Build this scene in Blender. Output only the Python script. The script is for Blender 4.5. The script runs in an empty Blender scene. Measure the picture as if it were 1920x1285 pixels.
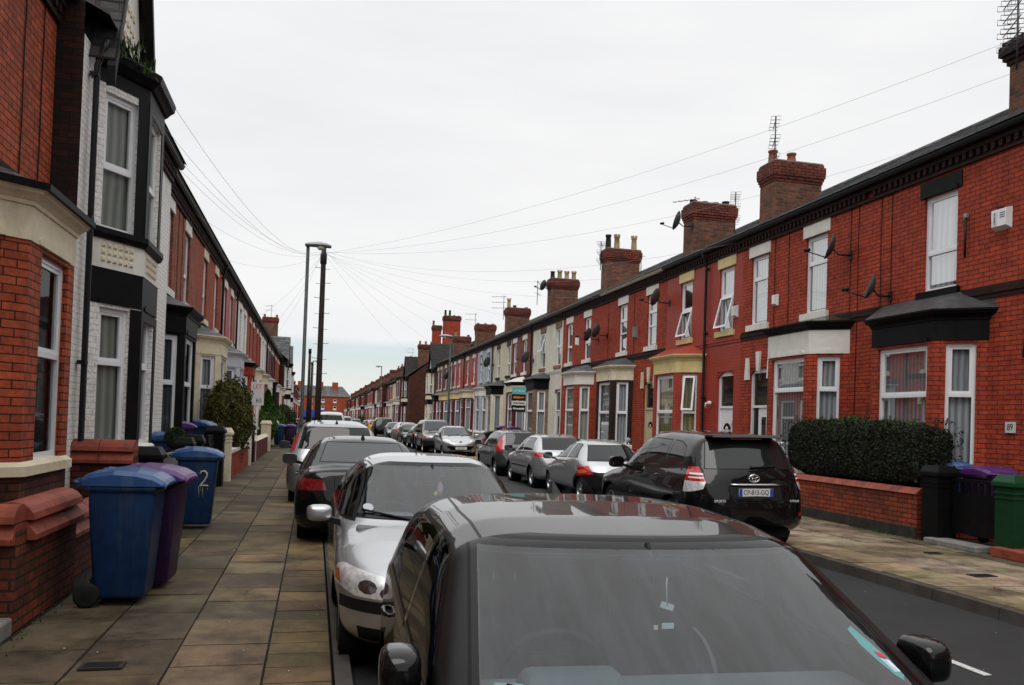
import bpy, bmesh, math, random
import numpy as np
from mathutils import Vector, Matrix
R_ = math.radians
random.seed(7); np.random.seed(7)
SC = bpy.context.scene
COL = SC.collection
# ------------------------------------------------------------------ camera
cam_d = bpy.data.cameras.new('camera'); cam = bpy.data.objects.new('camera', cam_d); COL.objects.link(cam)
SC.camera = cam
CAM_H = 1.64
yaw, pitch, roll = R_(13.31239), R_(1.10115), R_(1.95082)
F = Vector((math.sin(yaw)*math.cos(pitch), math.cos(yaw)*math.cos(pitch), math.sin(pitch)))
r0 = Vector((math.cos(yaw), -math.sin(yaw), 0)); u0 = r0.cross(F)
rr = r0*math.cos(roll)+u0*math.sin(roll); uu = -r0*math.sin(roll)+u0*math.cos(roll)
cam.matrix_world = Matrix(((rr.x, uu.x, -F.x, 0), (rr.y, uu.y, -F.y, 0), (rr.z, uu.z, -F.z, CAM_H), (0, 0, 0, 1)))
cam_d.sensor_width = 36; cam_d.lens = 1560/1920*36; cam_d.shift_y = 119.1/1920
cam_d.clip_start = 0.05; cam_d.clip_end = 3000
# ------------------------------------------------------------------ sky and light
SUN_EL, SUN_AZ = 55, 200
W_ = bpy.data.worlds.new("World"); SC.world = W_; W_.use_nodes = True
nt = W_.node_tree; nt.nodes.clear(); N = nt.nodes.new; Lk = nt.links.new
out = N('ShaderNodeOutputWorld')
sky = N('ShaderNodeTexSky'); sky.sky_type = 'NISHITA'; sky.sun_disc = False
sky.sun_elevation = R_(SUN_EL); sky.sun_rotation = R_(SUN_AZ)
b1 = N('ShaderNodeBackground'); b1.inputs[1].default_value = 0.12; Lk(sky.outputs[0], b1.inputs[0])
tc = N('ShaderNodeTexCoord'); sep = N('ShaderNodeSeparateXYZ'); Lk(tc.outputs['Generated'], sep.inputs[0])
mp = N('ShaderNodeMapping'); mp.inputs['Scale'].default_value = (1.5, 1.5, 7); Lk(tc.outputs['Generated'], mp.inputs[0])
nz = N('ShaderNodeTexNoise'); nz.inputs['Scale'].default_value = 1.6; nz.inputs['Detail'].default_value = 5; Lk(mp.outputs[0], nz.inputs[0])
cr = N('ShaderNodeValToRGB'); Lk(nz.outputs[0], cr.inputs[0])
cr.color_ramp.elements[0].position = .3; cr.color_ramp.elements[0].color = (.85, .855, .87, 1)
cr.color_ramp.elements[1].position = .7; cr.color_ramp.elements[1].color = (.95, .95, .955, 1)
b2 = N('ShaderNodeBackground'); Lk(cr.outputs[0], b2.inputs[0])
# overcast sky: about even near the horizon, brighter towards the zenith
zr = N('ShaderNodeMapRange'); zr.interpolation_type = 'SMOOTHSTEP'; zr.inputs['From Min'].default_value = .42; zr.inputs['From Max'].default_value = .95; zr.inputs['To Min'].default_value = 1.0; zr.inputs['To Max'].default_value = 1.55
Lk(sep.outputs[2], zr.inputs['Value']); Lk(zr.outputs[0], b2.inputs[1])
# elevation with a little noise -> where the cloud sheet ends above the far horizon
ma = N('ShaderNodeMath'); ma.operation = 'MULTIPLY_ADD'; ma.inputs[1].default_value = .05; Lk(nz.outputs[0], ma.inputs[0]); Lk(sep.outputs[2], ma.inputs[2])
rp = N('ShaderNodeValToRGB'); Lk(ma.outputs[0], rp.inputs[0])
e = rp.color_ramp.elements; e[0].position = .072; e[0].color = (.62, .62, .62, 1); e[1].position = .116; e[1].color = (1, 1, 1, 1)
x = rp.color_ramp.elements.new(.087); x.color = (.38, .38, .38, 1)
x = rp.color_ramp.elements.new(.107); x.color = (.45, .45, .45, 1)
x = rp.color_ramp.elements.new(.0); x.color = (.9, .9, .9, 1)
mixw = N('ShaderNodeMixShader'); Lk(rp.outputs[0], mixw.inputs[0]); Lk(b1.outputs[0], mixw.inputs[1]); Lk(b2.outputs[0], mixw.inputs[2])
Lk(mixw.outputs[0], out.inputs[0])
sd = bpy.data.lights.new('sun', 'SUN'); sd.energy = 1.3; sd.angle = R_(40); sd.color = (1, .97, .93)
so = bpy.data.objects.new('sun', sd); COL.objects.link(so)
az = R_(SUN_AZ); el = R_(SUN_EL)
so.rotation_euler = Vector((math.sin(az)*math.cos(el), math.cos(az)*math.cos(el), math.sin(el))).to_track_quat('Z', 'Y').to_euler()
SC.view_settings.view_transform = 'Standard'; SC.view_settings.look = 'None'
SC.view_settings.exposure = 0.0; SC.view_settings.gamma = 1
SC.cycles.max_bounces = 6; SC.cycles.transparent_max_bounces = 12
# ------------------------------------------------------------------ materials
MATS = {}
def newmat(name):
    m = bpy.data.materials.new(name); m.use_nodes = True
    t = m.node_tree; b = t.nodes['Principled BSDF']
    return m, t, b
def c4(c): return (c[0], c[1], c[2], 1)
def noise(t, scale, detail=4, coord='Object', rough=.6, vscale=None):
    tcn = t.nodes.new('ShaderNodeTexCoord'); n = t.nodes.new('ShaderNodeTexNoise')
    n.inputs['Scale'].default_value = scale; n.inputs['Detail'].default_value = detail; n.inputs['Roughness'].default_value = rough
    if vscale:
        mpn = t.nodes.new('ShaderNodeMapping'); mpn.inputs['Scale'].default_value = vscale
        t.links.new(tcn.outputs[coord], mpn.inputs[0]); t.links.new(mpn.outputs[0], n.inputs[0])
    else: t.links.new(tcn.outputs[coord], n.inputs[0])
    return n
def ramp(t, src, stops):
    r = t.nodes.new('ShaderNodeValToRGB'); t.links.new(src, r.inputs[0])
    el = r.color_ramp.elements
    el[0].position, el[0].color = stops[0][0], c4(stops[0][1]); el[1].position, el[1].color = stops[-1][0], c4(stops[-1][1])
    for p, c in stops[1:-1]: q = el.new(p); q.color = c4(c)
    return r
def mixc(t, fac, a, b, mode='MIX'):
    m = t.nodes.new('ShaderNodeMix'); m.data_type = 'RGBA'; m.blend_type = mode
    for sock, v in ((m.inputs[0], fac), (m.inputs[6], a), (m.inputs[7], b)):
        if isinstance(v, (int, float)): sock.default_value = v
        elif isinstance(v, tuple): sock.default_value = c4(v)
        else: t.links.new(v, sock)
    return m.outputs[2]
def bump(t, b, h, strength=.3, dist=.01):
    n = t.nodes.new('ShaderNodeBump'); n.inputs['Strength'].default_value = strength; n.inputs['Distance'].default_value = dist
    t.links.new(h, n.inputs['Height']); t.links.new(n.outputs[0], b.inputs['Normal'])
def plain(name, col, rough=.6, metal=0, var=.25, scale=6, coat=0, bmp=0, spec=None, dirt=None):
    spec = (.5 if max(col) > .1 or metal or coat else .22) if spec is None else spec
    if name in MATS: return MATS[name]
    m, t, b = newmat(name)
    n = noise(t, scale, 5)
    lo = tuple(max(0, c*(1-var)) for c in col); hi = tuple(min(1, c*(1+var)) for c in col)
    r = ramp(t, n.outputs[0], [(.3, lo), (.7, hi)])
    o = r.outputs[0]
    if dirt:
        n2 = noise(t, 1.3, 8, rough=.75, vscale=(7, 7, .7) if name.startswith('bin') else (1, 1, .5)); d = ramp(t, n2.outputs[0], [(.52, (0, 0, 0)), (.72, (1, 1, 1))])
        o = mixc(t, d.outputs[0], o, dirt)
    t.links.new(o, b.inputs['Base Color'])
    b.inputs['Roughness'].default_value = rough; b.inputs['Metallic'].default_value = metal
    b.inputs['Coat Weight'].default_value = coat; b.inputs['Specular IOR Level'].default_value = spec
    if bmp:
        n3 = noise(t, scale*8, 6); bump(t, b, n3.outputs[0], bmp, .01)
    MATS[name] = m; return m
def brick(name, c1, c2, mortar, bw=.228, bh=.078, ms=.007, stain=(.02, .015, .012), stain_amt=.5, bmp=.5, rough=.75, uniform=None):
    if name in MATS: return MATS[name]
    m, t, b = newmat(name)
    uv = t.nodes.new('ShaderNodeTexCoord')
    # slight warp so the courses are not ruled lines
    wn = t.nodes.new('ShaderNodeTexNoise'); wn.inputs['Scale'].default_value = 1.3; t.links.new(uv.outputs['UV'], wn.inputs[0])
    wm = t.nodes.new('ShaderNodeVectorMath'); wm.operation = 'MULTIPLY_ADD'; wm.inputs[1].default_value = (.012, .012, 0)
    t.links.new(wn.outputs['Color'], wm.inputs[0]); t.links.new(uv.outputs['UV'], wm.inputs[2])
    br = t.nodes.new('ShaderNodeTexBrick'); t.links.new(wm.outputs[0], br.inputs[0])
    br.inputs['Scale'].default_value = 1; br.inputs['Brick Width'].default_value = bw; br.inputs['Row Height'].default_value = bh
    br.inputs['Mortar Size'].default_value = ms; br.inputs['Mortar Smooth'].default_value = .3; br.inputs['Bias'].default_value = 0
    br.inputs['Color1'].default_value = c4(c1); br.inputs['Color2'].default_value = c4(c2); br.inputs['Mortar'].default_value = c4(mortar)
    n1 = noise(t, .9, 6, rough=.7); n2 = noise(t, 28, 4)
    s = ramp(t, n1.outputs[0], [(.42, (0, 0, 0)), (.75, (stain_amt,)*3)])
    o = mixc(t, s.outputs[0], br.outputs['Color'], stain)
    f = ramp(t, n2.outputs[0], [(.3, (.72, .72, .72)), (.7, (1.2, 1.2, 1.2))])
    n3 = noise(t, 5.5, 2); g3 = ramp(t, n3.outputs[0], [(.36, (.78, .75, .78)), (.52, (1, 1, 1)), (.7, (1.06, 1.06, 1.04))]); o = mixc(t, 1.0 if uniform is None and not name.startswith(('paint', 'render')) else .3, o, g3.outputs[0], 'MULTIPLY')
    o = mixc(t, 1.0, o, f.outputs[0], 'MULTIPLY')
    t.links.new(o, b.inputs['Base Color']); b.inputs['Roughness'].default_value = rough; b.inputs['Specular IOR Level'].default_value = .2
    inv = t.nodes.new('ShaderNodeMath'); inv.operation = 'SUBTRACT'; inv.inputs[0].default_value = 1
    t.links.new(br.outputs['Fac'], inv.inputs[1])
    ad = t.nodes.new('ShaderNodeMath'); ad.operation = 'MULTIPLY_ADD'; ad.inputs[1].default_value = .35
    t.links.new(n2.outputs[0], ad.inputs[0]); t.links.new(inv.outputs[0], ad.inputs[2])
    bump(t, b, ad.outputs[0], bmp, .008)
    MATS[name] = m; return m
brick('brick_red', (.47, .070, .032), (.35, .050, .025), (.09, .026, .016), ms=.0085, stain_amt=.3)
brick('brick_pale', (.42, .12, .06), (.30, .075, .04), (.09, .04, .03), ms=.009, stain_amt=.4)
brick('brick_orange', (.50, .105, .042), (.34, .066, .030), (.06, .02, .012), ms=.0075, stain_amt=.4)
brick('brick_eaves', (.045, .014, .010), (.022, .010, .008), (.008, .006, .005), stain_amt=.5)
brick('brick_dark', (.15, .04, .024), (.07, .024, .018), (.02, .014, .012), stain_amt=.7, ms=.01)
brick('brick_stack', (.25, .085, .05), (.10, .045, .032), (.13, .10, .07), stain_amt=.6, ms=.012)
brick('brick_sooty', (.016, .012, .011), (.05, .018, .012), (.010, .009, .009), stain_amt=.3)
brick('brick_buff', (.30, .18, .09), (.20, .10, .05), (.30, .25, .18))
brick('brick_pinkish', (.30, .085, .06), (.22, .06, .045), (.08, .035, .03))
brick('brick_crown', (.26, .06, .036), (.15, .036, .024), (.015, .009, .008), stain_amt=.85, ms=.012)
brick('brick_weathered', (.25, .05, .025), (.10, .03, .018), (.035, .028, .018), stain=(.025, .024, .014), stain_amt=.95, ms=.011)
brick('brick_wall_old', (.38, .07, .03), (.24, .045, .022), (.04, .02, .014), stain=(.03, .024, .018), stain_amt=.75, ms=.009)
brick('paint_red', (.40, .058, .034), (.38, .054, .032), (.24, .034, .022), stain_amt=.25, bmp=.25, rough=.5)
brick('paint_maroon', (.13, .014, .016), (.12, .013, .015), (.08, .01, .01), stain_amt=.25, bmp=.2, rough=.5)
brick('paint_white', (.88, .87, .83), (.86, .85, .81), (.62, .61, .57), stain=(.36, .33, .27), stain_amt=.4, bmp=.4)
brick('paint_cream', (.74, .68, .52), (.72, .66, .50), (.50, .45, .34), stain=(.25, .2, .13), stain_amt=.35, bmp=.2)
brick('paint_grey', (.46, .50, .55), (.45, .49, .54), (.29, .31, .35), stain=(.2, .2, .2), stain_amt=.3, bmp=.1)
brick('paint_black', (.005, .005, .005), (.006, .006, .006), (.004, .004, .004), stain=(.02, .018, .016), stain_amt=.3, bmp=.2, rough=.45)
brick('render_cream', (.74, .71, .60), (.74, .71, .60), (.74, .71, .60), stain=(.3, .26, .18), stain_amt=.45, bmp=.1)
brick('slate', (.05, .052, .057), (.19, .19, .20), (.010, .010, .011), bw=.3, bh=.2, ms=.012, stain=(.03, .035, .02), stain_amt=.7, bmp=1, rough=.45)
brick('roof_tile', (.028, .026, .026), (.04, .036, .034), (.010, .010, .010), bw=.28, bh=.30, ms=.03, stain=(.03, .03, .02), stain_amt=.5, bmp=1, rough=.6)
brick('roof_brown', (.06, .04, .035), (.045, .034, .03), (.02, .015, .014), bw=.28, bh=.26, ms=.02, stain=(.04, .045, .03), stain_amt=.5, bmp=1, rough=.6)
plain('stone_cream', (.70, .62, .45), .7, var=.08, dirt=(.42, .35, .22), bmp=.15)
plain('stone_yellow', (.68, .54, .25), .6, var=.08, dirt=(.45, .34, .15), bmp=.1)
plain('soot_render', (.035, .032, .028), .9, var=.4, bmp=.4)
plain('stone_grey', (.20, .19, .17), .8, var=.25, bmp=.3)
plain('stone_white', (.72, .70, .64), .6, var=.08, dirt=(.48, .44, .36), bmp=.1)
plain('gloss_black', (.0045, .0045, .005), .5, var=.3, spec=.12, dirt=(.012, .011, .010))
plain('grey_paint', (.50, .53, .58), .5, var=.08)
plain('terracotta', (.24, .046, .022), .65, var=.4, dirt=(.03, .02, .014), bmp=.5)
plain('upvc', (.80, .81, .83), .3, var=.03)
plain('timber_cream', (.55, .47, .30), .5, var=.08)
plain('gutter', (.012, .012, .013), .35, var=.2)
plain('gutter_cream', (.50, .46, .34), .4, var=.15)
plain('lead', (.06, .062, .065), .45, var=.3, bmp=.2)
plain('lead_wet', (.025, .027, .028), .15, var=.5)
plain('pot_red', (.26, .07, .035), .7, var=.2)
plain('pot_buff', (.32, .22, .10), .7, var=.4, dirt=(.03, .025, .02))
plain('pot_black', (.02, .018, .017), .7, var=.4)
plain('mast', (.06, .06, .065), .4, metal=.6)
plain('cable_mat', (.012, .010, .010), .6)
plain('dish_mat', (.07, .072, .075), .45)
plain('lamp_grey', (.055, .06, .062), .5, var=.3)
plain('lamp_hood', (.32, .34, .36), .4, var=.1)
plain('lamp_lens', (.55, .52, .42), .2, var=.1)
plain('pole_wood', (.028, .022, .02), .8, var=.4, scale=3, bmp=.5)
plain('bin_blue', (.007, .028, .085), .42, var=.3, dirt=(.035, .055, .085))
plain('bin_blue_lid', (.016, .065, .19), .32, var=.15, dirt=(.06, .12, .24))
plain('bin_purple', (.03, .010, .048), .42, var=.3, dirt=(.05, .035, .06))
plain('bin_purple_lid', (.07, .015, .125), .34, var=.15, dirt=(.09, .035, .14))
plain('bin_black', (.012, .013, .013), .45, var=.2)
plain('rubber', (.012, .012, .012), .8, var=.2)
plain('trim_black', (.009, .009, .0095), .45, var=.2)
plain('seal_black', (.003, .003, .003), .4, spec=.15)
plain('mirror_glass', (.16, .17, .18), .08, metal=1, var=.1)
plain('pillar_trim', (.006, .006, .006), .38, spec=.25)
plain('chrome', (.75, .76, .78), .12, metal=1, var=.03)
plain('alloy', (.42, .43, .45), .3, metal=.9, var=.1)
plain('well', (.004, .004, .004), .9)
plain('cabin', (.09, .095, .10), .75, var=.15)
plain('cabin_dark', (.015, .016, .018), .6)
plain('dash', (.13, .135, .14), .7, var=.1, bmp=.1)
plain('plate_white', (.62, .63, .63), .35, var=.03)
plain('plate_yellow', (.65, .48, .06), .35, var=.03)
plain('plate_blue', (.02, .06, .35), .35, var=.03)
plain('ink', (.008, .008, .008), .5)
plain('ink_white', (.75, .75, .75), .5, var=.02)
plain('ink_red', (.55, .02, .02), .5, var=.02)
plain('ink_orange', (.7, .25, .02), .5, var=.02)
plain('sign_teal', (.10, .42, .40), .4, var=.05)
plain('sign_blue', (.015, .05, .32), .4, var=.1)
plain('chalk', (.42, .40, .32), .8, var=.3)
plain('lamp_red', (.42, .008, .012), .12, coat=1, var=.3, scale=30)
plain('lamp_red_dark', (.17, .004, .008), .12, coat=1, var=.3, scale=30)
plain('lamp_amber', (.60, .13, .02), .15, coat=1, var=.1)
plain('lamp_clear', (.72, .73, .74), .3, metal=.35, coat=.6, var=.35, scale=20)
plain('lamp_bowl', (.16, .165, .17), .1, metal=.8, coat=1, var=.6, scale=40)
plain('bark', (.06, .045, .03), .9, var=.4, bmp=.5)
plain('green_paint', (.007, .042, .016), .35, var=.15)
plain('green_paint_lit', (.010, .058, .022), .35, var=.15)  # brighter copy of the post green: light on the cap put into colour
plain('steel_dull', (.30, .30, .29), .5, metal=.5, var=.2)
plain('soil_and_hedge_shade', (.03, .024, .018), .95, var=.4, bmp=.5)
plain('yellow_item', (.6, .5, .08), .5); plain('pink_item', (.5, .25, .3), .5)
plain('moto_red', (.40, .012, .012), .2, coat=1, var=.05)
def paint(name, col, metal=.6, rough=.28, coat=1.0):
    if name in MATS: return MATS[name]
    if 'black' in name: coat = .8
    m, t, b = newmat(name)
    n = noise(t, 2.2, 6, rough=.7); f = noise(t, 900, 2)
    lo = tuple(c*.9 for c in col); r = ramp(t, n.outputs[0], [(.35, lo), (.65, col)])
    t.links.new(r.outputs[0], b.inputs['Base Color'])
    b.inputs['Metallic'].default_value = metal; b.inputs['Roughness'].default_value = rough
    b.inputs['Coat Weight'].default_value = coat; b.inputs['Coat Roughness'].default_value = .02; b.inputs['Coat IOR'].default_value = 1.45
    if metal == 0: b.inputs['Specular IOR Level'].default_value = .1
    rr_ = ramp(t, n.outputs[0], [(.4, (.012, .012, .012)), (.8, (.045, .045, .045))]); t.links.new(rr_.outputs[0], b.inputs['Coat Roughness'])
    MATS[name] = m; return m
paint('car_black', (.004, .004, .005), metal=0, rough=.25)
paint('car_black_metallic', (.02, .02, .022), metal=.5, rough=.25)
paint('car_silver', (.50, .51, .52), metal=.85, rough=.33)
paint('car_silver_dark', (.20, .205, .21), metal=.85, rough=.33)
paint('car_grey', (.10, .105, .11), metal=.8, rough=.33)
paint('car_lightgrey', (.36, .37, .38), metal=.85, rough=.33)
paint('car_blue', (.06, .09, .16), metal=.6, rough=.3)
paint('car_yellow', (.55, .33, .01), metal=0, rough=.3)
paint('car_white', (.62, .63, .64), metal=0, rough=.3)
def glass_mat(name, tint, refl=1.0, ior=1.5, rough=0.0):
    m, t, b = newmat(name); t.nodes.remove(b); o = t.nodes['Material Output']
    tr = t.nodes.new('ShaderNodeBsdfTransparent'); tr.inputs[0].default_value = c4(tint)
    gl = t.nodes.new('ShaderNodeBsdfGlossy'); gl.inputs['Roughness'].default_value = rough
    fr = t.nodes.new('ShaderNodeFresnel'); fr.inputs[0].default_value = ior
    mu = t.nodes.new('ShaderNodeMath'); mu.operation = 'MULTIPLY'; mu.use_clamp = True; mu.inputs[1].default_value = refl; t.links.new(fr.outputs[0], mu.inputs[0])
    mx = t.nodes.new('ShaderNodeMixShader'); t.links.new(mu.outputs[0], mx.inputs[0]); t.links.new(tr.outputs[0], mx.inputs[1]); t.links.new(gl.outputs[0], mx.inputs[2])
    t.links.new(mx.outputs[0], o.inputs[0])
    if name == 'windscreen_glass':      # pale streaks painted in: dust, and the uneven haze of reflections
        nz_ = noise(t, 5, 6, rough=.75, vscale=(3, .5, .5)); rp_ = ramp(t, nz_.outputs[0], [(.40, (0, 0, 0)), (.75, (.10, .10, .10))])
        df = t.nodes.new('ShaderNodeBsdfDiffuse'); df.inputs[0].default_value = (.30, .34, .36, 1); m2 = t.nodes.new('ShaderNodeMixShader')
        t.links.new(rp_.outputs[0], m2.inputs[0]); t.links.new(mx.outputs[0], m2.inputs[1]); t.links.new(df.outputs[0], m2.inputs[2]); t.links.new(m2.outputs[0], o.inputs[0])
    MATS[name] = m; return m
glass_mat('glass', (.80, .84, .85), .5, 1.45)
glass_mat('windscreen_glass', (.74, .88, .93), 1.6, rough=.0)
glass_mat('car_side_glass', (.34, .36, .36), .8)
glass_mat('lens', (.95, .95, .95), 1.5)
def dark_glass(name, col=(.012, .013, .014)):
    m, t, b = newmat(name)
    n = noise(t, 1.4, 3); r = ramp(t, n.outputs[0], [(.3, col), (.8, tuple(c*1.3 for c in col))]); t.links.new(r.outputs[0], b.inputs['Base Color'])
    b.inputs['Roughness'].default_value = .04; b.inputs['IOR'].default_value = 1.5
    MATS[name] = m
plain('frit', (.006, .006, .006), .06)
dark_glass('car_glass'); dark_glass('car_glass_pale', (.03, .036, .038)); dark_glass('house_glass', (.012, .013, .014))
def curtain_or_dark_room(name, col, var, freq):
    m, t, b = newmat(name)
    tcn = t.nodes.new('ShaderNodeTexCoord'); w = t.nodes.new('ShaderNodeTexWave'); w.bands_direction = 'X'
    w.inputs['Scale'].default_value = freq; w.inputs['Distortion'].default_value = 2.5; w.inputs['Detail'].default_value = 2; w.inputs['Detail Scale'].default_value = .4
    t.links.new(tcn.outputs['UV'], w.inputs[0])
    r = ramp(t, w.outputs[0], [(0, tuple(c*(1-var) for c in col)), (1, col)])  # shade of the folds painted as darker stripes on a flat sheet
    t.links.new(r.outputs[0], b.inputs['Base Color']); b.inputs['Roughness'].default_value = .9
    bump(t, b, w.outputs[0], .4, .02)
    MATS[name] = m
curtain_or_dark_room('net', (.50, .50, .52), .55, 3.0); curtain_or_dark_room('net_dim', (.40, .40, .42), .45, 3.5); curtain_or_dark_room('blind', (.50, .49, .42), .4, 2.2); curtain_or_dark_room('blind_yellow', (.50, .40, .18), .5, 2.2)
curtain_or_dark_room('drape_grey', (.15, .15, .17), .6, 2.4); curtain_or_dark_room('drape_white', (.64, .65, .68), .45, 2.4)
curtain_or_dark_room('room_dark', (.02, .02, .021), .5, .6)  # near-black sheet painted to stand for the unlit room behind the pane
def foliage(name, a, b_):
    m, t, b = newmat(name)
    g = t.nodes.new('ShaderNodeObjectInfo'); n = noise(t, 5, 3); n2 = noise(t, 45, 2)
    ad = t.nodes.new('ShaderNodeMath'); ad.operation = 'MULTIPLY_ADD'; ad.inputs[1].default_value = .6; t.links.new(n2.outputs[0], ad.inputs[0])
    sc = t.nodes.new('ShaderNodeMath'); sc.operation = 'MULTIPLY'; sc.inputs[1].default_value = .5; t.links.new(n.outputs[0], sc.inputs[0]); t.links.new(sc.outputs[0], ad.inputs[2])
    r = ramp(t, ad.outputs[0], [(.38, a), (.7, b_)]); t.links.new(r.outputs[0], b.inputs['Base Color'])
    b.inputs['Roughness'].default_value = .6; b.inputs['Specular IOR Level'].default_value = .12
    MATS[name] = m
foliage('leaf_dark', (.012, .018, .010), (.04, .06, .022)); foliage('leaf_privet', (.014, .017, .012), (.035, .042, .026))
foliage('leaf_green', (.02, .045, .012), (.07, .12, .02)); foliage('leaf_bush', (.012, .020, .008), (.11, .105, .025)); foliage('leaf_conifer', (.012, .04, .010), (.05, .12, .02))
def ground_mats():
    m, t, b = newmat('asphalt'); n = noise(t, 1.2, 5); n2 = noise(t, 95, 5, rough=.85); n3 = noise(t, 60, 2)
    r = ramp(t, n.outputs[0], [(.35, (.011, .011, .0118)), (.65, (.017, .017, .0178))])
    s = ramp(t, n2.outputs[0], [(.42, (.45, .45, .45)), (.72, (2.6, 2.6, 2.6))])
    t.links.new(mixc(t, 1.0, r.outputs[0], s.outputs[0], 'MULTIPLY'), b.inputs['Base Color']); b.inputs['Roughness'].default_value = .8
    bump(t, b, n2.outputs[0], .5, .006); MATS['asphalt'] = m
    m, t, b = newmat('paving')
    at = t.nodes.new('ShaderNodeAttribute'); at.attribute_name = 'tint'
    n = noise(t, 2.0, 7, rough=.7); n2 = noise(t, 120, 3); n4 = noise(t, .55, 5)
    r = ramp(t, n.outputs[0], [(.34, (.30, .27, .22)), (.60, (1.25, 1.22, 1.15))])
    o = mixc(t, 1.0, at.outputs['Color'], r.outputs[0], 'MULTIPLY')
    s = ramp(t, n2.outputs[0], [(.3, (.75, .75, .75)), (.7, (1.2, 1.2, 1.2))]); o = mixc(t, 1.0, o, s.outputs[0], 'MULTIPLY')
    s = ramp(t, n4.outputs[0], [(.45, (0, 0, 0)), (.72, (.65, .65, .65))]); o = mixc(t, s.outputs[0], o, (.035, .03, .022))
    t.links.new(o, b.inputs['Base Color'])
    rr_ = ramp(t, n.outputs[0], [(.3, (.55, .55, .55)), (.7, (.9, .9, .9))]); t.links.new(rr_.outputs[0], b.inputs['Roughness']); b.inputs['Specular IOR Level'].default_value = .18
    bump(t, b, n.outputs[0], .25, .01); MATS['paving'] = m
    plain('joint', (.014, .013, .010), .95, var=.4); plain('kerb', (.062, .054, .048), .8, var=.35, scale=3, bmp=.4); plain('road_paint', (.5, .5, .48), .7, var=.25, scale=30)
    plain('earth', (.05, .045, .035), .95, var=.4, bmp=.5); plain('litter', (.5, .5, .48), .8); plain('iron', (.03, .028, .026), .6, bmp=.4)
    plain('moss', (.03, .05, .015), .95, var=.4)
ground_mats()
# ------------------------------------------------------------------ mesh helpers
class MB:
    def __init__(s): s.v = []; s.f = []; s.m = []; s.ms = []; s.smooth = []; s.cols = None
    def mi(s, mat):
        if mat not in s.ms: s.ms.append(mat)
        return s.ms.index(mat)
    def face(s, pts, mat, smooth=False):
        i = len(s.v); s.v += [tuple(p) for p in pts]; s.f.append(tuple(range(i, i+len(pts)))); s.m.append(s.mi(mat)); s.smooth.append(smooth)
    def faces(s, vs, fs, mat, smooth=False):
        i = len(s.v); s.v += [tuple(p) for p in vs]; k = s.mi(mat)
        for f in fs: s.f.append(tuple(i+j for j in f)); s.m.append(k); s.smooth.append(smooth)
    def box(s, c, d, mat, M=None, taper=None):
        x, y, z = d[0]/2, d[1]/2, d[2]/2; tx, ty = taper or (1, 1)
        vs = [(-x, -y, -z), (x, -y, -z), (x, y, -z), (-x, y, -z), (-x*tx, -y*ty, z), (x*tx, -y*ty, z), (x*tx, y*ty, z), (-x*tx, y*ty, z)]
        if M is not None: vs = [tuple(M @ Vector(v)) for v in vs]
        vs = [(v[0]+c[0], v[1]+c[1], v[2]+c[2]) for v in vs]
        s.faces(vs, [(0, 3, 2, 1), (4, 5, 6, 7), (0, 1, 5, 4), (1, 2, 6, 5), (2, 3, 7, 6), (3, 0, 4, 7)], mat)
    def box2(s, a, b, mat):
        s.box(((a[0]+b[0])/2, (a[1]+b[1])/2, (a[2]+b[2])/2), (abs(b[0]-a[0]), abs(b[1]-a[1]), abs(b[2]-a[2])), mat)
    def prism(s, ring0, ring1, mat, cap=True, smooth=False):
        n = len(ring0); s.faces(list(ring0)+list(ring1), [(i, (i+1) % n, n+(i+1) % n, n+i) for i in range(n)], mat, smooth)
        if cap: s.face(ring0[::-1], mat); s.face(ring1, mat)
    def tube(s, pts, r, mat, n=8, cap=True):
        pts = [Vector(p) for p in pts]; rings = []
        rs = r if isinstance(r, (list, tuple)) else [r]*len(pts)
        for i, p in enumerate(pts):
            d = (pts[min(i+1, len(pts)-1)]-pts[max(i-1, 0)]).normalized()
            a = d.orthogonal().normalized() if i == 0 else (pa - d*pa.dot(d)).normalized()
            pa = a; b = d.cross(a)
            rings.append([p+(a*math.cos(2*math.pi*k/n)+b*math.sin(2*math.pi*k/n))*rs[i] for k in range(n)])
        vs = [v for q in rings for v in q]; fs = []
        for i in range(len(pts)-1):
            for k in range(n): fs.append((i*n+k, i*n+(k+1) % n, (i+1)*n+(k+1) % n, (i+1)*n+k))
        if cap: fs.append(tuple(range(n))[::-1]); fs.append(tuple((len(pts)-1)*n+k for k in range(n)))
        s.faces(vs, fs, mat, True)
    def lathe(s, prof, mat, n=16, M=None, smooth=True):
        # prof: list of (r, h) round local z
        vs = []
        for r, h in prof:
            for k in range(n):
                v = Vector((r*math.cos(2*math.pi*k/n), r*math.sin(2*math.pi*k/n), h)); vs.append(M @ v if M is not None else v)
        fs = [(i*n+k, i*n+(k+1) % n, (i+1)*n+(k+1) % n, (i+1)*n+k) for i in range(len(prof)-1) for k in range(n)]
        s.faces(vs, fs, mat, smooth)
    def build(s, name, parent=None, loc=None, bev=0):
        me = bpy.data.meshes.new(name); me.from_pydata(s.v, [], s.f); me.update()
        for k in s.ms: me.materials.append(MATS[k])
        me.polygons.foreach_set('material_index', s.m); me.polygons.foreach_set('use_smooth', s.smooth)
        auto_uv(me)
        o = bpy.data.objects.new(name, me); COL.objects.link(o)
        if parent: o.parent = parent
        if loc: o.location = loc
        if bev:
            b = o.modifiers.new('bev', 'BEVEL'); b.width = bev; b.segments = 2; b.limit_method = 'ANGLE'
        return o
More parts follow.
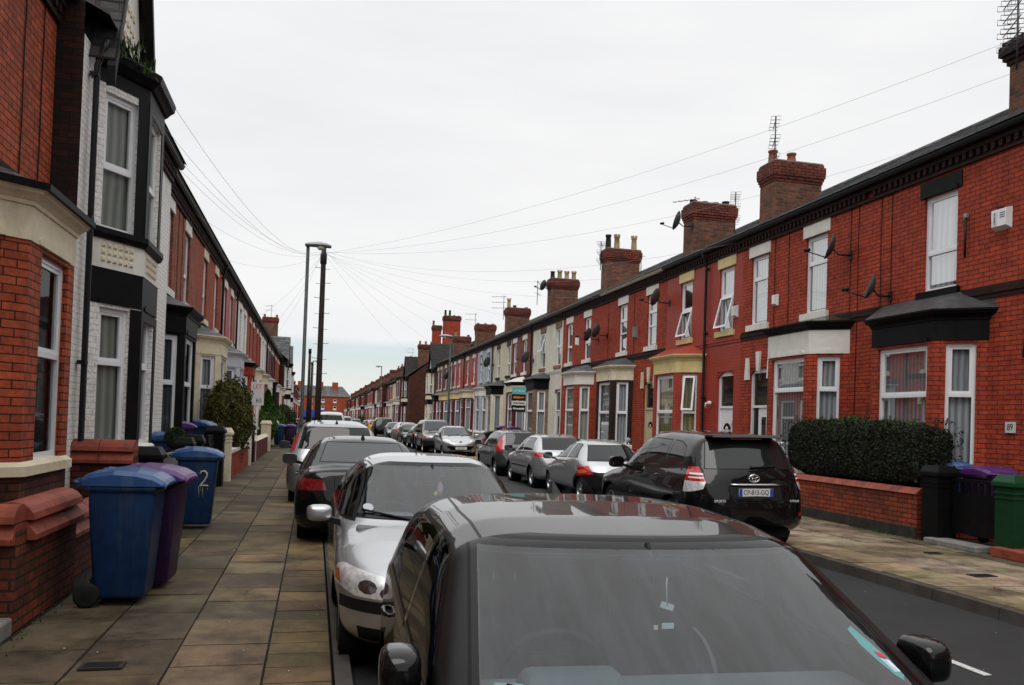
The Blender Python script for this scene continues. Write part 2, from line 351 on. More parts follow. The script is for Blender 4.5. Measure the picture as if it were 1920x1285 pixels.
def auto_uv(me):
    nl = len(me.loops)
    if not nl: return
    co = np.empty(len(me.vertices)*3); me.vertices.foreach_get('co', co); co = co.reshape(-1, 3)
    li = np.empty(nl, int); me.loops.foreach_get('vertex_index', li)
    nm = np.empty(len(me.polygons)*3); me.polygons.foreach_get('normal', nm); nm = nm.reshape(-1, 3)
    lt = np.empty(len(me.polygons), int); me.polygons.foreach_get('loop_total', lt)
    n = np.repeat(nm, lt, axis=0); p = co[li]
    t = np.stack([-n[:, 1], n[:, 0], np.zeros(nl)], 1); ln = np.linalg.norm(t, axis=1); flat = ln < .05
    t[~flat] /= ln[~flat][:, None]; t[flat] = (1, 0, 0)
    # keep tangent direction consistent in sign
    sg = np.where(np.abs(t[:, 1]) > np.abs(t[:, 0]), np.sign(t[:, 1]), np.sign(t[:, 0])); sg[sg == 0] = 1; t *= sg[:, None]
    b = np.cross(n, t); b[flat] = (0, 1, 0); sgb = np.where(np.abs(b[:, 2]) > .01, np.sign(b[:, 2]), 1); b *= sgb[:, None]
    uv = np.stack([(p*t).sum(1), (p*b).sum(1)], 1)
    l = me.uv_layers.new(name='UVMap'); l.data.foreach_set('uv', uv.ravel())
def empty(name, loc, label=None, cat=None, group=None, rz=0):
    o = bpy.data.objects.new(name, None); COL.objects.link(o); o.location = loc; o.rotation_euler = (0, 0, rz); o.empty_display_size = .2
    tag(o, label, cat, group); return o
def tag(o, label=None, cat=None, group=None, kind=None):
    if label: o['label'] = label
    if cat: o['category'] = cat
    if group: o['group'] = group
    if kind: o['kind'] = kind
    return o
def text_obj(txt, size, mat, M, parent=None, name='lettering', ext=.002, align='CENTER', sx=1):
    cu = bpy.data.curves.new(name, 'FONT'); cu.body = txt; cu.size = size; cu.extrude = ext; cu.align_x = align; cu.align_y = 'CENTER'
    t = bpy.data.objects.new(name+'_c', cu); COL.objects.link(t)
    me = bpy.data.meshes.new_from_object(t.evaluated_get(bpy.context.evaluated_depsgraph_get()))
    bpy.data.objects.remove(t); bpy.data.curves.remove(cu)
    me.transform(M @ Matrix.Diagonal((sx, 1, 1, 1))); me.materials.clear(); me.materials.append(MATS[mat])
    o = bpy.data.objects.new(name, me); COL.objects.link(o); o.parent = parent; return o
def frame(x, y, z, cx, cy, cz, loc):
    return Matrix(((x[0], y[0], z[0], loc[0]), (x[1], y[1], z[1], loc[1]), (x[2], y[2], z[2], loc[2]), (0, 0, 0, 1)))
# ------------------------------------------------------------------ cars
def sstep(a, b, x):
    t = np.clip((x-a)/(b-a), 0, 1); return t*t*(3-2*t)
class Car:
    """front at local y = 0 (facing -Y), rear at y = L, x to the sides."""
    def __init__(s, sp):
        s.__dict__.update(dict(W=1.7, H=1.42, belt=(.90, .98), roofw=.74, cf=.20, cr=.10, yf=.75, yr=.5, nf=2.7, nr=3.3, B=.2, crown=.03, n=6.5, m=None,
                               rw=.31, ww=.20, wf=.80, wr=3.3))
        s.__dict__.update(sp); s.m = s.m or s.n
        P = np.array(s.prof); yy = np.linspace(0, s.L, 2400); zz = np.interp(yy, P[:, 0], P[:, 1])
        k = np.exp(-.5*(np.linspace(-2.5, 2.5, 45))**2); k /= k.sum()
        zp = np.concatenate([zz[:1].repeat(22), zz, zz[-1:].repeat(22)]); zs = np.convolve(zp, k, 'valid')
        w = np.minimum(np.minimum(yy/.12, (s.L-yy)/.12), 1); s.zz = zz*(1-w)+zs*w; s.yy = yy
    def beltz(s, y): return s.belt[0]+(s.belt[1]-s.belt[0])*np.clip(y/s.L, 0, 1)
    def T(s, x, y):
        xh = np.minimum(np.abs(x)/(s.W/2), 1.1)
        ys = y - s.cf*xh**2*np.clip(y/.7, 0, 1)*(1-sstep(s.L*.45, s.L*.6, y)) + s.cr*xh**2*sstep(s.L*.6, s.L*.8, y)*np.clip((s.L-y)/.3, 0, 1)
        return np.interp(ys, s.yy, s.zz) - s.crown*xh**2
    def hw(s, y, z):
        f = np.clip((s.yf-y)/s.yf, 0, 1); r = np.clip((y-(s.L-s.yr))/s.yr, 0, 1)
        pl = (1-f**s.nf*.999)**(1/s.nf)*(1-r**s.nr*.999)**(1/s.nr)
        bz = s.beltz(y); low = 1-.05*((z-.52)/.5)**2
        sb = 1-.05*((bz-.52)/.5)**2
        t = np.clip((z-bz)/(s.H-bz), 0, 1.3)
        up = sb-.012 - (sb-.012-s.roofw)*(t*(.80+.20*t))
        k = sstep(-.02, .03, z-bz)
        tuck = 1-.10*np.clip((.36-z)/.2, 0, 1)**2
        return s.W/2*pl*(low*(1-k)+up*k)*tuck
    def grid(s, ns, na):
        t = np.linspace(0, 1, ns); y = s.L*(.42*t+.58*(1-np.cos(np.pi*t))/2); y[0] = .004; y[-1] = s.L-.004
        B = s.B+.14*np.clip(1-y/.35, 0, 1)**1.5+.14*np.clip(1-(s.L-y)/.35, 0, 1)**1.5
        T0 = s.T(0*y, y); zc = B+.5*(np.minimum(T0, .95)-B)
        # angle spacing: denser on the upper half
        a = np.linspace(0, 1, na); phi = np.pi*(a**1.12)
        Y = y[:, None]+0*phi; ZC = zc[:, None]; BB = B[:, None]
        lo = np.zeros_like(Y); hi = np.full_like(Y, 1.9)
        sx = np.sin(phi)[None]; sz = np.cos(phi)[None]
        for _ in range(34):
            r = (lo+hi)/2; x = r*sx; z = ZC+r*sz
            top = np.maximum(s.T(x, Y)-ZC, .01)
            v = np.where(z >= ZC, (z-ZC)/top, (ZC-z)/(ZC-BB))
            Fv = (x/s.hw(Y, z))**s.n+np.clip(v, 0, 5)**s.m
            ins = Fv < 1; lo = np.where(ins, r, lo); hi = np.where(ins, hi, r)
        r = lo; return Y, r*sx, ZC+r*sz
    def phi(s, x, y, z):
        B = s.B+.14*np.clip(1-y/.35, 0, 1)**1.5+.14*np.clip(1-(s.L-y)/.35, 0, 1)**1.5
        T0 = s.T(0*y, y); zc = B+.5*(np.minimum(T0, .95)-B); top = np.maximum(s.T(x, y)-zc, .01)
        v = np.where(z >= zc, (z-zc)/top, (zc-z)/(zc-B)); return (np.abs(x)/s.hw(y, z))**s.n+np.clip(v, 0, 5)**s.m
    def normals(s, P):
        P = np.array(P); x, y, z = P.T; y = np.clip(y, .012, s.L-.012); h = .009
        g = np.stack([s.phi(x+h, y, z)-s.phi(x-h, y, z), s.phi(x, y+h, z)-s.phi(x, y-h, z), s.phi(x, y, z+h)-s.phi(x, y, z-h)], 1)
        g = np.nan_to_num(g, nan=0, posinf=1e6, neginf=-1e6); l = np.linalg.norm(g, axis=1)[:, None]; g = np.where(l > 1e-9, g/np.maximum(l, 1e-9), np.array([0, 0, 1.])); return g
    def surf_y(s, z, front=True):
        ys = np.linspace(.0, .6, 400) if front else np.linspace(s.L, s.L-.8, 400)
        tz = s.T(0*ys, ys); k = np.argmax(tz >= z); return float(ys[k])
def cut_poly(bm, rid, poly, view, side, newid, ylim=None, free=False):
    """cut the outline poly into the shell and give the faces inside it the id newid"""
    pts = [Vector((0, p[0], p[1])) if view == 'S' else Vector((p[0], 0, p[1])) if view == 'F' else Vector((p[0], p[1], 0)) for p in poly]
    vd = Vector((1, 0, 0)) if view == 'S' else Vector((0, 1, 0)) if view == 'F' else Vector((0, 0, 1))
    a, w = (1, 2) if view == 'S' else (0, 2) if view == 'F' else (0, 1)
    mn0, mx0 = min(p[a] for p in pts)-.002, max(p[a] for p in pts)+.002; mn2, mx2 = min(p[w] for p in pts)-.002, max(p[w] for p in pts)+.002
    def sel(f):
        c = f.calc_center_median(); n = f.normal
        if view == 'S':
            if c.x*side <= 0.02 or (not free and abs(n.x) < .22): return False
        elif view == 'T':
            if n.z < .35: return False
        else:
            if side == 1:      # front
                if c.y > CUR.L*.5 or (not free and n.y > -.10): return False
                if ylim is not None and c.y > ylim: return False
            else:
                if c.y < CUR.L*.5 or (not free and n.y < .10): return False
                if ylim is not None and c.y < CUR.L-ylim: return False
        return True
    def ov(f):
        q = [v.co for v in f.verts]
        return max(v[a] for v in q) > mn0 and min(v[a] for v in q) < mx0 and max(v[w] for v in q) > mn2 and min(v[w] for v in q) < mx2
    fs = [f for f in bm.faces if ov(f) and sel(f)]
    if not fs: return
    n = len(pts); area = sum(pts[i][a]*pts[(i+1) % n][w]-pts[(i+1) % n][a]*pts[i][w] for i in range(n))
    if area < 0: pts = pts[::-1]
    for i in range(n):
        d = pts[(i+1) % n]-pts[i]; no = d.cross(vd).normalized()
        geom = set(fs)
        for f in fs: geom.update(f.edges); geom.update(f.verts)
        r = bmesh.ops.bisect_plane(bm, geom=list(geom), dist=2e-5, plane_co=pts[i], plane_no=no)
        fs = [g for g in r['geom'] if isinstance(g, bmesh.types.BMFace)]
    def inside(c):
        for i in range(n):
            x0, z0 = pts[i][a], pts[i][w]; x1, z1 = pts[(i+1) % n][a], pts[(i+1) % n][w]
            if (x1-x0)*(c[w]-z0)-(z1-z0)*(c[a]-x0) < -1e-6: return False
        return True
    for f in fs:
        if inside(f.calc_center_median()): f[rid] = newid
CUR = None
def shrink(pl, d):
    n = len(pl); A = sum(pl[i][0]*pl[(i+1) % n][1]-pl[(i+1) % n][0]*pl[i][1] for i in range(n)); sg = 1 if A > 0 else -1; ls = []
    for i in range(n):
        (x0, y0), (x1, y1) = pl[i], pl[(i+1) % n]; l = math.hypot(x1-x0, y1-y0); nx, ny = -(y1-y0)/l*sg, (x1-x0)/l*sg
        ls.append((nx, ny, nx*x0+ny*y0+d))
    r = []
    for i in range(n):
        a, b = ls[i-1], ls[i]; D = a[0]*b[1]-a[1]*b[0]
        r.append(((a[2]*b[1]-a[1]*b[2])/D, (a[0]*b[2]-a[2]*b[0])/D) if abs(D) > 1e-4 else pl[i])
    return r
def mir(poly): return [(-p[0], p[1]) for p in poly]
def wheel_parts(r, w, spokes, rimmat='alloy', n=28):
    t = MB(); Mx = Matrix.Rotation(math.pi/2, 4, 'Y')
    t.lathe([(r*.66, -w/2+.01), (r*.80, -w/2), (r*.95, -w/2+.012), (r, -w/2+.04), (r, w/2-.04), (r*.95, w/2-.012), (r*.80, w/2), (r*.66, w/2-.01), (r*.64, w/2-.05)], 'rubber', n, Mx)
    m = MB()
    m.lathe([(r*.64, w/2-.09), (r*.63, w/2-.02), (r*.67, w/2-.006), (r*.67, w/2-.012), (r*.60, w/2-.05)], rimmat, n, Mx)
    m.lathe([(.001, w/2-.085), (r*.64, w/2-.10)], 'well', n, Mx)
    m.lathe([(.001, w/2-.015), (r*.15, w/2-.018), (r*.18, w/2-.05)], rimmat, 14, Mx)
    for k in range(spokes):
        a = 2*math.pi*k/spokes; M = Matrix.Rotation(a, 4, 'X') @ Matrix.Translation((w/2-.035, 0, r*.38))
        vs = [M @ Vector(v) for v in ((0, -.045, -r*.28), (0, .045, -r*.28), (-.01, .030, r*.27), (-.01, -.030, r*.27), (-.03, -.05, -r*.28), (-.03, .05, -r*.28), (-.04, .035, r*.27), (-.04, -.035, r*.27))]
        m.faces(vs, [(0, 1, 2, 3), (4, 7, 6, 5), (0, 4, 5, 1), (1, 5, 6, 2), (2, 6, 7, 3), (3, 7, 4, 0)], rimmat)
    return t, m
MESH_CACHE = {}
def obj_from(me, name, parent, loc=None, scale=None, rot=None):
    o = bpy.data.objects.new(name, me); COL.objects.link(o); o.parent = parent
    if loc: o.location = loc
    if scale: o.scale = scale
    if rot: o.rotation_euler = rot
    return o
def build_car(root, key, sp, paint_mat, detail=2):
    """detail 3 = close, 2 = middle distance, 1 = far"""
    global CUR
    c = CUR = Car(sp); L, W = c.L, c.W
    ns, na = {3: (130, 84), 2: (52, 28), 1: (34, 18)}[detail]
    Y, X, Z = c.grid(ns, na)
    bm = bmesh.new(); rid = bm.faces.layers.int.new('rid')
    vr = []
    for i in range(ns):
        ring = [bm.verts.new((X[i, j], Y[i, j], Z[i, j])) for j in range(na)]
        left = [bm.verts.new((-X[i, j], Y[i, j], Z[i, j])) for j in range(na-2, 0, -1)]
        vr.append(ring+left)
    m = len(vr[0])
    for i in range(ns-1):
        for j in range(m):
            k = (j+1) % m; bm.faces.new((vr[i][j], vr[i][k], vr[i+1][k], vr[i+1][j]))
    bm.faces.new(vr[0][::-1]); bm.faces.new(vr[-1])
    bmesh.ops.recalc_face_normals(bm, faces=bm.faces)
    ids = {0: ('body', paint_mat)}; regions = []
    def reg(name, mat, view, poly, side, **k):
        i = len(ids); ids[i] = (name, mat); regions.append((i, view, poly, side, k)); return i
    # bumpers / sills / trims given by the spec first, glass afterwards
    for t in sp.get('trims', []):
        nm, mt, vw, pl, sd = t[:5]; kw = t[5] if len(t) > 5 else {}
        if sd == 2:
            for q in (1, -1): reg(nm, mt, vw, pl, q, **kw)
        elif sd == 3:
            reg(nm, mt, vw, pl, kw.get('end', 1), **{a: b for a, b in kw.items() if a != 'end'}); reg(nm, mt, vw, mir(pl), kw.get('end', 1), **{a: b for a, b in kw.items() if a != 'end'})
        else: reg(nm, mt, vw, pl, sd, **kw)
    glass = 'car_side_glass' if detail == 3 else 'car_glass'
    wsg = 'windscreen_glass' if detail == 3 else sp.get('wsmat', 'car_glass_pale')
    win = []
    def window(nm, mt, vw, pl, sd):
        if detail >= 2:
            reg('body', 'seal_black', vw, pl, sd)
            if detail == 3 and vw == 'F': reg('body', 'frit', vw, shrink(pl, .010), sd)
        reg(nm, mt, vw, shrink(pl, (.018 if vw == 'S' else .012)+(.018 if detail == 3 and vw == 'F' else 0)) if detail >= 2 else pl, sd)
    ws = sp['ws']; window('windscreen', wsg, 'F', ws, 1)
    if sp.get('rw_poly'): window('rear_window', glass if detail == 3 else sp.get('rwmat', 'car_glass'), 'F', sp['rw_poly'], -1)
    for pl in sp['side']:
        for q in (1, -1): window('side_window', glass, 'S', pl, q)
    for i, view, poly, side, k in regions: cut_poly(bm, rid, poly, view, side, i, **k)
    if detail >= 2:
        # door gaps and shut lines
        gap = .007
        for a in sp.get('gaps', []):
            (y0, z0), (y1, z1) = a; d = Vector((y1-y0, z1-z0)).normalized()*gap/2; nx, nz_ = -d.y, d.x
            pl = [(y0-nx, z0-nz_), (y1-nx, z1-nz_), (y1+nx, z1+nz_), (y0+nx, z0+nz_)]
            for q in (1, -1):
                cut_poly_keep(bm, rid, pl, 'S', q, 9997)
        for (x0, y0), (x1, y1) in sp.get('tgaps', []):
            d = Vector((x1-x0, y1-y0)).normalized()*.006; nx, ny = -d.y, d.x
            for q in (1, -1): cut_poly_keep(bm, rid, [(q*(x0-nx), y0-ny), (q*(x1-nx), y1-ny), (q*(x1+nx), y1+ny), (q*(x0+nx), y0+ny)], 'T', 1, 9997)
        for a in sp.get('egaps', []):
            end, (x0, z0), (x1, z1) = a; d = Vector((x1-x0, z1-z0)).normalized()*gap/2; nx, nz_ = -d.y, d.x
            cut_poly_keep(bm, rid, [(x0-nx, z0-nz_), (x1-nx, z1-nz_), (x1+nx, z1+nz_), (x0+nx, z0+nz_)], 'F', end, 9997)
    # wheel arches
    for wy in (c.wf, c.wr):
        R = c.rw*1.13; pl = [(wy+R*math.cos(2*math.pi*k/16), c.rw*1.0+R*math.sin(2*math.pi*k/16)) for k in range(16)]
        for q in (1, -1): cut_poly(bm, rid, pl, 'S', q, 8888, free=True)
    bmesh.ops.delete(bm, geom=[f for f in bm.faces if f[rid] == 8888 and abs(f.calc_center_median().x) > W*.30], context='FACES')
    # split into one mesh per part
    groups = {}
    for f in bm.faces:
        r = f[rid]; nm, mt = ids.get(r, ('body', {9999: 'seal_black', 9998: 'seal_black', 9997: 'seal_black', 8888: 'well'}.get(r, paint_mat)))
        if r in ids: mt = ids[r][1]
        if nm == 'body': groups.setdefault(('body', 0), []).append((f, mt))
        elif nm == 'frit_': pass
        else: groups.setdefault((nm, r), []).append((f, mt))
    made = {}
    mset = MATS
    for (nm, r), fl in groups.items():
        idx = {}; vs = []; fs = []; mi = []; ml = []
        for f, mt in fl:
            q = []
            for v in f.verts:
                if v.index == -1 or v not in idx: idx[v] = len(vs); vs.append(tuple(v.co))
                q.append(idx[v])
            fs.append(q)
            if mt not in ml: ml.append(mt)
            mi.append(ml.index(mt))
        me = bpy.data.meshes.new(nm); me.from_pydata(vs, [], fs); me.update()
        for k in ml: me.materials.append(mset[k])
        me.polygons.foreach_set('material_index', mi); me.polygons.foreach_set('use_smooth', [True]*len(fs))
        me.normals_split_custom_set_from_vertices(c.normals(vs).tolist())
        o = obj_from(me, nm, root, (0, -L/2, 0)); made.setdefault(nm, []).append(o)
    # cabin lining, seats, wheel, dash on the close cars
    if detail == 3:
        lv = {}; vs = []; fs = []
        bm.normal_update()
        for f in bm.faces:
            if ids.get(f[rid], ('body', ''))[0] in ('windscreen', 'rear_window', 'side_window'): continue
            ce = f.calc_center_median()
            if ce.z < .45: continue
            q = []
            for v in f.verts:
                if v not in lv: lv[v] = len(vs); p = v.co - v.normal*.028; vs.append(tuple(p))
                q.append(lv[v])
            fs.append(q[::-1])
        me = bpy.data.meshes.new('cabin_lining'); me.from_pydata(vs, [], fs); me.materials.append(MATS['cabin']); me.update()
        me.polygons.foreach_set('use_smooth', [True]*len(fs)); obj_from(me, 'cabin_lining', root, (0, -L/2, 0))
        wb = min(p[1] for p in ws); y0 = sp['wsy']
        d = MB(); d.box((0, y0+.33, wb-.09), (W*.80, .62, .10), 'dash'); d.box((0, y0+.60, wb-.25), (W*.78, .18, .30), 'dash')
        d.box((sp.get('drv', 1)*.34, y0+.52, wb-.02), (.36, .22, .07), 'dash', taper=(.85, .5))
        o = d.build('dashboard', root, (0, -L/2, 0), bev=.03)
        st = MB(); M = Matrix.Translation((sp.get('drv', 1)*.34, y0+.82, wb-.09)) @ Matrix.Rotation(R_(-64), 4, 'X')
        st.tube([M @ Vector((.185*math.cos(a*math.pi/16), .185*math.sin(a*math.pi/16), 0)) for a in range(33)], .015, 'cabin_dark', 8)
        st.box((sp.get('drv', 1)*.34, y0+.83, wb-.10), (.15, .05, .13), 'cabin_dark')
        st.build('steering_wheel', root, (0, -L/2, 0))
        for q in (-.34, .34):
            s = MB(); s.box((q, y0+1.35, .42), (.48, .5, .16), 'cabin'); s.box((q, y0+1.66, .72), (.46, .14, .60), 'cabin', Matrix.Rotation(R_(-12), 3, 'X'), taper=(.85, .9))
            s.box((q, y0+1.76, wb+.20), (.24, .09, .17), 'cabin', taper=(.85, .9)); s.tube([(q-.05, y0+1.73, wb), (q-.05, y0+1.75, wb+.16)], .008, 'chrome'); s.tube([(q+.05, y0+1.73, wb), (q+.05, y0+1.75, wb+.16)], .008, 'chrome')
            s.build('front_seat', root, (0, -L/2, 0), bev=.03)
        s = MB(); s.box((0, y0+2.35, .45), (W*.74, .45, .16), 'cabin'); s.box((0, y0+2.62, .72), (W*.74, .13, .52), 'cabin', Matrix.Rotation(R_(-14), 3, 'X')); s.build('rear_seat', root, (0, -L/2, 0), bev=.03)
        s = MB(); s.box((0, L*.5, .30), (W*.85, L*.62, .02), 'cabin_dark'); s.build('cabin_floor', root, (0, -L/2, 0))
        iz = max(p[1] for p in ws)-.09
        s = MB(); s.box((0, y0+sp.get('wsl', .8)-.10, iz), (.22, .03, .065), 'cabin_dark'); s.tube([(0, y0+sp.get('wsl', .8)-.10, iz+.03), (0, y0+sp.get('wsl', .8)-.05, iz+.08)], .01, 'cabin_dark'); s.build('interior_mirror', root, (0, -L/2, 0), bev=.01)
    bm.free()
    # wheels
    kk = ('wheel', round(c.rw, 3), sp.get('spokes', 7), detail)
    if kk not in MESH_CACHE:
        t, mm = wheel_parts(c.rw, c.ww, sp.get('spokes', 7), sp.get('rim', 'alloy'), 28 if detail > 1 else 16)
        to, mo = t.build('tyre'), mm.build('rim'); MESH_CACHE[kk] = (to.data, mo.data); bpy.data.objects.remove(to); bpy.data.objects.remove(mo)
    tm, rm = MESH_CACHE[kk]
    for wy in (c.wf, c.wr):
        for q in (1, -1):
            e_ = bpy.data.objects.new('wheel', None); COL.objects.link(e_); e_.parent = root; e_.location = (q*(W/2-c.ww/2-.045), wy-L/2, c.rw); e_.empty_display_size = .1
            if q < 0: e_.rotation_euler = (0, 0, math.pi)
            obj_from(tm, 'tyre', e_); obj_from(rm, 'rim', e_)
    w = MB(); Mx = Matrix.Rotation(math.pi/2, 4, 'Y')
    for wy in (c.wf, c.wr):
        w.lathe([(c.rw*1.12, -W/2+.05), (c.rw*1.12, -W/2+.34)], 'well', 20, Matrix.Translation((0, wy, c.rw)) @ Mx); w.lathe([(c.rw*1.12, W/2-.05), (c.rw*1.12, W/2-.34)], 'well', 20, Matrix.Translation((0, wy, c.rw)) @ Mx)
    w.box((0, L/2, .30), (W*.62, L*.93, .16), 'well'); w.build('underbody', root, (0, -L/2, 0))
    # door mirrors
    mmat = sp.get('mirror', paint_mat)
    if detail >= 2 or sp.get('mir', True):
        yb = sp['miry']; zb = float(c.beltz(yb))+.075+sp.get('mirz', 0)
        for q in (1, -1):
            xo = float(c.hw(np.array(yb), np.array(zb-.08)))
            b = MB(); uvn = [(-1, .25), (-.97, .55), (-.8, .82), (-.45, .98), (0, 1.0), (.5, 1.0), (.85, .97), (1, .95)]
            hx, hy, hz = sp.get('mirs', (.115, .075, .082)); rings = []
            for u, s_ in uvn:
                rings.append([(q*(xo+.05+sp.get('miro', 0)+hx)+hx*s_*np.sign(math.cos(a))*abs(math.cos(a))**.6*(1.0), yb+hy*u, zb+hz*s_*np.sign(math.sin(a))*abs(math.sin(a))**.6) for a in np.linspace(0, 2*math.pi, 21)[:-1]])
            vs = [v for r_ in rings for v in r_]; n = 20
            fs = [(i*n+k, i*n+(k+1) % n, (i+1)*n+(k+1) % n, (i+1)*n+k) for i in range(len(rings)-1) for k in range(n)]+[tuple(range(n))[::-1]]
            b.faces(vs, fs, mmat, True); b.face(rings[-1], 'mirror_glass')
            b.prism([(q*(xo-.03), yb-.03, zb-.10), (q*(xo-.03), yb+.05, zb-.10), (q*(xo-.03), yb+.05, zb-.05), (q*(xo-.03), yb-.03, zb-.05)],
                    [(q*(xo+.09), yb-.02, zb-.06), (q*(xo+.09), yb+.03, zb-.06), (q*(xo+.09), yb+.03, zb-.02), (q*(xo+.09), yb-.02, zb-.02)], 'trim_black')
            b.build('door_mirror', root, (0, -L/2, 0))
    # number plates
    for end, txt, zc in sp.get('plates', []):
        yy = c.surf_y(zc, end == 'F'); sg = -1 if end == 'F' else 1
        yo = (0 if end == 'F' else L); yp = yy+sg*.012
        pm = sp.get('platemat', 'plate_white' if end == 'F' else 'plate_yellow'); b = MB(); b.box((0, yp, zc), (.52, .014, .11), pm)
        if sp.get('euro'): b.box((-.235, yp+sg*.008, zc), (.045, .004, .108), 'plate_blue'); b.box((.235, yp+sg*.008, zc), (.045, .004, .108), 'plate_blue')
        po = b.build('number_plate', root, (0, -L/2, 0))
        if txt:
            X_ = (-1, 0, 0) if end == 'R' else (1, 0, 0)
            M = frame(X_, (0, 0, 1), (0, sg, 0), 0, 0, 0, (0, yp+sg*.0085, zc))
            text_obj(txt, .092, 'ink', M, po, 'plate_lettering', .001, sx=.86)
    if detail >= 2:
        # wipers
        if sp.get('wiper_f', True):
            wb = min(p[1] for p in ws); y0 = sp['wsy']
            for q, xx in ((1, sp.get('drv', 1)*.10), (1, sp.get('drv', 1)*-.5)):
                b = MB(); pts = []
                for k in range(7):
                    x_ = xx+sp.get('drv', 1)*(.0+.085*k); z_ = wb-.012+.012*k
                    pts.append((x_, None, z_))
                b.tube([(p[0], yat(c, p[0], p[2], True)-.018, p[2]) for p in pts], .009, 'trim_black', 6); b.build('wiper', root, (0, -L/2, 0))
        if sp.get('wiper_r'):
            x0, z0, x1, z1 = sp['wiper_r']; b = MB()
            b.tube([(x0+(x1-x0)*k/6, yat(c, x0+(x1-x0)*k/6, z0+(z1-z0)*k/6, False)+.02, z0+(z1-z0)*k/6) for k in range(7)], [.02, .014, .012, .012, .011, .010, .008], 'trim_black', 6); b.build('wiper', root, (0, -L/2, 0))
        for hy_, hz_ in sp.get('handles', []):
            for q in (1, -1):
                xx = float(c.hw(np.array(hy_), np.array(hz_))); b = MB(); b.tube([(q*(xx-.005), hy_-.09, hz_), (q*(xx+.025), hy_-.06, hz_+.003), (q*(xx+.025), hy_+.06, hz_+.003), (q*(xx-.005), hy_+.09, hz_)], .012, sp.get('hmat', paint_mat), 6); b.build('door_handle', root, (0, -L/2, 0))
    for a in sp.get('aerials', []):
        x_, y_, kind = a; zt = float(c.T(np.array(x_), np.array(y_))); b = MB()
        if kind == 'fin': b.prism([(x_-.03, y_-.09, zt-.01), (x_+.03, y_-.09, zt-.01), (x_+.03, y_+.07, zt-.01), (x_-.03, y_+.07, zt-.01)], [(x_-.003, y_+.03, zt+.065), (x_+.003, y_+.03, zt+.065), (x_+.003, y_+.06, zt+.065), (x_-.003, y_+.06, zt+.065)], 'trim_black', smooth=False)
        else: b.tube([(x_, y_, zt-.01), (x_, y_+.01, zt+.03)], .012, 'trim_black', 6); b.tube([(x_, y_, zt+.02), (x_, y_+kind*.5, zt+abs(kind))], .0035, 'trim_black', 5)
        b.build('aerial', root, (0, -L/2, 0))
    return c, made
def cut_poly_keep(bm, rid, pl, view, side, nid):
    before = {}
    # only paint faces may take a gap line: glass ids are restored afterwards
    for f in bm.faces:
        pass
    keep = bm.faces.layers.int.get('keep') or bm.faces.layers.int.new('keep')
    for f in bm.faces: f[keep] = f[rid]
    cut_poly(bm, rid, pl, view, side, nid)
    for f in bm.faces:
        if f[rid] == nid and f[keep] != 0: f[rid] = f[keep]
def yat(c, x, z, front):
    ys = np.linspace(.02, c.L*.55, 700) if front else np.linspace(c.L-.02, c.L*.45, 700)
    t = c.T(np.full_like(ys, x), ys); k = np.argmax(t >= z); return float(ys[k])
def hatch(L=3.85, H=1.42, hood=.78, cowl=.95, wsb=1.0, wst=1.78, rt=None, rb=None, tail=.92, zroof=None, nose=.66, tailmid=.62):
    rt = rt or L-.62; rb = rb or L-.22
    return [(0, .42), (.012, .56), (.05, nose), (.20, hood), (.55, (hood+cowl)/2+.035), (wsb-.03, cowl), (wsb+.02, cowl+.015), (wst, H-.055), (wst+.3, H-.012), (wst+.7, H), (rt-.4, H-.02), (rt, H-.075), (rb, tail+.03), (rb+.05, tail-.02), (L-.05, tailmid+.05), (L-.012, tailmid-.08), (L, .40)]
def side_dlo(y0, yt, b, z0, z1, top, ytr, yrb, pill=.035, extra=None):
    # front window, rear window; b = B pillar
    zb = lambda y: z0+(z1-z0)*(y-y0)/(yrb-y0)
    out_ = [[(y0, zb(y0)), (b-pill, zb(b)), (b-pill, top+.005), (yt+.12, top), (yt, top-.03)]]
    out_.append([(b+pill, zb(b)), (yrb, zb(yrb)), (ytr, top-.03), (ytr-.15, top), (b+pill, top+.005)])
    return out_
SPECS = {}
def W2(wb, zb, wt, zt): return [(-wb, zb), (wb, zb), (wt, zt), (-wt, zt)]
SPECS['golf'] = dict(L=4.10, W=1.735, H=1.405, prof=[(0, .42), (.012, .56), (.05, .66), (.20, .77), (.55, .88), (1.07, .935), (1.12, .95), (1.90, 1.335), (1.96, 1.352), (2.25, 1.388), (2.7, 1.405), (3.2, 1.395), (3.55, 1.35), (3.62, 1.325), (3.95, .98), (4.0, .92), (4.06, .66), (4.09, .54), (4.10, .40)], belt=(.88, .95), roofw=.775, wf=.86, wr=3.34, rw=.31, n=9, m=15, crown=.03,
    ws=W2(.725, .955, .632, 1.345), rw_poly=W2(.58, 1.0, .50, 1.31), wsy=1.10, wsl=.84, side=side_dlo(1.36, 2.02, 2.40, .93, .965, 1.31, 3.26, 3.58), miry=1.56, mirs=(.064, .075, .072), mirz=.01,
    drv=-1, cf=.12, miro=-.055, gaps=[((1.2, .3), (1.24, .91)), ((2.40, .3), (2.40, .93)), ((3.2, .75), (3.3, .93))], tgaps=[((.585, 1.96), (.60, 2.6)), ((.60, 2.6), (.565, 3.5))], handles=[(2.15, .81), (3.1, .82)],
    trims=[('body', 'pillar_trim', 'F', W2(.86, .90, .74, 1.351), 1, dict()), ('headlight', 'lamp_clear', 'F', [(.38, .58), (.80, .58), (.80, .71), (.38, .70)], 3, dict(end=1, ylim=.5)), ('grille', 'trim_black', 'F', [(-.35, .59), (.35, .59), (.35, .68), (-.35, .68)], 1, dict(ylim=.4)),
           ('bumper', 'trim_black', 'F', [(-.6, .28), (.6, .28), (.6, .38), (-.6, .38)], 1)], aerials=[(0, 3.3, 'fin')], wiper_f=True, plates=[('F', '', .48)])
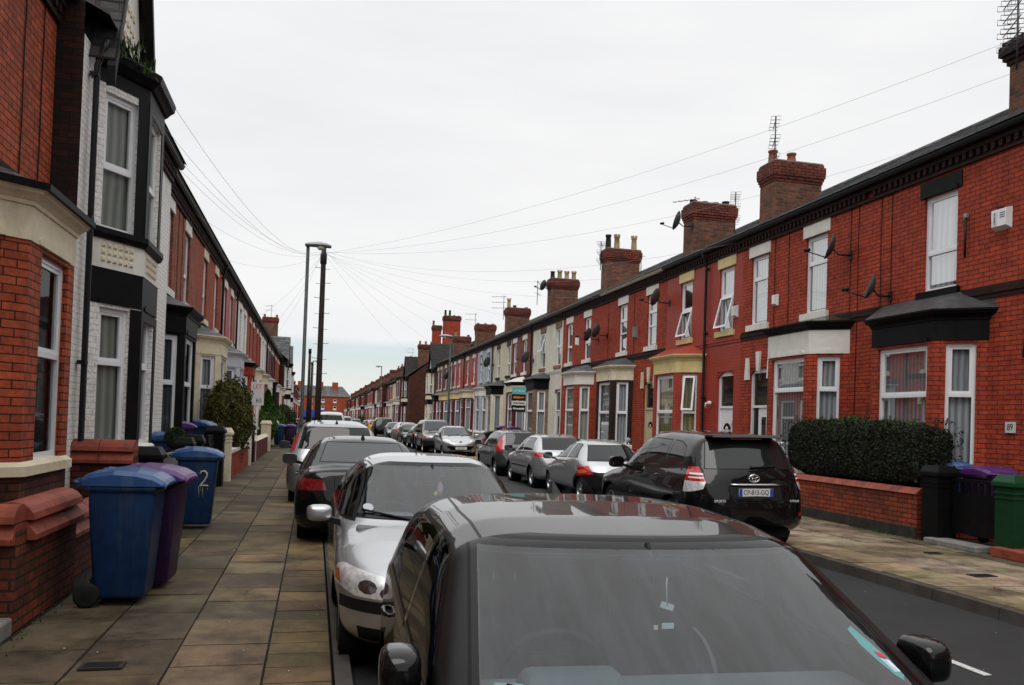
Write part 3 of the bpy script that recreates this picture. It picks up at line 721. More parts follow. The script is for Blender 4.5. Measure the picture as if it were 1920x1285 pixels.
SPECS['corsa'] = dict(L=3.82, W=1.66, H=1.42, prof=hatch(3.82, 1.42, .74, .93, .98, 1.84, 3.15, 3.55, .93, nose=.60), belt=(.88, .97), roofw=.72, wf=.78, wr=3.27, rw=.295, cf=.26, nf=2.4, yf=.8,
    ws=W2(.69, .955, .53, 1.365), rw_poly=W2(.55, 1.0, .48, 1.30), wsy=.98, wsl=.86, side=side_dlo(1.22, 1.92, 2.42, .93, .99, 1.33, 3.0, 3.25), miry=1.30, mirs=(.098, .065, .062), mirror='car_silver', miro=-.015, drv=-1,
    gaps=[((1.12, .3), (1.14, .9)), ((2.45, .3), (2.45, .93))], handles=[(2.25, .82)],
    trims=[('bumper', 'trim_black', 'F', [(-.90, .455), (.90, .455), (.90, .535), (-.90, .535)], 1, dict(free=True, ylim=.48)), ('headlight', 'lamp_clear', 'F', [(.40, .545), (.70, .555), (.83, .60), (.83, .70), (.76, .735), (.52, .69), (.42, .62)], 3, dict(end=1, ylim=.62, free=True)), ('indicator', 'lamp_amber', 'F', [(.785, .60), (.83, .62), (.83, .68), (.795, .69)], 3, dict(end=1, ylim=.62, free=True)), ('lamp_bowl', 'lamp_bowl', 'F', [(.62+.06*math.cos(a), .62+.045*math.sin(a)) for a in [k*math.pi/5 for k in range(10)]], 3, dict(end=1, ylim=.62, free=True)), ('lamp_bowl', 'lamp_bowl', 'F', [(.50+.045*math.cos(a), .59+.035*math.sin(a)) for a in [k*math.pi/5 for k in range(10)]], 3, dict(end=1, ylim=.62, free=True)),
           ('fog_lamp_recess', 'well', 'F', [(.42, .26), (.66, .27), (.68, .36), (.44, .36)], 3, dict(end=1, ylim=.6)), ('grille', 'trim_black', 'F', [(-.36, .27), (.36, .27), (.36, .38), (-.36, .38)], 1, dict(ylim=.4))],
    egaps=[(1, (-.40, .62), (.40, .62))], tgaps=[((.50, 1.90), (.55, 2.4)), ((.55, 2.4), (.52, 3.1))], aerials=[(0, 3.02, -.24)], plates=[('F', '', .44)])
SPECS['saloon'] = dict(L=4.52, W=1.80, H=1.42, prof=[(0, .42), (.012, .56), (.05, .68), (.2, .78), (.8, .90), (1.35, .975), (1.42, .99), (2.15, 1.365), (2.5, 1.41), (2.9, 1.42), (3.3, 1.385), (3.38, 1.365), (3.98, 1.065), (4.08, 1.05), (4.38, 1.03), (4.43, .99), (4.47, .75), (4.50, .6), (4.52, .42)],
    belt=(.90, 1.0), roofw=.70, wf=.78, wr=3.54, rw=.325, cr=.14, crown=.035, ws=W2(.68, 1.0, .52, 1.37), rw_poly=W2(.60, 1.08, .50, 1.345), wsy=1.4, side=side_dlo(1.6, 2.25, 2.6, .96, 1.02, 1.335, 3.3, 3.75), miry=1.75, rwmat='car_glass_pale',
    trims=[('tail_light', 'lamp_red_dark', 'F', [(.50, .755), (.92, .745), (.95, .86), (.84, .90), (.54, .885)], 3, dict(end=-1, ylim=.25, free=True)), ('bumper_insert', 'trim_black', 'F', [(-.6, .26), (.6, .26), (.55, .36), (-.55, .36)], -1)],
    gaps=[((1.5, .3), (1.52, .95)), ((2.62, .3), (2.62, .98)), ((3.45, .7), (3.6, 1.0))], egaps=[(-1, (-.82, .62), (.82, .62)), (-1, (-.4, .93), (-.4, .63)), (-1, (.4, .93), (.4, .63))], handles=[(2.4, .86), (3.35, .88)],
    aerials=[(0, 3.22, 'fin')], plates=[('R', '', .82)], spokes=5)
SPECS['mpv'] = dict(mirror='trim_black', L=4.25, W=1.80, H=1.60, prof=[(0, .45), (.012, .6), (.05, .72), (.2, .82), (.6, .95), (.9, 1.03), (1.75, 1.50), (2.1, 1.58), (2.6, 1.60), (3.4, 1.57), (3.75, 1.53), (3.8, 1.50), (4.05, 1.08), (4.12, .95), (4.2, .72), (4.24, .6), (4.25, .42)],
    belt=(.94, 1.02), roofw=.74, wf=.8, wr=3.4, rw=.315, n=7, ws=W2(.68, 1.08, .56, 1.50), rw_poly=W2(.70, 1.06, .60, 1.48), wsy=.95, side=side_dlo(1.3, 1.9, 2.3, 1.0, 1.06, 1.48, 3.5, 3.72), miry=1.42,
    trims=[('tail_light', 'lamp_red_dark', 'F', [(.78, .74), (1.0, .74), (1.0, 1.0), (.76, 1.0)], 3, dict(end=-1, ylim=.24, free=True)), ('tail_light_upper', 'lamp_red', 'F', [(.755, 1.02), (1.0, 1.02), (1.0, 1.44), (.66, 1.44), (.655, 1.42)], 3, dict(end=-1, ylim=.52, free=True))],
    gaps=[((1.4, .3), (1.4, .98)), ((2.32, .3), (2.32, 1.0))], egaps=[(-1, (-.68, .62), (.68, .62))], handles=[(2.1, .88), (3.1, .9)], aerials=[(.0, 3.6, 'fin')], wiper_r=(.0, 1.07, -.36, 1.09), plates=[('R', '', .75)])
SPECS['rav'] = dict(L=4.40, W=1.815, H=1.70, prof=[(0, .55), (.012, .70), (.05, .82), (.22, .92), (.7, 1.02), (1.05, 1.09), (1.12, 1.10), (1.85, 1.60), (2.2, 1.675), (2.7, 1.70), (3.4, 1.68), (3.88, 1.645), (3.93, 1.61), (4.20, 1.20), (4.26, 1.08), (4.33, .85), (4.385, .70), (4.40, .50)],
    belt=(1.03, 1.12), roofw=.735, wf=.88, wr=3.44, rw=.36, ww=.23, B=.28, n=7, yr=.62, nr=2.9, cr=.12, ws=W2(.70, 1.14, .56, 1.60), rw_poly=W2(.68, 1.17, .57, 1.56), wsy=1.1,
    side=[[(1.45, 1.085), (2.30, 1.11), (2.30, 1.575), (2.12, 1.57), (1.98, 1.53)], [(2.37, 1.11), (3.05, 1.13), (3.05, 1.56), (2.37, 1.575)], [(3.12, 1.135), (3.72, 1.20), (3.62, 1.47), (3.40, 1.54), (3.12, 1.56)]], miry=1.55, mirs=(.12, .08, .095),
    trims=[('tail_light', 'lamp_red', 'F', [(.70, 1.0), (1.0, 1.0), (1.0, 1.20), (.73, 1.20)], 3, dict(end=-1, ylim=.50, free=True)), ('tail_light_lower', 'lamp_clear', 'F', [(.74, .90), (1.0, .80), (1.0, 1.0), (.70, 1.0)], 3, dict(end=-1, ylim=.48, free=True)),
           ('tail_light_band', 'ink_white', 'F', [(.71, 1.09), (1.0, 1.09), (1.0, 1.115), (.71, 1.115)], 3, dict(end=-1, ylim=.45, free=True)), ('tail_light_band', 'ink_white', 'F', [(.71, 1.04), (1.0, 1.04), (1.0, 1.06), (.71, 1.06)], 3, dict(end=-1, ylim=.45, free=True)),
           ('bumper', 'car_black', 'F', [(-.95, .30), (.95, .30), (.95, .62), (-.95, .62)], -1, dict(free=True, ylim=.5)), ('bumper_reflector', 'lamp_red', 'F', [(.70, .52), (.86, .53), (.86, .58), (.70, .57)], 3, dict(end=-1, ylim=.5)),
           ('plate_recess', 'trim_black', 'F', [(-.36, .78), (.36, .78), (.40, .94), (-.40, .94)], -1)],
    gaps=[((1.45, .4), (1.42, 1.05)), ((2.33, .4), (2.33, 1.08)), ((3.08, .7), (3.2, 1.1))], egaps=[(-1, (-.70, 1.18), (-.70, .66)), (-1, (-.72, .64), (.72, .64)), (-1, (.70, 1.18), (.70, .66))], handles=[(2.15, 1.0), (2.95, 1.02)],
    aerials=[(.0, 3.55, .17)], wiper_r=(.02, 1.20, -.40, 1.215), plates=[('R', 'CP-815-GQ', .86)], platemat='plate_white', euro=True, spokes=5, rim='alloy')
SPECS['ka'] = dict(L=3.62, W=1.64, H=1.40, prof=[(0, .42), (.012, .56), (.06, .68), (.22, .78), (.6, .90), (.78, .96), (1.6, 1.34), (1.9, 1.39), (2.2, 1.40), (2.6, 1.37), (2.85, 1.31), (3.28, .99), (3.42, .86), (3.54, .70), (3.60, .58), (3.62, .42)],
    belt=(.86, .98), roofw=.68, wf=.64, wr=3.09, rw=.28, n=5, nr=2.2, yr=.8, cr=.20, ws=W2(.66, .98, .50, 1.33), rw_poly=W2(.62, .93, .47, 1.285), wsy=.82, side=side_dlo(1.05, 1.7, 2.15, .93, .99, 1.30, 2.62, 2.85), miry=1.15,
    trims=[('bumper', 'trim_black', 'F', [(-1, .2), (1, .2), (1, .60), (.86, .70), (-.86, .70), (-1, .60)], -1, dict(free=True, ylim=.62)), ('bumper_side', 'trim_black', 'S', [(2.70, .25), (3.62, .25), (3.62, .68), (3.35, .72), (3.05, .70), (2.78, .55)], 2, dict(free=True)),
           ('tail_light', 'lamp_red', 'F', [(.56, .66), (.80, .62), (.86, .70), (.80, .80), (.62, .84)], 3, dict(end=-1, ylim=.62, free=True)), ('indicator', 'lamp_amber', 'F', [(.66, .70), (.78, .66), (.80, .72), (.70, .76)], 3, dict(end=-1, ylim=.62, free=True))],
    gaps=[((1.0, .3), (1.05, .92)), ((2.2, .3), (2.2, .96))], handles=[(2.0, .84)], aerials=[], wiper_r=(.0, .95, -.36, 1.0), plates=[('R', '', .56)])
SPECS['ibiza'] = dict(mirror='trim_black', L=3.95, W=1.70, H=1.44, prof=hatch(3.95, 1.44, .78, .96, 1.0, 1.82, 3.38, 3.76, .97), belt=(.90, .99), roofw=.72, wf=.80, wr=3.26, rw=.30, nr=2.6, yr=.6, ws=W2(.68, .98, .54, 1.38), rw_poly=W2(.60, 1.03, .52, 1.36), wsy=1.0, side=side_dlo(1.2, 1.9, 2.35, .95, 1.0, 1.34, 3.1, 3.4), miry=1.35,
    trims=[('tail_light', 'lamp_red', 'F', [(.48, .84), (.95, .86), (.95, .96), (.52, .97)], 3, dict(end=-1, ylim=.42, free=True)), ('side_strip', 'trim_black', 'S', [(1.15, .52), (2.95, .53), (2.95, .57), (1.15, .56)], 2)],
    gaps=[((1.15, .3), (1.18, .94)), ((2.45, .3), (2.45, .98))], egaps=[(-1, (-.7, .60), (.7, .60))], handles=[(2.25, .86)], aerials=[(0, 3.2, .12)], wiper_r=(.0, 1.04, -.34, 1.06), plates=[('R', '', .70)])
SPECS['punto'] = dict(L=3.80, W=1.66, H=1.48, prof=hatch(3.80, 1.48, .80, .98, .95, 1.72, 3.42, 3.68, .96), belt=(.92, 1.0), roofw=.74, wf=.78, wr=3.24, rw=.295, ws=W2(.66, 1.0, .54, 1.42), rw_poly=W2(.52, 1.02, .46, 1.38), wsy=.95, side=side_dlo(1.15, 1.8, 2.25, .97, 1.02, 1.38, 3.2, 3.45), miry=1.3,
    trims=[('tail_light', 'lamp_red', 'F', [(.60, .80), (1.0, .80), (1.0, 1.36), (.56, 1.36)], 3, dict(end=-1, ylim=.36, free=True))],
    gaps=[((1.1, .3), (1.13, .94)), ((2.28, .3), (2.28, .98))], handles=[(2.1, .86)], aerials=[(0, 1.95, .2)], wiper_r=(.0, 1.03, -.3, 1.05), plates=[('R', '', .70)])
SPECS['mini'] = dict(L=3.43, W=1.63, H=1.46, prof=[(0, .42), (.012, .55), (.05, .66), (.2, .78), (.45, .90), (.68, .98), (1.6, 1.40), (1.9, 1.45), (2.2, 1.46), (2.7, 1.43), (3.05, 1.36), (3.25, 1.02), (3.34, .8), (3.42, .6), (3.43, .42)],
    belt=(.90, 1.0), roofw=.71, wf=.74, wr=3.08-.0, rw=.28, nf=2.3, ws=W2(.68, 1.0, .52, 1.38), rw_poly=W2(.55, 1.05, .48, 1.34), wsy=.7, side=side_dlo(1.0, 1.7, 2.1, .96, 1.0, 1.36, 2.85, 3.0), miry=1.15,
    trims=[('headlight', 'lamp_clear', 'F', [(.42, .70), (.80, .78), (.80, .86), (.50, .84)], 3, dict(end=1, ylim=.65, free=True)), ('grille', 'seal_black', 'F', [(-.62, .50), (-.45, .36), (.45, .36), (.62, .50), (.62, .55), (-.62, .55)], 1, dict(ylim=.6))],
    gaps=[((1.05, .3), (1.08, .94)), ((2.15, .3), (2.15, .98))], egaps=[(1, (-.6, .64), (.6, .64))], handles=[(2.0, .86)], plates=[('F', 'PL07 EZH', .45)], aerials=[(0, 1.75, .15)])
SPECS['suv'] = dict(L=4.45, W=1.81, H=1.74, prof=[(0, .55), (.012, .75), (.05, .90), (.2, .98), (.7, 1.05), (1.12, 1.10), (1.75, 1.62), (2.0, 1.70), (2.6, 1.74), (3.8, 1.72), (4.1, 1.66), (4.3, 1.12), (4.38, .9), (4.44, .6), (4.45, .5)],
    belt=(1.03, 1.10), roofw=.77, wf=.88, wr=3.44, rw=.36, ww=.22, B=.28, n=8, ws=W2(.70, 1.15, .60, 1.64), rw_poly=W2(.64, 1.18, .56, 1.6), wsy=1.12, side=side_dlo(1.45, 1.95, 2.4, 1.08, 1.13, 1.6, 3.9, 4.05), miry=1.55, mirror='trim_black',
    trims=[('headlight', 'lamp_clear', 'F', [(.45, .78), (.9, .78), (.9, .92), (.45, .90)], 3, dict(end=1, ylim=.45, free=True)), ('grille', 'trim_black', 'F', [(-.4, .76), (.4, .76), (.4, .90), (-.4, .90)], 1), ('bumper', 'trim_black', 'F', [(-1, .3), (1, .3), (1, .66), (-1, .66)], 1, dict(free=True, ylim=.6)),
           ('indicator', 'lamp_amber', 'F', [(.74, .79), (.95, .79), (.95, .9), (.76, .9)], 3, dict(end=1, ylim=.5, free=True))], plates=[('F', '', .5)], gaps=[((2.42, .4), (2.42, 1.08))])
SPECS['estate'] = dict(mirror='trim_black', L=4.55, W=1.76, H=1.48, prof=[(0, .42), (.012, .56), (.05, .68), (.2, .78), (.8, .90), (1.2, .97), (2.0, 1.40), (2.4, 1.47), (3.2, 1.48), (4.0, 1.44), (4.1, 1.40), (4.38, 1.02), (4.44, .9), (4.52, .65), (4.54, .55), (4.55, .42)],
    belt=(.90, .99), roofw=.72, wf=.85, wr=3.55, rw=.31, ws=W2(.68, .99, .54, 1.40), rw_poly=W2(.60, 1.04, .52, 1.38), wsy=1.2, side=side_dlo(1.45, 2.1, 2.5, .95, 1.0, 1.38, 3.9, 4.1), miry=1.65,
    trims=[('tail_light', 'lamp_red', 'F', [(.58, .78), (1.0, .78), (1.0, 1.05), (.62, 1.05)], 3, dict(end=-1, ylim=.3, free=True)), ('headlight', 'lamp_clear', 'F', [(.4, .60), (.85, .60), (.85, .74), (.42, .72)], 3, dict(end=1, ylim=.45, free=True))], plates=[('R', '', .72), ('F', '', .45)])
SPECS['van'] = dict(L=4.8, W=1.9, H=1.95, prof=[(0, .5), (.012, .7), (.05, .9), (.2, 1.0), (.7, 1.12), (.95, 1.18), (1.75, 1.82), (2.0, 1.92), (2.6, 1.95), (4.4, 1.94), (4.65, 1.88), (4.75, 1.2), (4.78, .8), (4.8, .5)],
    belt=(1.1, 1.2), roofw=.80, wf=.9, wr=3.8, rw=.33, n=9, ws=W2(.76, 1.22, .66, 1.82), rw_poly=W2(.68, 1.3, .62, 1.75), wsy=.95, side=[[(1.3, 1.12), (2.1, 1.15), (2.1, 1.72), (1.95, 1.72)]], miry=1.35, mirs=(.12, .08, .14), mirror='trim_black',
    trims=[('tail_light', 'lamp_red', 'F', [(.76, .9), (1.0, .9), (1.0, 1.3), (.78, 1.3)], 3, dict(end=-1, ylim=.25, free=True)), ('headlight', 'lamp_clear', 'F', [(.45, .70), (.9, .70), (.9, .9), (.5, .86)], 3, dict(end=1, ylim=.45, free=True)), ('bumper', 'trim_black', 'F', [(-1, .3), (1, .3), (1, .6), (-1, .6)], 1, dict(free=True, ylim=.5))], plates=[('F', '', .55)])
def place_car(key, x0, yf, rear_faces_us, col, label, detail=2, z=-.11, tilt=0, rz=0, group='cars parked along the street', cat='car', over=None, name=None):
    """x0 = x of the side nearest the left kerb, yf = y of the end nearest the camera"""
    sp = dict(SPECS[key]); sp.update(over or {})
    L, W = sp['L'], sp['W']
    root = empty(name or {'saloon': 'saloon_car', 'suv': 'off_road_car', 'rav': 'off_road_car', 'van': 'panel_van', 'estate': 'estate_car', 'mpv': 'people_carrier'}.get(key, 'hatchback_car'), (x0+W/2, yf+L/2, z), label, cat, group)
    root.rotation_euler = (0, tilt, rz+math.pi) if rear_faces_us else (0, -tilt, rz)   # tilt > 0 lifts the +X side
    c, made = build_car(root, key, sp, col, detail)
    return root, c, made
# ------------------------------------------------------------------ the ground
XR_KERB, XR_WALL, XL_KERB, XL_WALL = 6.53, 9.35, .30, -2.02
XFR, XFL = 10.6, -3.2          # house fronts right and left
Y_END = 285
g = MB()
xs = [-400, -60, -12]+[XL_KERB+.0]+[.8, 1.6, 2.6, 3.4, 4.4, 5.4, XR_KERB]+[20, 70, 400]
def road_z(x): return -.055-.065*((x-3.4)/3.1)**2 if XL_KERB-.01 <= x <= XR_KERB+.01 else -.13
ys = [-60, -8, 0, 10, 30, 60, 120, 200, 300, 700, 1500]
vs = [(x, y, road_z(x)) for y in ys for x in xs]; n = len(xs)
g.faces(vs, [(j*n+i, j*n+i+1, (j+1)*n+i+1, (j+1)*n+i) for j in range(len(ys)-1) for i in range(n-1)], 'asphalt', True)
tag(g.build('road'), kind='structure')
def slabs(name, x_edges, y0, y1, tints, seed, zt=0.0, lens=(.42, .78), missing=0):
    rnd = random.Random(seed); b = MB(); cols = []
    for k in range(len(x_edges)-1):
        xa, xb = x_edges[k], x_edges[k+1]; y = y0-rnd.random()
        while y < y1:
            l = rnd.uniform(*lens[k]) if isinstance(lens, list) else rnd.uniform(*lens)
            far = y > 60
            gp = .008; dz = rnd.uniform(-.004, .004); dt = [rnd.uniform(-.003, .003) for _ in range(4)]
            t = rnd.choice(tints[k]); t = tuple(c*((1.0 if k == 2 else .80) if name == 'pavement_left' else .95) for c in t); f = rnd.uniform(.74, 1.14); t = tuple(c*f*rnd.uniform(.94, 1.06) for c in t)
            x1_, x2_ = xa+gp, xb-gp; ya, yb = y+gp, y+l-gp
            z = [zt+dz+q for q in dt]
            nf = len(b.f)
            b.faces([(x1_, ya, z[0]), (x2_, ya, z[1]), (x2_, yb, z[2]), (x1_, yb, z[3])], [(0, 1, 2, 3)], 'paving')
            cols += [t]*4
            if not far:
                b.faces([(x1_, ya, z[0]), (x1_, ya, z[0]-.03), (x2_, ya, z[1]-.03), (x2_, ya, z[1]), (x2_, yb, z[2]-.03), (x2_, yb, z[2]), (x1_, yb, z[3]-.03), (x1_, yb, z[3])],
                        [(0, 1, 2, 3), (3, 2, 4, 5), (5, 4, 6, 7), (7, 6, 1, 0)], 'paving'); cols += [t]*8
            y += l
    o = b.build(name); me = o.data; a = me.color_attributes.new('tint', 'FLOAT_COLOR', 'POINT')
    a.data.foreach_set('color', [c for t in cols for c in (t[0], t[1], t[2], 1)])
    tag(o, kind='structure'); return o
TAN = (.170, .128, .078); PINK = (.180, .128, .082); GRY = (.150, .125, .082); YEL = (.175, .130, .070); DRK = (.115, .092, .060); PALE = (.27, .215, .150)
slabs('pavement_left', [-2.02, -1.43, -.85, -.255, .17], -3, 120, [[DRK, DRK, TAN, GRY], [DRK, TAN, GRY, PINK], [PINK, TAN, PINK, GRY], [YEL, YEL, TAN]], 3, lens=[(.55, .8), (.5, .9), (.5, .75), (.28, .44)])
PALEY = (.31, .25, .155); PALEP = (.30, .24, .185)
slabs('pavement_right', [6.69, 7.42, 8.15, 8.95, 9.35], -3, 120, [[PALEY, PALEY, PALE], [PALEP, PALE, PALEP], [PALEP, PALE, GRY], [GRY, DRK, PALE]], 5, lens=[(.40, .6), (.7, 1.1), (.6, .95), (.5, .9)])
b = MB(); b.box2((-2.4, -8, -.14), (.17, 285, -.008), 'joint'); tag(b.build('pavement_base_left'), kind='structure')
b = MB(); b.box2((6.67, -8, -.14), (9.75, 285, -.008), 'joint'); tag(b.build('pavement_base_right'), kind='structure')
b = MB()
y = -4
while y < 285:
    l = .9 if y < 60 else 3; b.box(((XL_KERB+.175)/2, y+l/2, -.07), (XL_KERB-.185, l-.012, .14+random.uniform(-.004, .004)), 'kerb', taper=(.92, 1)); b.box((6.61, y+l/2, -.075), (.155, l-.012, .15+random.uniform(-.004, .004)), 'kerb', taper=(.80, 1)); y += l
tag(b.build('kerb'), kind='structure')
b = MB()
b.box2((-14, -8, -.14), (-2.4, 285, -.02), 'earth'); b.box2((9.75, -8, -.14), (24, 285, -.02), 'earth'); tag(b.build('garden_ground'), kind='structure')
b = MB()
for (x0, y0, x1, y1) in [(4.74, 5.05, 4.81, 5.72), (4.80, 8.6, 4.87, 9.6)]: b.box2((x0, y0, road_z(4.8)+.004), (x1, y1, road_z(4.8)+.008), 'road_paint')
tag(b.build('road_marking'), kind='structure')
rnd = random.Random(4); b = MB()
for i in range(140):
    x = rnd.uniform(2.2, 6.4); y = rnd.uniform(3, 14); s = rnd.uniform(.006, .018); z = road_z(x)+.004
    b.face([(x, y, z), (x+s, y+s*.3, z+.003), (x+s*.8, y+s, z), (x-s*.2, y+s*.7, z+.002)], rnd.choice(['litter', 'stone_cream', 'moss']))
for i in range(160):
    x = rnd.uniform(-1.95, .1); y = rnd.uniform(4.5, 22); s = rnd.uniform(.005, .016)
    b.face([(x, y, .010), (x+s, y+s*.3, .013), (x+s*.8, y+s, .010), (x-s*.2, y+s*.7, .012)], rnd.choice(['litter', 'moss', 'soil_and_hedge_shade', 'stone_grey']))
tag(b.build('litter_scraps'), 'small scraps, leaves and grit scattered on road and pavement', 'litter', kind='stuff')
for (x, y, sx, sy, lb) in [(7.78, 8.35, .30, .16, 'dark iron stopcock cover nearer the kerb on the right pavement'), (8.5, 10.0, .22, .13, 'dark iron cover in front of the black gate posts'), (-1.25, 5.75, .26, .14, 'dark iron cover in the left pavement slabs by the near bin')]:
    b = MB(); b.box((x, y, .008), (sx, sy, .012), 'iron'); b.box((x, y, .0155), (sx*.8, sy*.7, .003), 'trim_black'); tag(b.build('drain_cover'), lb, 'drain cover')
b = MB(); rnd = random.Random(21)
for (x, y, n_, a_) in [(-.55, 7.7, 7, .4), (-.55, 7.95, 5, 2.0), (-1.1, 10.2, 6, .9), (-.6, 13.5, 6, .2), (-1.6, 6.9, 6, 1.2), (7.9, 9.6, 8, 1.9), (8.4, 8.2, 7, .4), (7.2, 7.3, 6, 1.2), (8.2, 12.4, 7, .1)]:
    for _ in range(n_):
        l = rnd.uniform(.05, .13); a_ += rnd.uniform(-.6, .6); x1, y1 = x+math.cos(a_)*l, y+math.sin(a_)*l; w_ = rnd.uniform(.0018, .004); nx, ny = -math.sin(a_)*w_, math.cos(a_)*w_
        b.face([(x-nx, y-ny, .0095), (x1-nx, y1-ny, .0095), (x1+nx, y1+ny, .0095), (x+nx, y+ny, .0095)], 'joint'); x, y = x1, y1
tag(b.build('slab_cracks'), kind='structure')
# weeds at the wall foot
def tuft(b, x, y, z, h, n, rnd, mat='leaf_green', spread=.06):
    for _ in range(n):
        a = rnd.uniform(0, 6.28); l = h*rnd.uniform(.5, 1); w = .006+.1*h*rnd.random(); bx, by = x+rnd.gauss(0, spread), y+rnd.gauss(0, spread)
        dx, dy = math.cos(a), math.sin(a); tl = rnd.uniform(.1, .7)*l
        b.face([(bx-dy*w, by+dx*w, z), (bx+dy*w, by-dx*w, z), (bx+dx*tl, by+dy*tl, z+l)], mat)
b = MB(); rnd = random.Random(9)
for i in range(70): tuft(b, 9.30, rnd.uniform(10.9, 16), 0, .035, 6, rnd)
for i in range(60): tuft(b, -2.0, rnd.uniform(6, 20), 0, .035, 5, rnd)
tag(b.build('weeds'), 'tiny green weeds growing along the foot of the garden walls', 'weeds', kind='stuff')

# ------------------------------------------------------------------ houses
class H:
    """a terraced house; local frame: o = out of the wall towards the street, a = along the street"""
    def __init__(s, side, y0, y1, label, xw=None, name='terraced_house', cat='house', group=None):
        s.d = -1 if side == 'R' else 1; s.X = xw if xw is not None else (XFR if side == 'R' else XFL); s.y0, s.y1 = y0, y1; s.yc = (y0+y1)/2
        s.root = empty(name, (s.X, s.yc, 0), label, cat, group)
    def P(s, o, a, z): return (s.d*o, a-s.yc, z)
    def box(s, b, o0, o1, a0, a1, z0, z1, mat):
        p, q = s.P(o0, a0, z0), s.P(o1, a1, z1); b.box2(p, q, mat)
    def panel(s, b, p0, p1, z0, z1, holes, mat, depth=.11, revmat=None):
        """wall sheet from plan point p0 to p1 with holes (s0,s1,za,zb) and reveals going back by depth"""
        (o0, a0), (o1, a1) = p0, p1; L = math.hypot(o1-o0, a1-a0); do, da = (o1-o0)/L, (a1-a0)/L
        no, na = da, -do     # outward when the wall runs with increasing a: (1,0)
        if no < 0 or (abs(no) < 1e-6 and s.flip): no, na = -no, -na
        pt = lambda t, z, k=0: s.P(o0+do*t-no*k, a0+da*t-na*k, z)
        ss = sorted({0, L, *[h[0] for h in holes], *[h[1] for h in holes]}); zs = sorted({z0, z1, *[h[2] for h in holes], *[h[3] for h in holes]})
        for i in range(len(ss)-1):
            for j in range(len(zs)-1):
                m, k = (ss[i]+ss[i+1])/2, (zs[j]+zs[j+1])/2
                if any(h[0] < m < h[1] and h[2] < k < h[3] for h in holes): continue
                b.face([pt(ss[i], zs[j]), pt(ss[i+1], zs[j]), pt(ss[i+1], zs[j+1]), pt(ss[i], zs[j+1])], mat)
        for h in holes:
            r = revmat or mat
            b.face([pt(h[0], h[2]), pt(h[0], h[3]), pt(h[0], h[3], depth), pt(h[0], h[2], depth)], r); b.face([pt(h[1], h[2]), pt(h[1], h[3]), pt(h[1], h[3], depth), pt(h[1], h[2], depth)], r)
            b.face([pt(h[0], h[3]), pt(h[1], h[3]), pt(h[1], h[3], depth), pt(h[0], h[3], depth)], r); b.face([pt(h[0], h[2]), pt(h[1], h[2]), pt(h[1], h[2], depth), pt(h[0], h[2], depth)], r)
        return pt
    flip = False
    def window(s, p0, p1, h, style='sash', cur='net', fmat='upvc', depth=.10, split=.42, open_=None):
        (o0, a0), (o1, a1) = p0, p1; L = math.hypot(o1-o0, a1-a0); do, da = (o1-o0)/L, (a1-a0)/L; no, na = da, -do
        if no < 0: no, na = -no, -na
        s0, s1, z0, z1 = h
        def bx(b, t0, t1, za, zb, k0, k1, mat):
            vs = []
            for z in (za, zb):
                for t, k in ((t0, k0), (t1, k0), (t1, k1), (t0, k1)): vs.append(s.P(o0+do*t-no*k, a0+da*t-na*k, z))
            b.faces(vs, [(0, 3, 2, 1), (4, 5, 6, 7), (0, 1, 5, 4), (1, 2, 6, 5), (2, 3, 7, 6), (3, 0, 4, 7)], mat)
        b = MB(); w = .055; k0, k1 = depth-.055, depth
        bx(b, s0, s0+w, z0, z1, k0, k1, fmat); bx(b, s1-w, s1, z0, z1, k0, k1, fmat); bx(b, s0+w, s1-w, z1-w, z1, k0, k1, fmat); bx(b, s0+w, s1-w, z0, z0+w, k0, k1, fmat)
        zm = z0+(z1-z0)*split
        if style in ('sash', 'top', 'top2'):
            bx(b, s0+w, s1-w, zm-.03, zm+.03, k0-.004, k1, fmat)
            # opening light frame in the upper part
            za, zb, q = zm+.03, z1-w, .04
            if open_ != 'up':
                bx(b, s0+w, s0+w+q, za, zb, k0+.012, k1, fmat); bx(b, s1-w-q, s1-w, za, zb, k0+.012, k1, fmat); bx(b, s0+w+q, s1-w-q, zb-q, zb, k0+.012, k1, fmat); bx(b, s0+w+q, s1-w-q, za, za+q, k0+.012, k1, fmat)
            if style == 'top2': bx(b, s0+w, s1-w, zm-(z1-z0)*.28, zm-(z1-z0)*.28+.05, k0, k1, fmat)
        if style == 'vert': bx(b, (s0+s1)/2-.03, (s0+s1)/2+.03, z0+w, z1-w, k0, k1, fmat)
        if style == 'leaded':
            zt = z1-(z1-z0)*.3; bx(b, s0+w, s1-w, zt, zt+.05, k0, k1, fmat)
        wf = b.build('window_frame' if False else 'window', s.root)
        g = MB(); kk = depth-.022
        pt = lambda t, z, k: s.P(o0+do*t-no*k, a0+da*t-na*k, z)
        g.face([pt(s0+w, z0+w, kk), pt(s1-w, z0+w, kk), pt(s1-w, z1-w, kk), pt(s0+w, z1-w, kk)], 'glass')
        g.build('pane', wf)
        c = MB(); kc = depth+.045
        if cur == 'net_half': c.face([pt(s0, z0, kc), pt(s1, z0, kc), pt(s1, zm, kc), pt(s0, zm, kc)], 'net'); c.face([pt(s0, zm, kc), pt(s1, zm, kc), pt(s1, z1, kc), pt(s0, z1, kc)], 'net_dim')
        elif cur == 'side':
            m = s0+(s1-s0)*.3; c.face([pt(s0, z0, kc), pt(m, z0, kc), pt(m, z1, kc), pt(s0, z1, kc)], 'room_dark'); c.face([pt(m, z0, kc), pt(s1, z0, kc), pt(s1, z1, kc), pt(m, z1, kc)], 'drape_white')
        else: c.face([pt(s0, z0, kc), pt(s1, z0, kc), pt(s1, z1, kc), pt(s0, z1, kc)], cur)
        c.build('curtain_or_dark_room', wf)
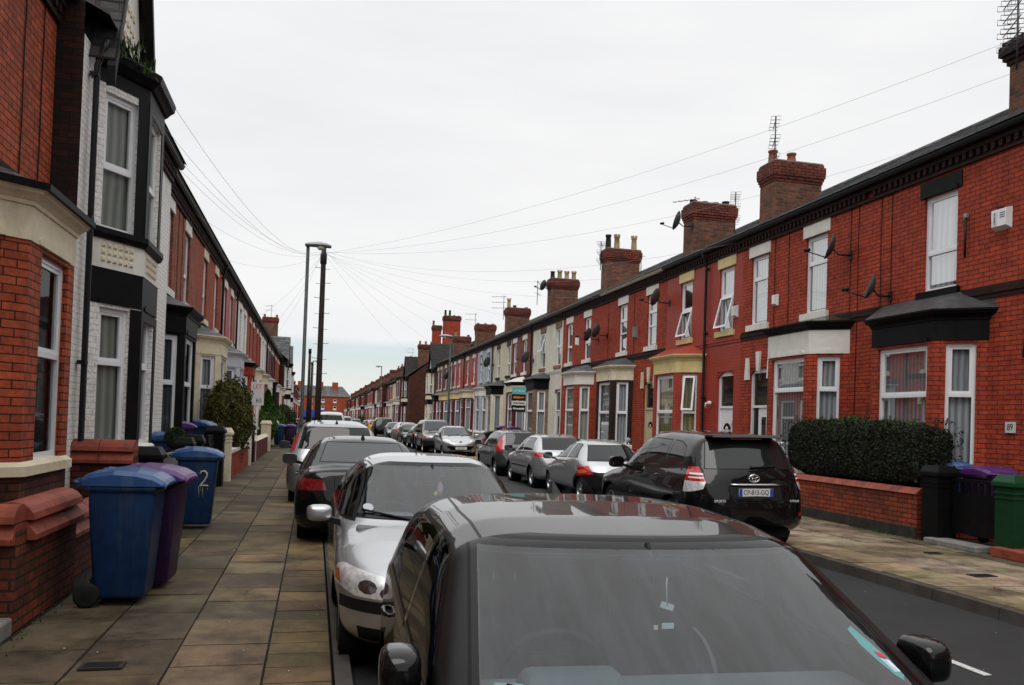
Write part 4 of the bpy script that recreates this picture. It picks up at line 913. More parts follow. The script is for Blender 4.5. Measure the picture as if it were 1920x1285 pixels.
        if open_:
            za, zb = (z0+w, zm-.03) if open_ == 'low' else (zm+.03, z1-w); o_ = MB(); t = R_(14); q = .05; hgt = zb-za
            def pq(tt, dd, k): # dd = distance down from the hinge at the top
                return s.P(o0+do*tt-no*(k0-.01-math.sin(t)*dd-k), a0+da*tt-na*(k0-.01-math.sin(t)*dd-k), zb-math.cos(t)*dd)
            for (ta, tb, d0, d1) in ((s0+w, s1-w, 0, q), (s0+w, s1-w, hgt-q, hgt), (s0+w, s0+w+q, q, hgt-q), (s1-w-q, s1-w, q, hgt-q)):
                o_.prism([pq(ta, d0, 0), pq(tb, d0, 0), pq(tb, d1, 0), pq(ta, d1, 0)], [pq(ta, d0, .04), pq(tb, d0, .04), pq(tb, d1, .04), pq(ta, d1, .04)], fmat)
            o_.face([pq(s0+w+q, q, .02), pq(s1-w-q, q, .02), pq(s1-w-q, hgt-q, .02), pq(s0+w+q, hgt-q, .02)], 'glass')
            o_.build('open_light', wf)
        return wf
def offset_line(pts, d):
    """offset an (o, a) polyline outwards (towards larger o); ends slide along the wall"""
    r = []; n = len(pts); segs = []
    for i in range(n-1):
        o0, a0 = pts[i]; o1, a1 = pts[i+1]; l = math.hypot(o1-o0, a1-a0); do, da = (o1-o0)/l, (a1-a0)/l; segs.append((da, -do, do, da))
    for i in range(n):
        if i == 0: nn = segs[0]; r.append((pts[0][0], pts[0][1]-d/max(.35, abs(nn[1])) if abs(nn[1]) > .05 else pts[0][1]-d)); continue
        if i == n-1: nn = segs[-1]; r.append((pts[-1][0], pts[-1][1]+d/max(.35, abs(nn[1])) if abs(nn[1]) > .05 else pts[-1][1]+d)); continue
        m0, m1 = segs[i-1], segs[i]; vx, vy = m0[0]+m1[0], m0[1]+m1[1]; l2 = vx*m0[0]+vy*m0[1]; r.append((pts[i][0]+vx/l2*d, pts[i][1]+vy/l2*d))
    return r
def sweep(h, b, pts, prof, mat):
    """prof: list of (outset, z)"""
    lines = [[h.P(q[0], q[1], z) for q in offset_line(pts, d)] for d, z in prof]
    for i in range(len(lines)-1):
        for k in range(len(pts)-1): b.face([lines[i][k], lines[i][k+1], lines[i+1][k+1], lines[i+1][k]], mat)
def bay_plan(a, front=.80, cant=.50, proj=.6, o=0): return [(o, a-front-cant), (o+proj, a-front), (o+proj, a+front), (o, a+front+cant)]
def bay(h, a, z0=.0, sill=1.0, top=3.22, ftop=3.70, wall='brick_red', fas='stone_cream', cor='stone_cream', roof='slate', sillm='stone_cream', front=.80, cant=.50, proj=.6, cur='net', fmat='upvc', style='sash', o=0, roofz=4.05, pill=.17, fp=None, lip=None,  nfront=1, split=.6, open_face=None, pillar=None, flatroof=False, base=None):
    pts = bay_plan(a, front, cant, proj, o); b = MB(); pm = pillar or wall
    for k in range(3):
        p0, p1 = pts[k], pts[k+1]; L = math.hypot(p1[0]-p0[0], p1[1]-p0[1])
        if z0 < sill-.13: h.panel(b, p0, p1, z0, sill-.13, [], base or wall)
        hs = [((fp or (pill, pill))[0], L-(fp or (pill, pill))[1], sill, top-.05)] if k == 1 and nfront == 1 else [(pill, L-pill, sill, top-.05)] if k != 1 else [(pill, L/2-.07, sill, top-.05), (L/2+.07, L-pill, sill, top-.05)]
        h.panel(b, p0, p1, sill, top, hs, pm, .12)
        for hh in hs: h.window(p0, p1, hh, style, cur, fmat, .11, split, open_=('up' if open_face == k else None))
    h_b = b.build('bay_wall', h.root)
    b = MB(); sweep(h, b, pts, [(0, sill-.13), (.055, sill-.13), (.055, sill-.04), (0, sill), (-.12, sill+.001)], sillm); b.build('bay_sill', h.root)
    b = MB(); sweep(h, b, pts, [(-.1, top-.002), (.012, top-.002), (.012, ftop-.18), (.012, ftop-.14), (.02, ftop-.14)], fas)
    # arched drip moulds over each window
    for k in range(3):
        p0, p1 = pts[k], pts[k+1]; L = math.hypot(p1[0]-p0[0], p1[1]-p0[1]); do, da = (p1[0]-p0[0])/L, (p1[1]-p0[1])/L; no, na = abs(da), -do*(1 if da > 0 else -1)
        q = [(pill-.03, top), (L-pill+.03, top), (L-pill+.03, top+.045), (L-pill-.06, top+.085), (pill+.06, top+.085), (pill-.03, top+.045)]
        f = lambda k_: [h.P(p0[0]+do*t+no*k_, p0[1]+da*t+na*k_, z) for t, z in q]
        b.prism(f(.012), f(.03), fas)
    b.build('bay_fascia', h.root)
    if cor is None: return
    b = MB(); sweep(h, b, pts, [(0, ftop-.15), (.03, ftop-.145), (.035, ftop-.11), (.07, ftop-.075), (.115, ftop-.045), (.125, ftop-.02), (.15, ftop), (.15, ftop+.03), (.10, ftop+.04)], cor); b.build('bay_cornice', h.root)
    if lip: b = MB(); sweep(h, b, pts, [(.12, ftop-.012), (.175, ftop-.008), (.18, ftop+.05), (.10, ftop+.075)], lip); b.build('roof_edge', h.root)
    b = MB(); q = offset_line(pts, .13); e_ = [(o, q[0][1]+.02), (o+.12, q[1][1]+.12), (o+.12, q[2][1]-.12), (o, q[3][1]-.02)]
    zt = ftop+.10 if flatroof else roofz
    A = [h.P(x[0], x[1], ftop+.035) for x in q]; Bp = [h.P(e_[0][0], e_[0][1]+.15, zt), h.P(o+.02, e_[1][1]+.1, zt), h.P(o+.02, e_[2][1]-.1, zt), h.P(e_[3][0], e_[3][1]-.15, zt)]
    for k in range(3): b.face([A[k], A[k+1], Bp[k+1], Bp[k]], roof)
    b.build('bay_roof', h.root)
def arch_fill(h, b, a0, a1, zs, zt, mat, o=-.02, th=.09):
    n = 10; w = (a1-a0)/2; c = (a0+a1)/2; rise = zt-zs; Rr = (w*w+rise*rise)/(2*rise); zc = zt-Rr
    arc = [(c-w+2*w*i/n, zc+math.sqrt(max(0, Rr*Rr-(-w+2*w*i/n)**2))) for i in range(n+1)]
    for i in range(n):
        (p, z), (q, y) = arc[i], arc[i+1]
        b.face([h.P(o, p, z), h.P(o, q, y), h.P(o, q, zt+.001), h.P(o, p, zt+.001)], mat); b.face([h.P(o, p, z), h.P(o, q, y), h.P(o-th, q, y), h.P(o-th, p, z)], mat)
def door(h, a, w=.92, z0=.22, z1=3.18, leaf='upvc', fmat='upvc', style='fan', trim='brick_red', key='stone_cream', arch=True, num=None, wide=False):
    a0, a1 = a-w/2, a+w/2; dz = z0+1.98; b = MB(); k = .14
    fr = MB()
    h.box(fr, -k, -k+.07, a0, a0+.07, z0, z1, fmat); h.box(fr, -k, -k+.07, a1-.07, a1, z0, z1, fmat); h.box(fr, -k, -k+.07, a0+.07, a1-.07, dz, dz+.06, fmat); h.box(fr, -k, -k+.07, a0+.07, a1-.07, z1-.12, z1, fmat)
    f = fr.build('door_frame', h.root)
    g = MB(); g.face([h.P(-k+.02, a0+.07, dz+.06), h.P(-k+.02, a1-.07, dz+.06), h.P(-k+.02, a1-.07, z1-.12), h.P(-k+.02, a0+.07, z1-.12)], 'house_glass'); g.build('fanlight', f)
    la, lb = a0+.07, a1-.07
    if wide: # narrow side light next to the leaf
        g = MB(); sa, sb = (lb-.22, lb) ; g.face([h.P(-k+.02, sa, z0), h.P(-k+.02, sb, z0), h.P(-k+.02, sb, dz), h.P(-k+.02, sa, dz)], 'house_glass'); g.build('side_light', f); h.box(fr, 0, 0, 0, 0, 0, 0, fmat) if False else None; lb -= .24
    h.box(b, -k-.01, -k+.035, la, lb, z0, dz, leaf); m = (la+lb)/2; hw_ = (lb-la)/2
    for (q0, q1, r0_, r1_) in ((la+.1, m-.03, z0+.15, z0+.75), (m+.03, lb-.1, z0+.15, z0+.75), (la+.1, m-.03, z0+.88, z0+1.25), (m+.03, lb-.1, z0+.88, z0+1.25)): h.box(b, -k+.035, -k+.047, q0, q1, r0_, r1_, leaf)
    d = b.build('door', h.root, bev=.004)
    g = MB()
    if style == 'fan':
        n = 12; c = z0+1.42; pts = [h.P(-k+.05, m+hw_*.50*math.cos(math.pi*i/n), c+.17*math.sin(math.pi*i/n)) for i in range(n+1)]; g.face(pts, 'house_glass')
        pts = [h.P(-k+.053, m+hw_*.2*math.cos(math.pi*i/n), c+.09*math.sin(math.pi*i/n)) for i in range(n+1)]; g.face(pts, leaf)
    else: h.box(g, -k+.036, -k+.05, m-.09, m+.09, z0+.35, z0+1.75, 'house_glass')
    g.build('door_glass', d)
    g = MB(); h.box(g, -k+.047, -k+.062, m-.13, m+.13, z0+.80, z0+.84, 'chrome'); g.build('letter_box', d)
    g = MB(); h.box(g, -k+.047, -k+.09, la+.05, la+.075, z0+.92, z0+1.06, 'chrome'); g.build('handle', d)
    if num: 
        M = frame((0, -1, 0) if h.d < 0 else (0, 1, 0), (0, 0, 1), (h.d, 0, 0), 0, 0, 0, h.P(-k+.06, m+.02, z0+1.62)); text_obj(num, .16, 'ink', M, d, 'door_number', .002)
    b = MB()
    if arch: arch_fill(h, b, a0, a1, z1-.16, z1, trim)
    b.build('door_arch', h.root) if arch else None
    if key:
        c = a
        for q, zz, hh in ((0, z1-.08, .48), (-1, z1-.28, .55), (1, z1-.28, .55)):
            b = MB(); ca = c+q*(w/2+.07); t0, t1 = (.055, .10) if q == 0 else (.10, .05)
            b.prism([h.P(.002, ca-t0, zz), h.P(.002, ca+t0, zz), h.P(.055, ca+t0, zz), h.P(.055, ca-t0, zz)], [h.P(.002, ca-t1, zz+hh), h.P(.002, ca+t1, zz+hh), h.P(.055, ca+t1, zz+hh), h.P(.055, ca-t1, zz+hh)], key)
            b.build('keystone' if q == 0 else 'impost_block', h.root)
    b = MB(); h.box(b, -.14, .32, a0-.05, a1+.05, 0, z0-.001, 'stone_grey'); b.build('door_step', h.root)
def chimney(h, a, o0=-.7, o1=-2.2, w=.72, z0=6.9, z1=8.62, wall='brick_stack', crown='brick_crown', pots=(('pot_red', .34),)*2, k=1.0):
    b = MB(); oc = (o0+o1)/2; hl = abs(o1-o0)/2
    h.box(b, oc-hl, oc+hl, a-w/2, a+w/2, z0, z1-.55, wall)
    for i, e in enumerate((.02, .045, .07)): h.box(b, oc-hl-e, oc+hl+e, a-w/2-e, a+w/2+e, z1-.55+i*.075, z1-.475+i*.075, crown)
    h.box(b, oc-hl-.075, oc+hl+.075, a-w/2-.075, a+w/2+.075, z1-.325, z1-.12, crown)
    h.box(b, oc-hl-.04, oc+hl+.04, a-w/2-.04, a+w/2+.04, z1-.12, z1-.04, crown); h.box(b, oc-hl-.02, oc+hl+.02, a-w/2-.02, a+w/2+.02, z1-.04, z1, 'stone_grey')
    c = b.build('chimney', RROOF if RROOF is not None else h.root, None)
    n = len(pots)
    for i, (m, ph) in enumerate(pots):
        if m is None: continue
        o_ = oc+hl*.8-(2*hl*.8)*(i/(max(n-1, 1))); p = h.P(o_, a, z1-.03); t = MB()
        t.lathe([(.12, 0), (.115, ph*.5), (.10, ph*.85), (.125, ph*.88), (.125, ph), (.09, ph), (.085, ph*.5)], m, 12, Matrix.Translation(p))
        if m == 'pot_buff':
            for q in range(6): t.box((p[0]+.11*math.cos(q), p[1]+.11*math.sin(q), p[2]+ph+.03), (.05, .05, .07), m)
        t.build('chimney_pot', c)
    return c
RROOF = None
def roof(h, o_e=.28, z_e=6.62, o_r=-4.0, z_r=8.80, mat='slate', y0=None, y1=None, hip=None):
    global RROOF
    y0 = h.y0 if y0 is None else y0; y1 = h.y1 if y1 is None else y1
    b = MB(); rows = 14; th = .012
    # courses: each row a slightly lifted strip so the edge catches light
    for i in range(rows):
        t0, t1 = i/rows, (i+1)/rows
        f = lambda t, up: (o_e+(o_r-o_e)*t, z_e+(z_r-z_e)*t+up)
        (oa, za), (ob, zb) = f(t0, th), f(t1, 0)
        b.face([h.P(oa, y0, za), h.P(oa, y1, za), h.P(ob, y1, zb), h.P(ob, y0, zb)], mat)
        (oc, zc) = f(t0, 0); b.face([h.P(oa, y0, za), h.P(oa, y1, za), h.P(oc, y1, zc), h.P(oc, y0, zc)], mat)
    ob = 2*o_r-o_e; b.face([h.P(o_r, y0, z_r), h.P(o_r, y1, z_r), h.P(ob, y1, z_e), h.P(ob, y0, z_e)], mat)
    for a in (y0, y1): b.face([h.P(-.02, a, z_e-.1), h.P(o_r, a, z_r-.02), h.P(ob, a, z_e-.1)], 'brick_dark')
    y = y0
    while y < y1-.01: h.box(b, o_r-.10, o_r+.10, y+.005, min(y+.45, y1)-.005, z_r-.03, z_r+.06, mat); y += .45
    RROOF = b.build('roof', h.root); return RROOF
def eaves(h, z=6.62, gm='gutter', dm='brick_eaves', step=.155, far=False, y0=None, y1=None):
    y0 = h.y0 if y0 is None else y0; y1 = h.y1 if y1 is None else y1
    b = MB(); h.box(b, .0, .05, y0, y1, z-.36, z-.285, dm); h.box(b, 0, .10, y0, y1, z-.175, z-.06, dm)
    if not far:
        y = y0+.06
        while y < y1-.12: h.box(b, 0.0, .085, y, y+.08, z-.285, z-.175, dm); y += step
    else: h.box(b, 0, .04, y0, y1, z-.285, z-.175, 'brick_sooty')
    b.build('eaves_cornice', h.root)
    b = MB(); n = 6; pr = [(.17+.065*math.cos(math.pi+math.pi*i/n)-.0, z-.02+.075*math.sin(math.pi+math.pi*i/n)) for i in range(n+1)]
    for i in range(n):
        (o0, za), (o1, zb) = pr[i], pr[i+1]; b.face([h.P(o0, y0, za), h.P(o0, y1, za), h.P(o1, y1, zb), h.P(o1, y0, zb)], gm, True)
    h.box(b, .235, .245, y0, y1, z-.035, z-.005, gm); b.build('gutter', h.root)
def downpipe(h, a, z0=.1, z1=6.5, mat='gutter', o=.07):
    b = MB(); b.tube([h.P(.19, a, z1+.06), h.P(.17, a, z1-.05), h.P(o, a, z1-.28), h.P(o, a, z0+.1), h.P(o+.08, a, z0)], .038, mat, 8)
    for z in (z1-.4, z1-2.2, z1-4, z1-5.6):
        if z > z0+.2: b.box(h.P(o-.02, a, z), (.10, .12, .05), mat)
    b.build('downpipe', h.root)
def cables(h, items, mat='cable_mat'):
    b = MB()
    for a, z0, z1 in items:
        pts = [h.P(.012, a+.01*math.sin(i*2.1), z1-(z1-z0)*i/6) for i in range(7)]; b.tube(pts, .008, mat, 4)
    b.build('wall_cable', h.root)
def upper_window(h, a, w=.80, z0=4.27, z1=5.98, lint='stone_cream', cur='net', style='sash', split=.40, fmat='upvc', open_=None, sillm=None, holes=None, key=True, drip=True):
    holes.append((a-w/2-h.y0, a+w/2-h.y0, z0, z1))
    h.window((0, h.y0), (0, h.y1), (a-w/2-h.y0, a+w/2-h.y0, z0, z1), style, cur, fmat, .11, split, open_)
    if lint:
        b = MB(); q = [(a-w/2-.10, z1), (a+w/2+.10, z1), (a+w/2+.10, z1+.28), (a-w/2-.10, z1+.28)]
        b.prism([h.P(-.02, y, z) for y, z in q], [h.P(.022, y, z) for y, z in q], lint)
        q = [(a-w/2-.02, z1-.005), (a+w/2+.02, z1-.005), (a+w/2+.02, z1+.05), (a+w/2-.06, z1+.095), (a-w/2+.06, z1+.095), (a-w/2-.02, z1+.05)]
        b.prism([h.P(.022, y, z) for y, z in q], [h.P(.045, y, z) for y, z in q], lint)
        b.build('lintel', h.root)
    sm = sillm or lint
    if sm:
        b = MB(); h.box(b, -.10, .075, a-w/2-.10, a+w/2+.10, z0-.15, z0-.002, sm); b.build('window_sill', h.root)
def front_wall(h, mat, holes, z1=6.62, upper=None, zsplit=4.08, ends=True):
    b = MB()
    if upper:
        h.panel(b, (0, h.y0), (0, h.y1), 0, zsplit, [q for q in holes if q[3] < zsplit+.01], mat); h.panel(b, (0, h.y0), (0, h.y1), zsplit, z1, [q for q in holes if q[2] >= zsplit-.01], upper)
    else: h.panel(b, (0, h.y0), (0, h.y1), 0, z1, holes, mat)
    if ends:
        for a in (h.y0+.001, h.y1-.001): b.face([h.P(-.02, a, 0), h.P(-8, a, 0), h.P(-8, a, z1), h.P(-.02, a, z1)], 'brick_dark')
        b.face([h.P(-8.2, h.y0, 0), h.P(-8.2, h.y1, 0), h.P(-8.2, h.y1, z1), h.P(-8.2, h.y0, z1)], 'brick_dark')
    b.build('wall', h.root)
def string_course(h, mat, z=4.02):
    b = MB(); h.box(b, 0, .022, h.y0, h.y1, z-.10, z-.03, mat); h.box(b, 0, .04, h.y0, h.y1, z-.03, z+.05, mat); h.box(b, 0, .02, h.y0, h.y1, z+.05, z+.10, mat); b.build('string_course', h.root)
def terrace(side, y0, y1, label, ba, da, wall='brick_red', st='stone_cream', up=(), bayk=None, doork=None, roofm='slate', gm='gutter', dm='brick_eaves', chim=None, pipe=None, cab=(), far=False, sc=True, wins=None, group=None, upper=None, xw=None):
    h = H(side, y0, y1, label, xw, group=group); holes = []
    wins = wins if wins is not None else [(ba, {}), (da, {})]
    for a, kw in wins:
        k = dict(lint=st, holes=holes); k.update(kw); upper_window(h, a, **k)
    dk = dict(trim=wall, key=st); dk.update(doork or {}); w = dk.get('w', .92)
    if da is not None:
        holes.append((da-w/2-y0, da+w/2-y0, dk.get('z0', .22), dk.get('z1', 3.18))); door(h, da, **dk)
    front_wall(h, wall, holes, upper=upper)
    bk = dict(wall=wall, fas=st, cor=st, sillm=st); bk.update(bayk or {}); bay(h, ba, **bk)
    roof(h, mat=roofm); eaves(h, gm=gm, dm=dm, far=far)
    if sc: string_course(h, dm if wall.startswith('brick') else wall)
    if chim: chimney(h, **chim)
    if pipe is not None: downpipe(h, pipe)
    if cab: cables(h, cab)
    return h
# ------------------------------------------------------------------ right-hand terrace
GR = 'houses of the right-hand terrace'; GL = 'houses of the left-hand terrace'
blk = dict(fas='gloss_black', cor='gloss_black', sillm='stone_cream', roof='lead')
terrace('R', 9.0, 14.43, 'red brick terraced house numbered 89 with black bay fascia, above the clipped hedge', 12.65, 10.0, st='gloss_black', wins=[(12.49, dict(cur='side', z0=4.22, z1=5.93))],
        bayk=dict(cur='net_half', top=3.24, ftop=3.72, roofz=4.12, sill=1.05, split=.60, **{k: v for k, v in blk.items()}), doork=dict(key='gloss_black'), cab=((13.75, .3, 6.3), (14.05, .5, 6.3)), group=GR)
terrace('R', 14.43, 19.45, 'red brick terraced house with white stone lintels, black bay cornice and white arched front door', 16.28, 18.52, wins=[(16.22, dict(cur='net', split=.64)), (18.62, dict(cur='drape_white', split=.66))], st='stone_white',
        bayk=dict(cor='gloss_black', roof='lead_wet', cur='net', split=.70, sill=.9, top=3.28, ftop=3.92, roofz=4.15), doork=dict(style='panel', num='21', wide=True), chim=dict(a=19.5, o0=-.65, o1=-2.0, pots=(('pot_red', .36), ('pot_red', .34), (None, 0))), cab=((15.0, .3, 6.3), (17.3, 2, 6.3), (17.9, 2, 6.3), (14.75, .3, 6.3)), group=GR)
terrace('R', 19.45, 24.15, 'terraced house with smooth red painted front and yellow cream bay fascia', 22.85, 20.25, wall='paint_red', st='stone_yellow', wins=[(20.31, dict(open_='low', cur='side', split=.55)), (22.79, dict(open_='low', cur='room_dark', split=.50))],
        bayk=dict(cur='blind_yellow', pillar='paint_red', open_face=0, roof='paint_red', split=.5), doork=dict(key=None, z1=3.18, trim='paint_red'), chim=dict(a=24.3, o0=-.7, o1=-2.1, z1=8.75, pots=(('pot_black', .14), ('pot_black', .13), ('pot_black', .13), ('pot_black', .2))), pipe=21.4, gm='gutter', group=GR)
terrace('R', 24.15, 29.95, 'red brick terraced house with cream bay, blue plaque and three-light upper windows', 28.15, 25.45, st='stone_white', wins=[(25.37, dict(style='top2', cur='net_dim', split=.66)), (28.0, dict(style='top2', cur='net_dim', split=.66))],
        bayk=dict(fas='stone_cream', cor='stone_cream', roof='lead', cur='net', wall='brick_red', pillar='brick_sooty', style='top', split=.5), doork=dict(leaf='timber_cream', fmat='timber_cream', key='stone_cream'), cab=((26.9, 2, 6.3), (29.5, 1, 6.3)), gm='gutter_cream', group=GR)
terrace('R', 29.95, 35.4, 'red brick terraced house with white painted bay fascia and two dishes above', 32.3, 34.3, st='stone_white', wins=[(31.97, dict(style='sash', cur='net_dim')), (34.4, dict(style='sash', cur='net_dim'))],
        bayk=dict(fas='stone_white', cor='stone_white', roof='slate', cur='blind', split=.55), doork=dict(key='stone_white'), chim=dict(a=32.2, o0=-.7, o1=-2.1, z1=8.85, pots=(('pot_black', .62), ('pot_buff', .6), (None, 0), ('pot_buff', .6))), gm='gutter', group=GR)
terrace('R', 35.4, 40.6, 'white painted terraced house with buff brick quoins and a plain black bay fascia', 38.75, 36.0, wall='render_cream', st='brick_buff', wins=[(36.08, dict(cur='net_dim', lint='brick_buff', split=.5)), (38.68, dict(cur='net_dim', lint='brick_buff', open_='up', split=.45))],
        bayk=dict(fas='gloss_black', cor='gloss_black', roof='lead', wall='brick_buff', pillar='brick_buff', cur='net', split=.55, sillm='gloss_black'), doork=dict(leaf='grey_paint', fmat='upvc', trim='brick_buff', key=None, style='panel'), chim=dict(a=40.4, o0=-.7, o1=-2.1, z1=8.95, pots=(('pot_black', .4), ('pot_buff', .42), ('pot_buff', .4), ('pot_buff', .42))), pipe=40.72, group=GR)
terrace('R', 40.6, 45.4, 'pinkish brick terraced house with cream bay and maroon bay pillars', 42.9, 44.6, wall='brick_pinkish', st='stone_white', wins=[(42.3, {}), (44.5, {})], bayk=dict(fas='stone_cream', cor='gloss_black', roof='stone_white', pillar='paint_maroon', cur='net'), doork=dict(leaf='grey_paint'), gm='gutter', group=GR)
terrace('R', 45.4, 50.1, 'cream painted terraced house with black cornice over its bay', 48.4, 46.1, wall='paint_cream', st='gloss_black', wins=[(46.05, dict(lint='gloss_black', cur='room_dark')), (48.7, dict(lint='gloss_black', cur='room_dark'))], sc=False,
        bayk=dict(fas='gloss_black', cor='gloss_black', roof='lead', pillar='paint_cream', cur='net_dim', style='none'), doork=dict(leaf='gloss_black', key=None, trim='paint_cream'), chim=dict(a=50.1, o0=-.7, o1=-2.1, z1=8.7, pots=(('pot_buff', .55), ('pot_black', .2), (None, 0), ('pot_black', .12))), group=GR)
terrace('R', 50.1, 55.25, 'pale grey painted terraced house with white bay, behind the distant dish', 52.0, 54.2, wall='paint_grey', st='stone_white', sc=False, wins=[(51.6, dict(lint='grey_paint', cur='net_dim')), (54.0, dict(lint='grey_paint', cur='net_dim'))], bayk=dict(wall='paint_grey', fas='stone_white', cor='stone_white', cur='net', roof='slate'), doork=dict(key=None, trim='paint_grey'), pipe=50.2, far=True, group=GR)
terrace('R', 55.25, 60.1, 'bright red painted terraced house next to the pale grey one', 57.9, 56.2, wall='paint_red', st='stone_white', wins=[(56.6, {}), (59.1, {})], bayk=dict(fas='stone_cream', cor='stone_cream', pillar='paint_maroon', style='leaded'), doork=dict(leaf='upvc', trim='paint_red'), chim=dict(a=60.1, o0=-.7, o1=-2.1, z1=8.75, pots=(('pot_red', .12), ('pot_red', .12), ('pot_red', .12))), far=True, group=GR)
terrace('R', 60.1, 65.2, 'dark red painted terraced house behind the right-hand street lamp', 62.3, 64.1, wall='paint_red', st='stone_white', wins=[(62.6, {}), (64.6, {})], bayk=dict(fas='stone_yellow', cor='stone_cream', pillar='paint_maroon'), doork=dict(leaf='timber_cream'), pipe=60.2, far=True, group=GR)
terrace('R', 65.2, 70.2, 'maroon painted terraced house with a wide yellow fascia over its bay', 68.0, 66.1, wall='paint_maroon', st='stone_cream', wins=[(66.6, {}), (69.3, {})], bayk=dict(fas='stone_yellow', cor='stone_yellow', pillar='paint_maroon'), doork=dict(leaf='timber_cream'), far=True, group=GR)
terrace('R', 70.2, 74.6, 'maroon brick terraced house beside the tall chimneyed gable house', 72.2, 73.9, wall='paint_maroon', st='stone_cream', wins=[(71.9, {}), (73.7, {})], bayk=dict(fas='gloss_black', cor='gloss_black', pillar='paint_maroon'), doork=dict(leaf='timber_cream'), far=True, chim=dict(a=70.2, o0=-.7, o1=-2.1, z1=8.8, pots=(('pot_buff', .3), ('pot_black', .2))), group=GR)
def gable_house(side, y0, y1, label, wall, xw, bayc, tall=3.2, chims=(), two=True, bwall=None, st='stone_cream', rm='roof_tile', name='gabled_house', boards='gloss_black', apex=None, endwall=None, group=None, roofm='slate', spec=None):
    h = H(side, y0, y1, label, xw, name, group=group); holes = []
    sp = dict(front=.85, cant=.45, proj=.5); sp.update(spec or {}); gw = sp.pop('gw', None); b = MB()
    front_wall(h, wall, holes, z1=6.2)
    if endwall:
        b = MB(); b.face([h.P(.0, y0-.004, 0), h.P(-8.2, y0-.004, 0), h.P(-8.2, y0-.004, 6.2), h.P(-4, y0-.004, 8.7), h.P(0, y0-.004, 6.2)], endwall); b.build('end_wall', h.root)
    bw = bwall or wall
    bay(h, bayc, wall=bw, fas=boards, cor=None, sillm=st, sill=1.15, top=3.02, ftop=3.62, roofz=3.5, flatroof=True, pill=.20, cur='blind', **sp)
    # upper storey of the bay
    pts = bay_plan(bayc, sp['front'], sp['cant'], sp['proj']); b = MB()
    h.panel
    for k in range(3):
        p0, p1 = pts[k], pts[k+1]; L = math.hypot(p1[0]-p0[0], p1[1]-p0[1]); hh = (.16, L-.16, 4.0, 5.8)
        h.panel(b, p0, p1, 3.42, 4.0, [], st); h.panel(b, p0, p1, 4.0, 5.95, [hh], bw, .12); h.window(p0, p1, hh, 'sash', 'blind', 'upvc', .11, .46)
    b.build('upper_bay_wall', h.root)
    b = MB(); sweep(h, b, pts, [(0, 3.86), (.04, 3.87), (.07, 3.93), (.07, 4.0), (-.1, 4.002)], boards); b.build('mid_cornice', h.root); b = MB(); sweep(h, b, pts, [(-.1, 5.9), (.012, 5.9), (.012, 6.1)], boards); sweep(h, b, pts, [(0, 6.08), (.05, 6.09), (.09, 6.14), (.14, 6.18), (.16, 6.28), (.10, 6.32), (-.6, 6.4)], boards); b.build('bay_cornice', h.root)
    # gable over the bay: ridge runs back from the street
    ga0, ga1 = (bayc-sp['front']-sp['cant']-.15, bayc+sp['front']+sp['cant']+.15) if not gw else gw; gm = (ga0+ga1)/2; zp = 6.2+tall
    b = MB(); og = .12; b.face([h.P(og, ga0+.1, 6.2), h.P(og, ga1-.1, 6.2), h.P(og, gm, zp-.1)], 'stone_white'); 
    for i in range(4):
        for k in range(5): h.box(b, og, og+.02, gm-.35+k*.17, gm-.27+k*.17, 6.6+i*.22, 6.68+i*.22, 'stone_cream')
    b.build('gable_wall', h.root)
    b = MB()
    for s_, aa in ((-1, ga0-.12), (1, ga1+.12)):
        rows = 12
        for i in range(rows):
            t0, t1 = i/rows, (i+1)/rows; f = lambda t, up: (aa+(gm-aa)*t, 6.0+(zp-6.0)*t+up)
            (pa, za), (pb, zb) = f(t0, .03), f(t1, 0); b.face([h.P(.30, pa, za), h.P(-4, pa, za), h.P(-4, pb, zb), h.P(.30, pb, zb)], rm)
            pc, zc = f(t0, 0); b.face([h.P(.30, pa, za), h.P(-4, pa, za), h.P(-4, pc, zc), h.P(.30, pc, zc)], rm)
    b.build('gable_roof', h.root)
    b = MB()
    for aa in (ga0-.14, ga1+.14):
        b.prism([h.P(.22, aa, 5.92), h.P(.22, gm, zp), h.P(.22, gm, zp-.26), h.P(.22, aa, 5.66)], [h.P(.32, aa, 5.92), h.P(.32, gm, zp), h.P(.32, gm, zp-.26), h.P(.32, aa, 5.66)], boards)
    b.build('bargeboard', h.root)
    return h
gh = gable_house('R', 74.6, 82.5, 'gabled end house with cream two-storey bay and tall twin brick chimneys', 'brick_dark', 10.6, 77.6, tall=2.6, bwall='stone_cream', rm='roof_tile')
roof(gh, mat='roof_tile', z_e=6.3, z_r=9.2); eaves(gh, z=6.3, far=True); downpipe(gh, 82)
chimney(gh, 83.0-.6, o0=-.5, o1=-1.35, w=.75, z0=7.0, z1=11.0, wall='brick_red', pots=(('pot_red', .5),)); chimney(gh, 82.2, o0=-1.55, o1=-3.2, w=.9, z0=7.2, z1=12.0, wall='brick_red', pots=(('pot_black', .6), ('pot_black', .6), ('pot_black', .15), ('pot_black', .12)))
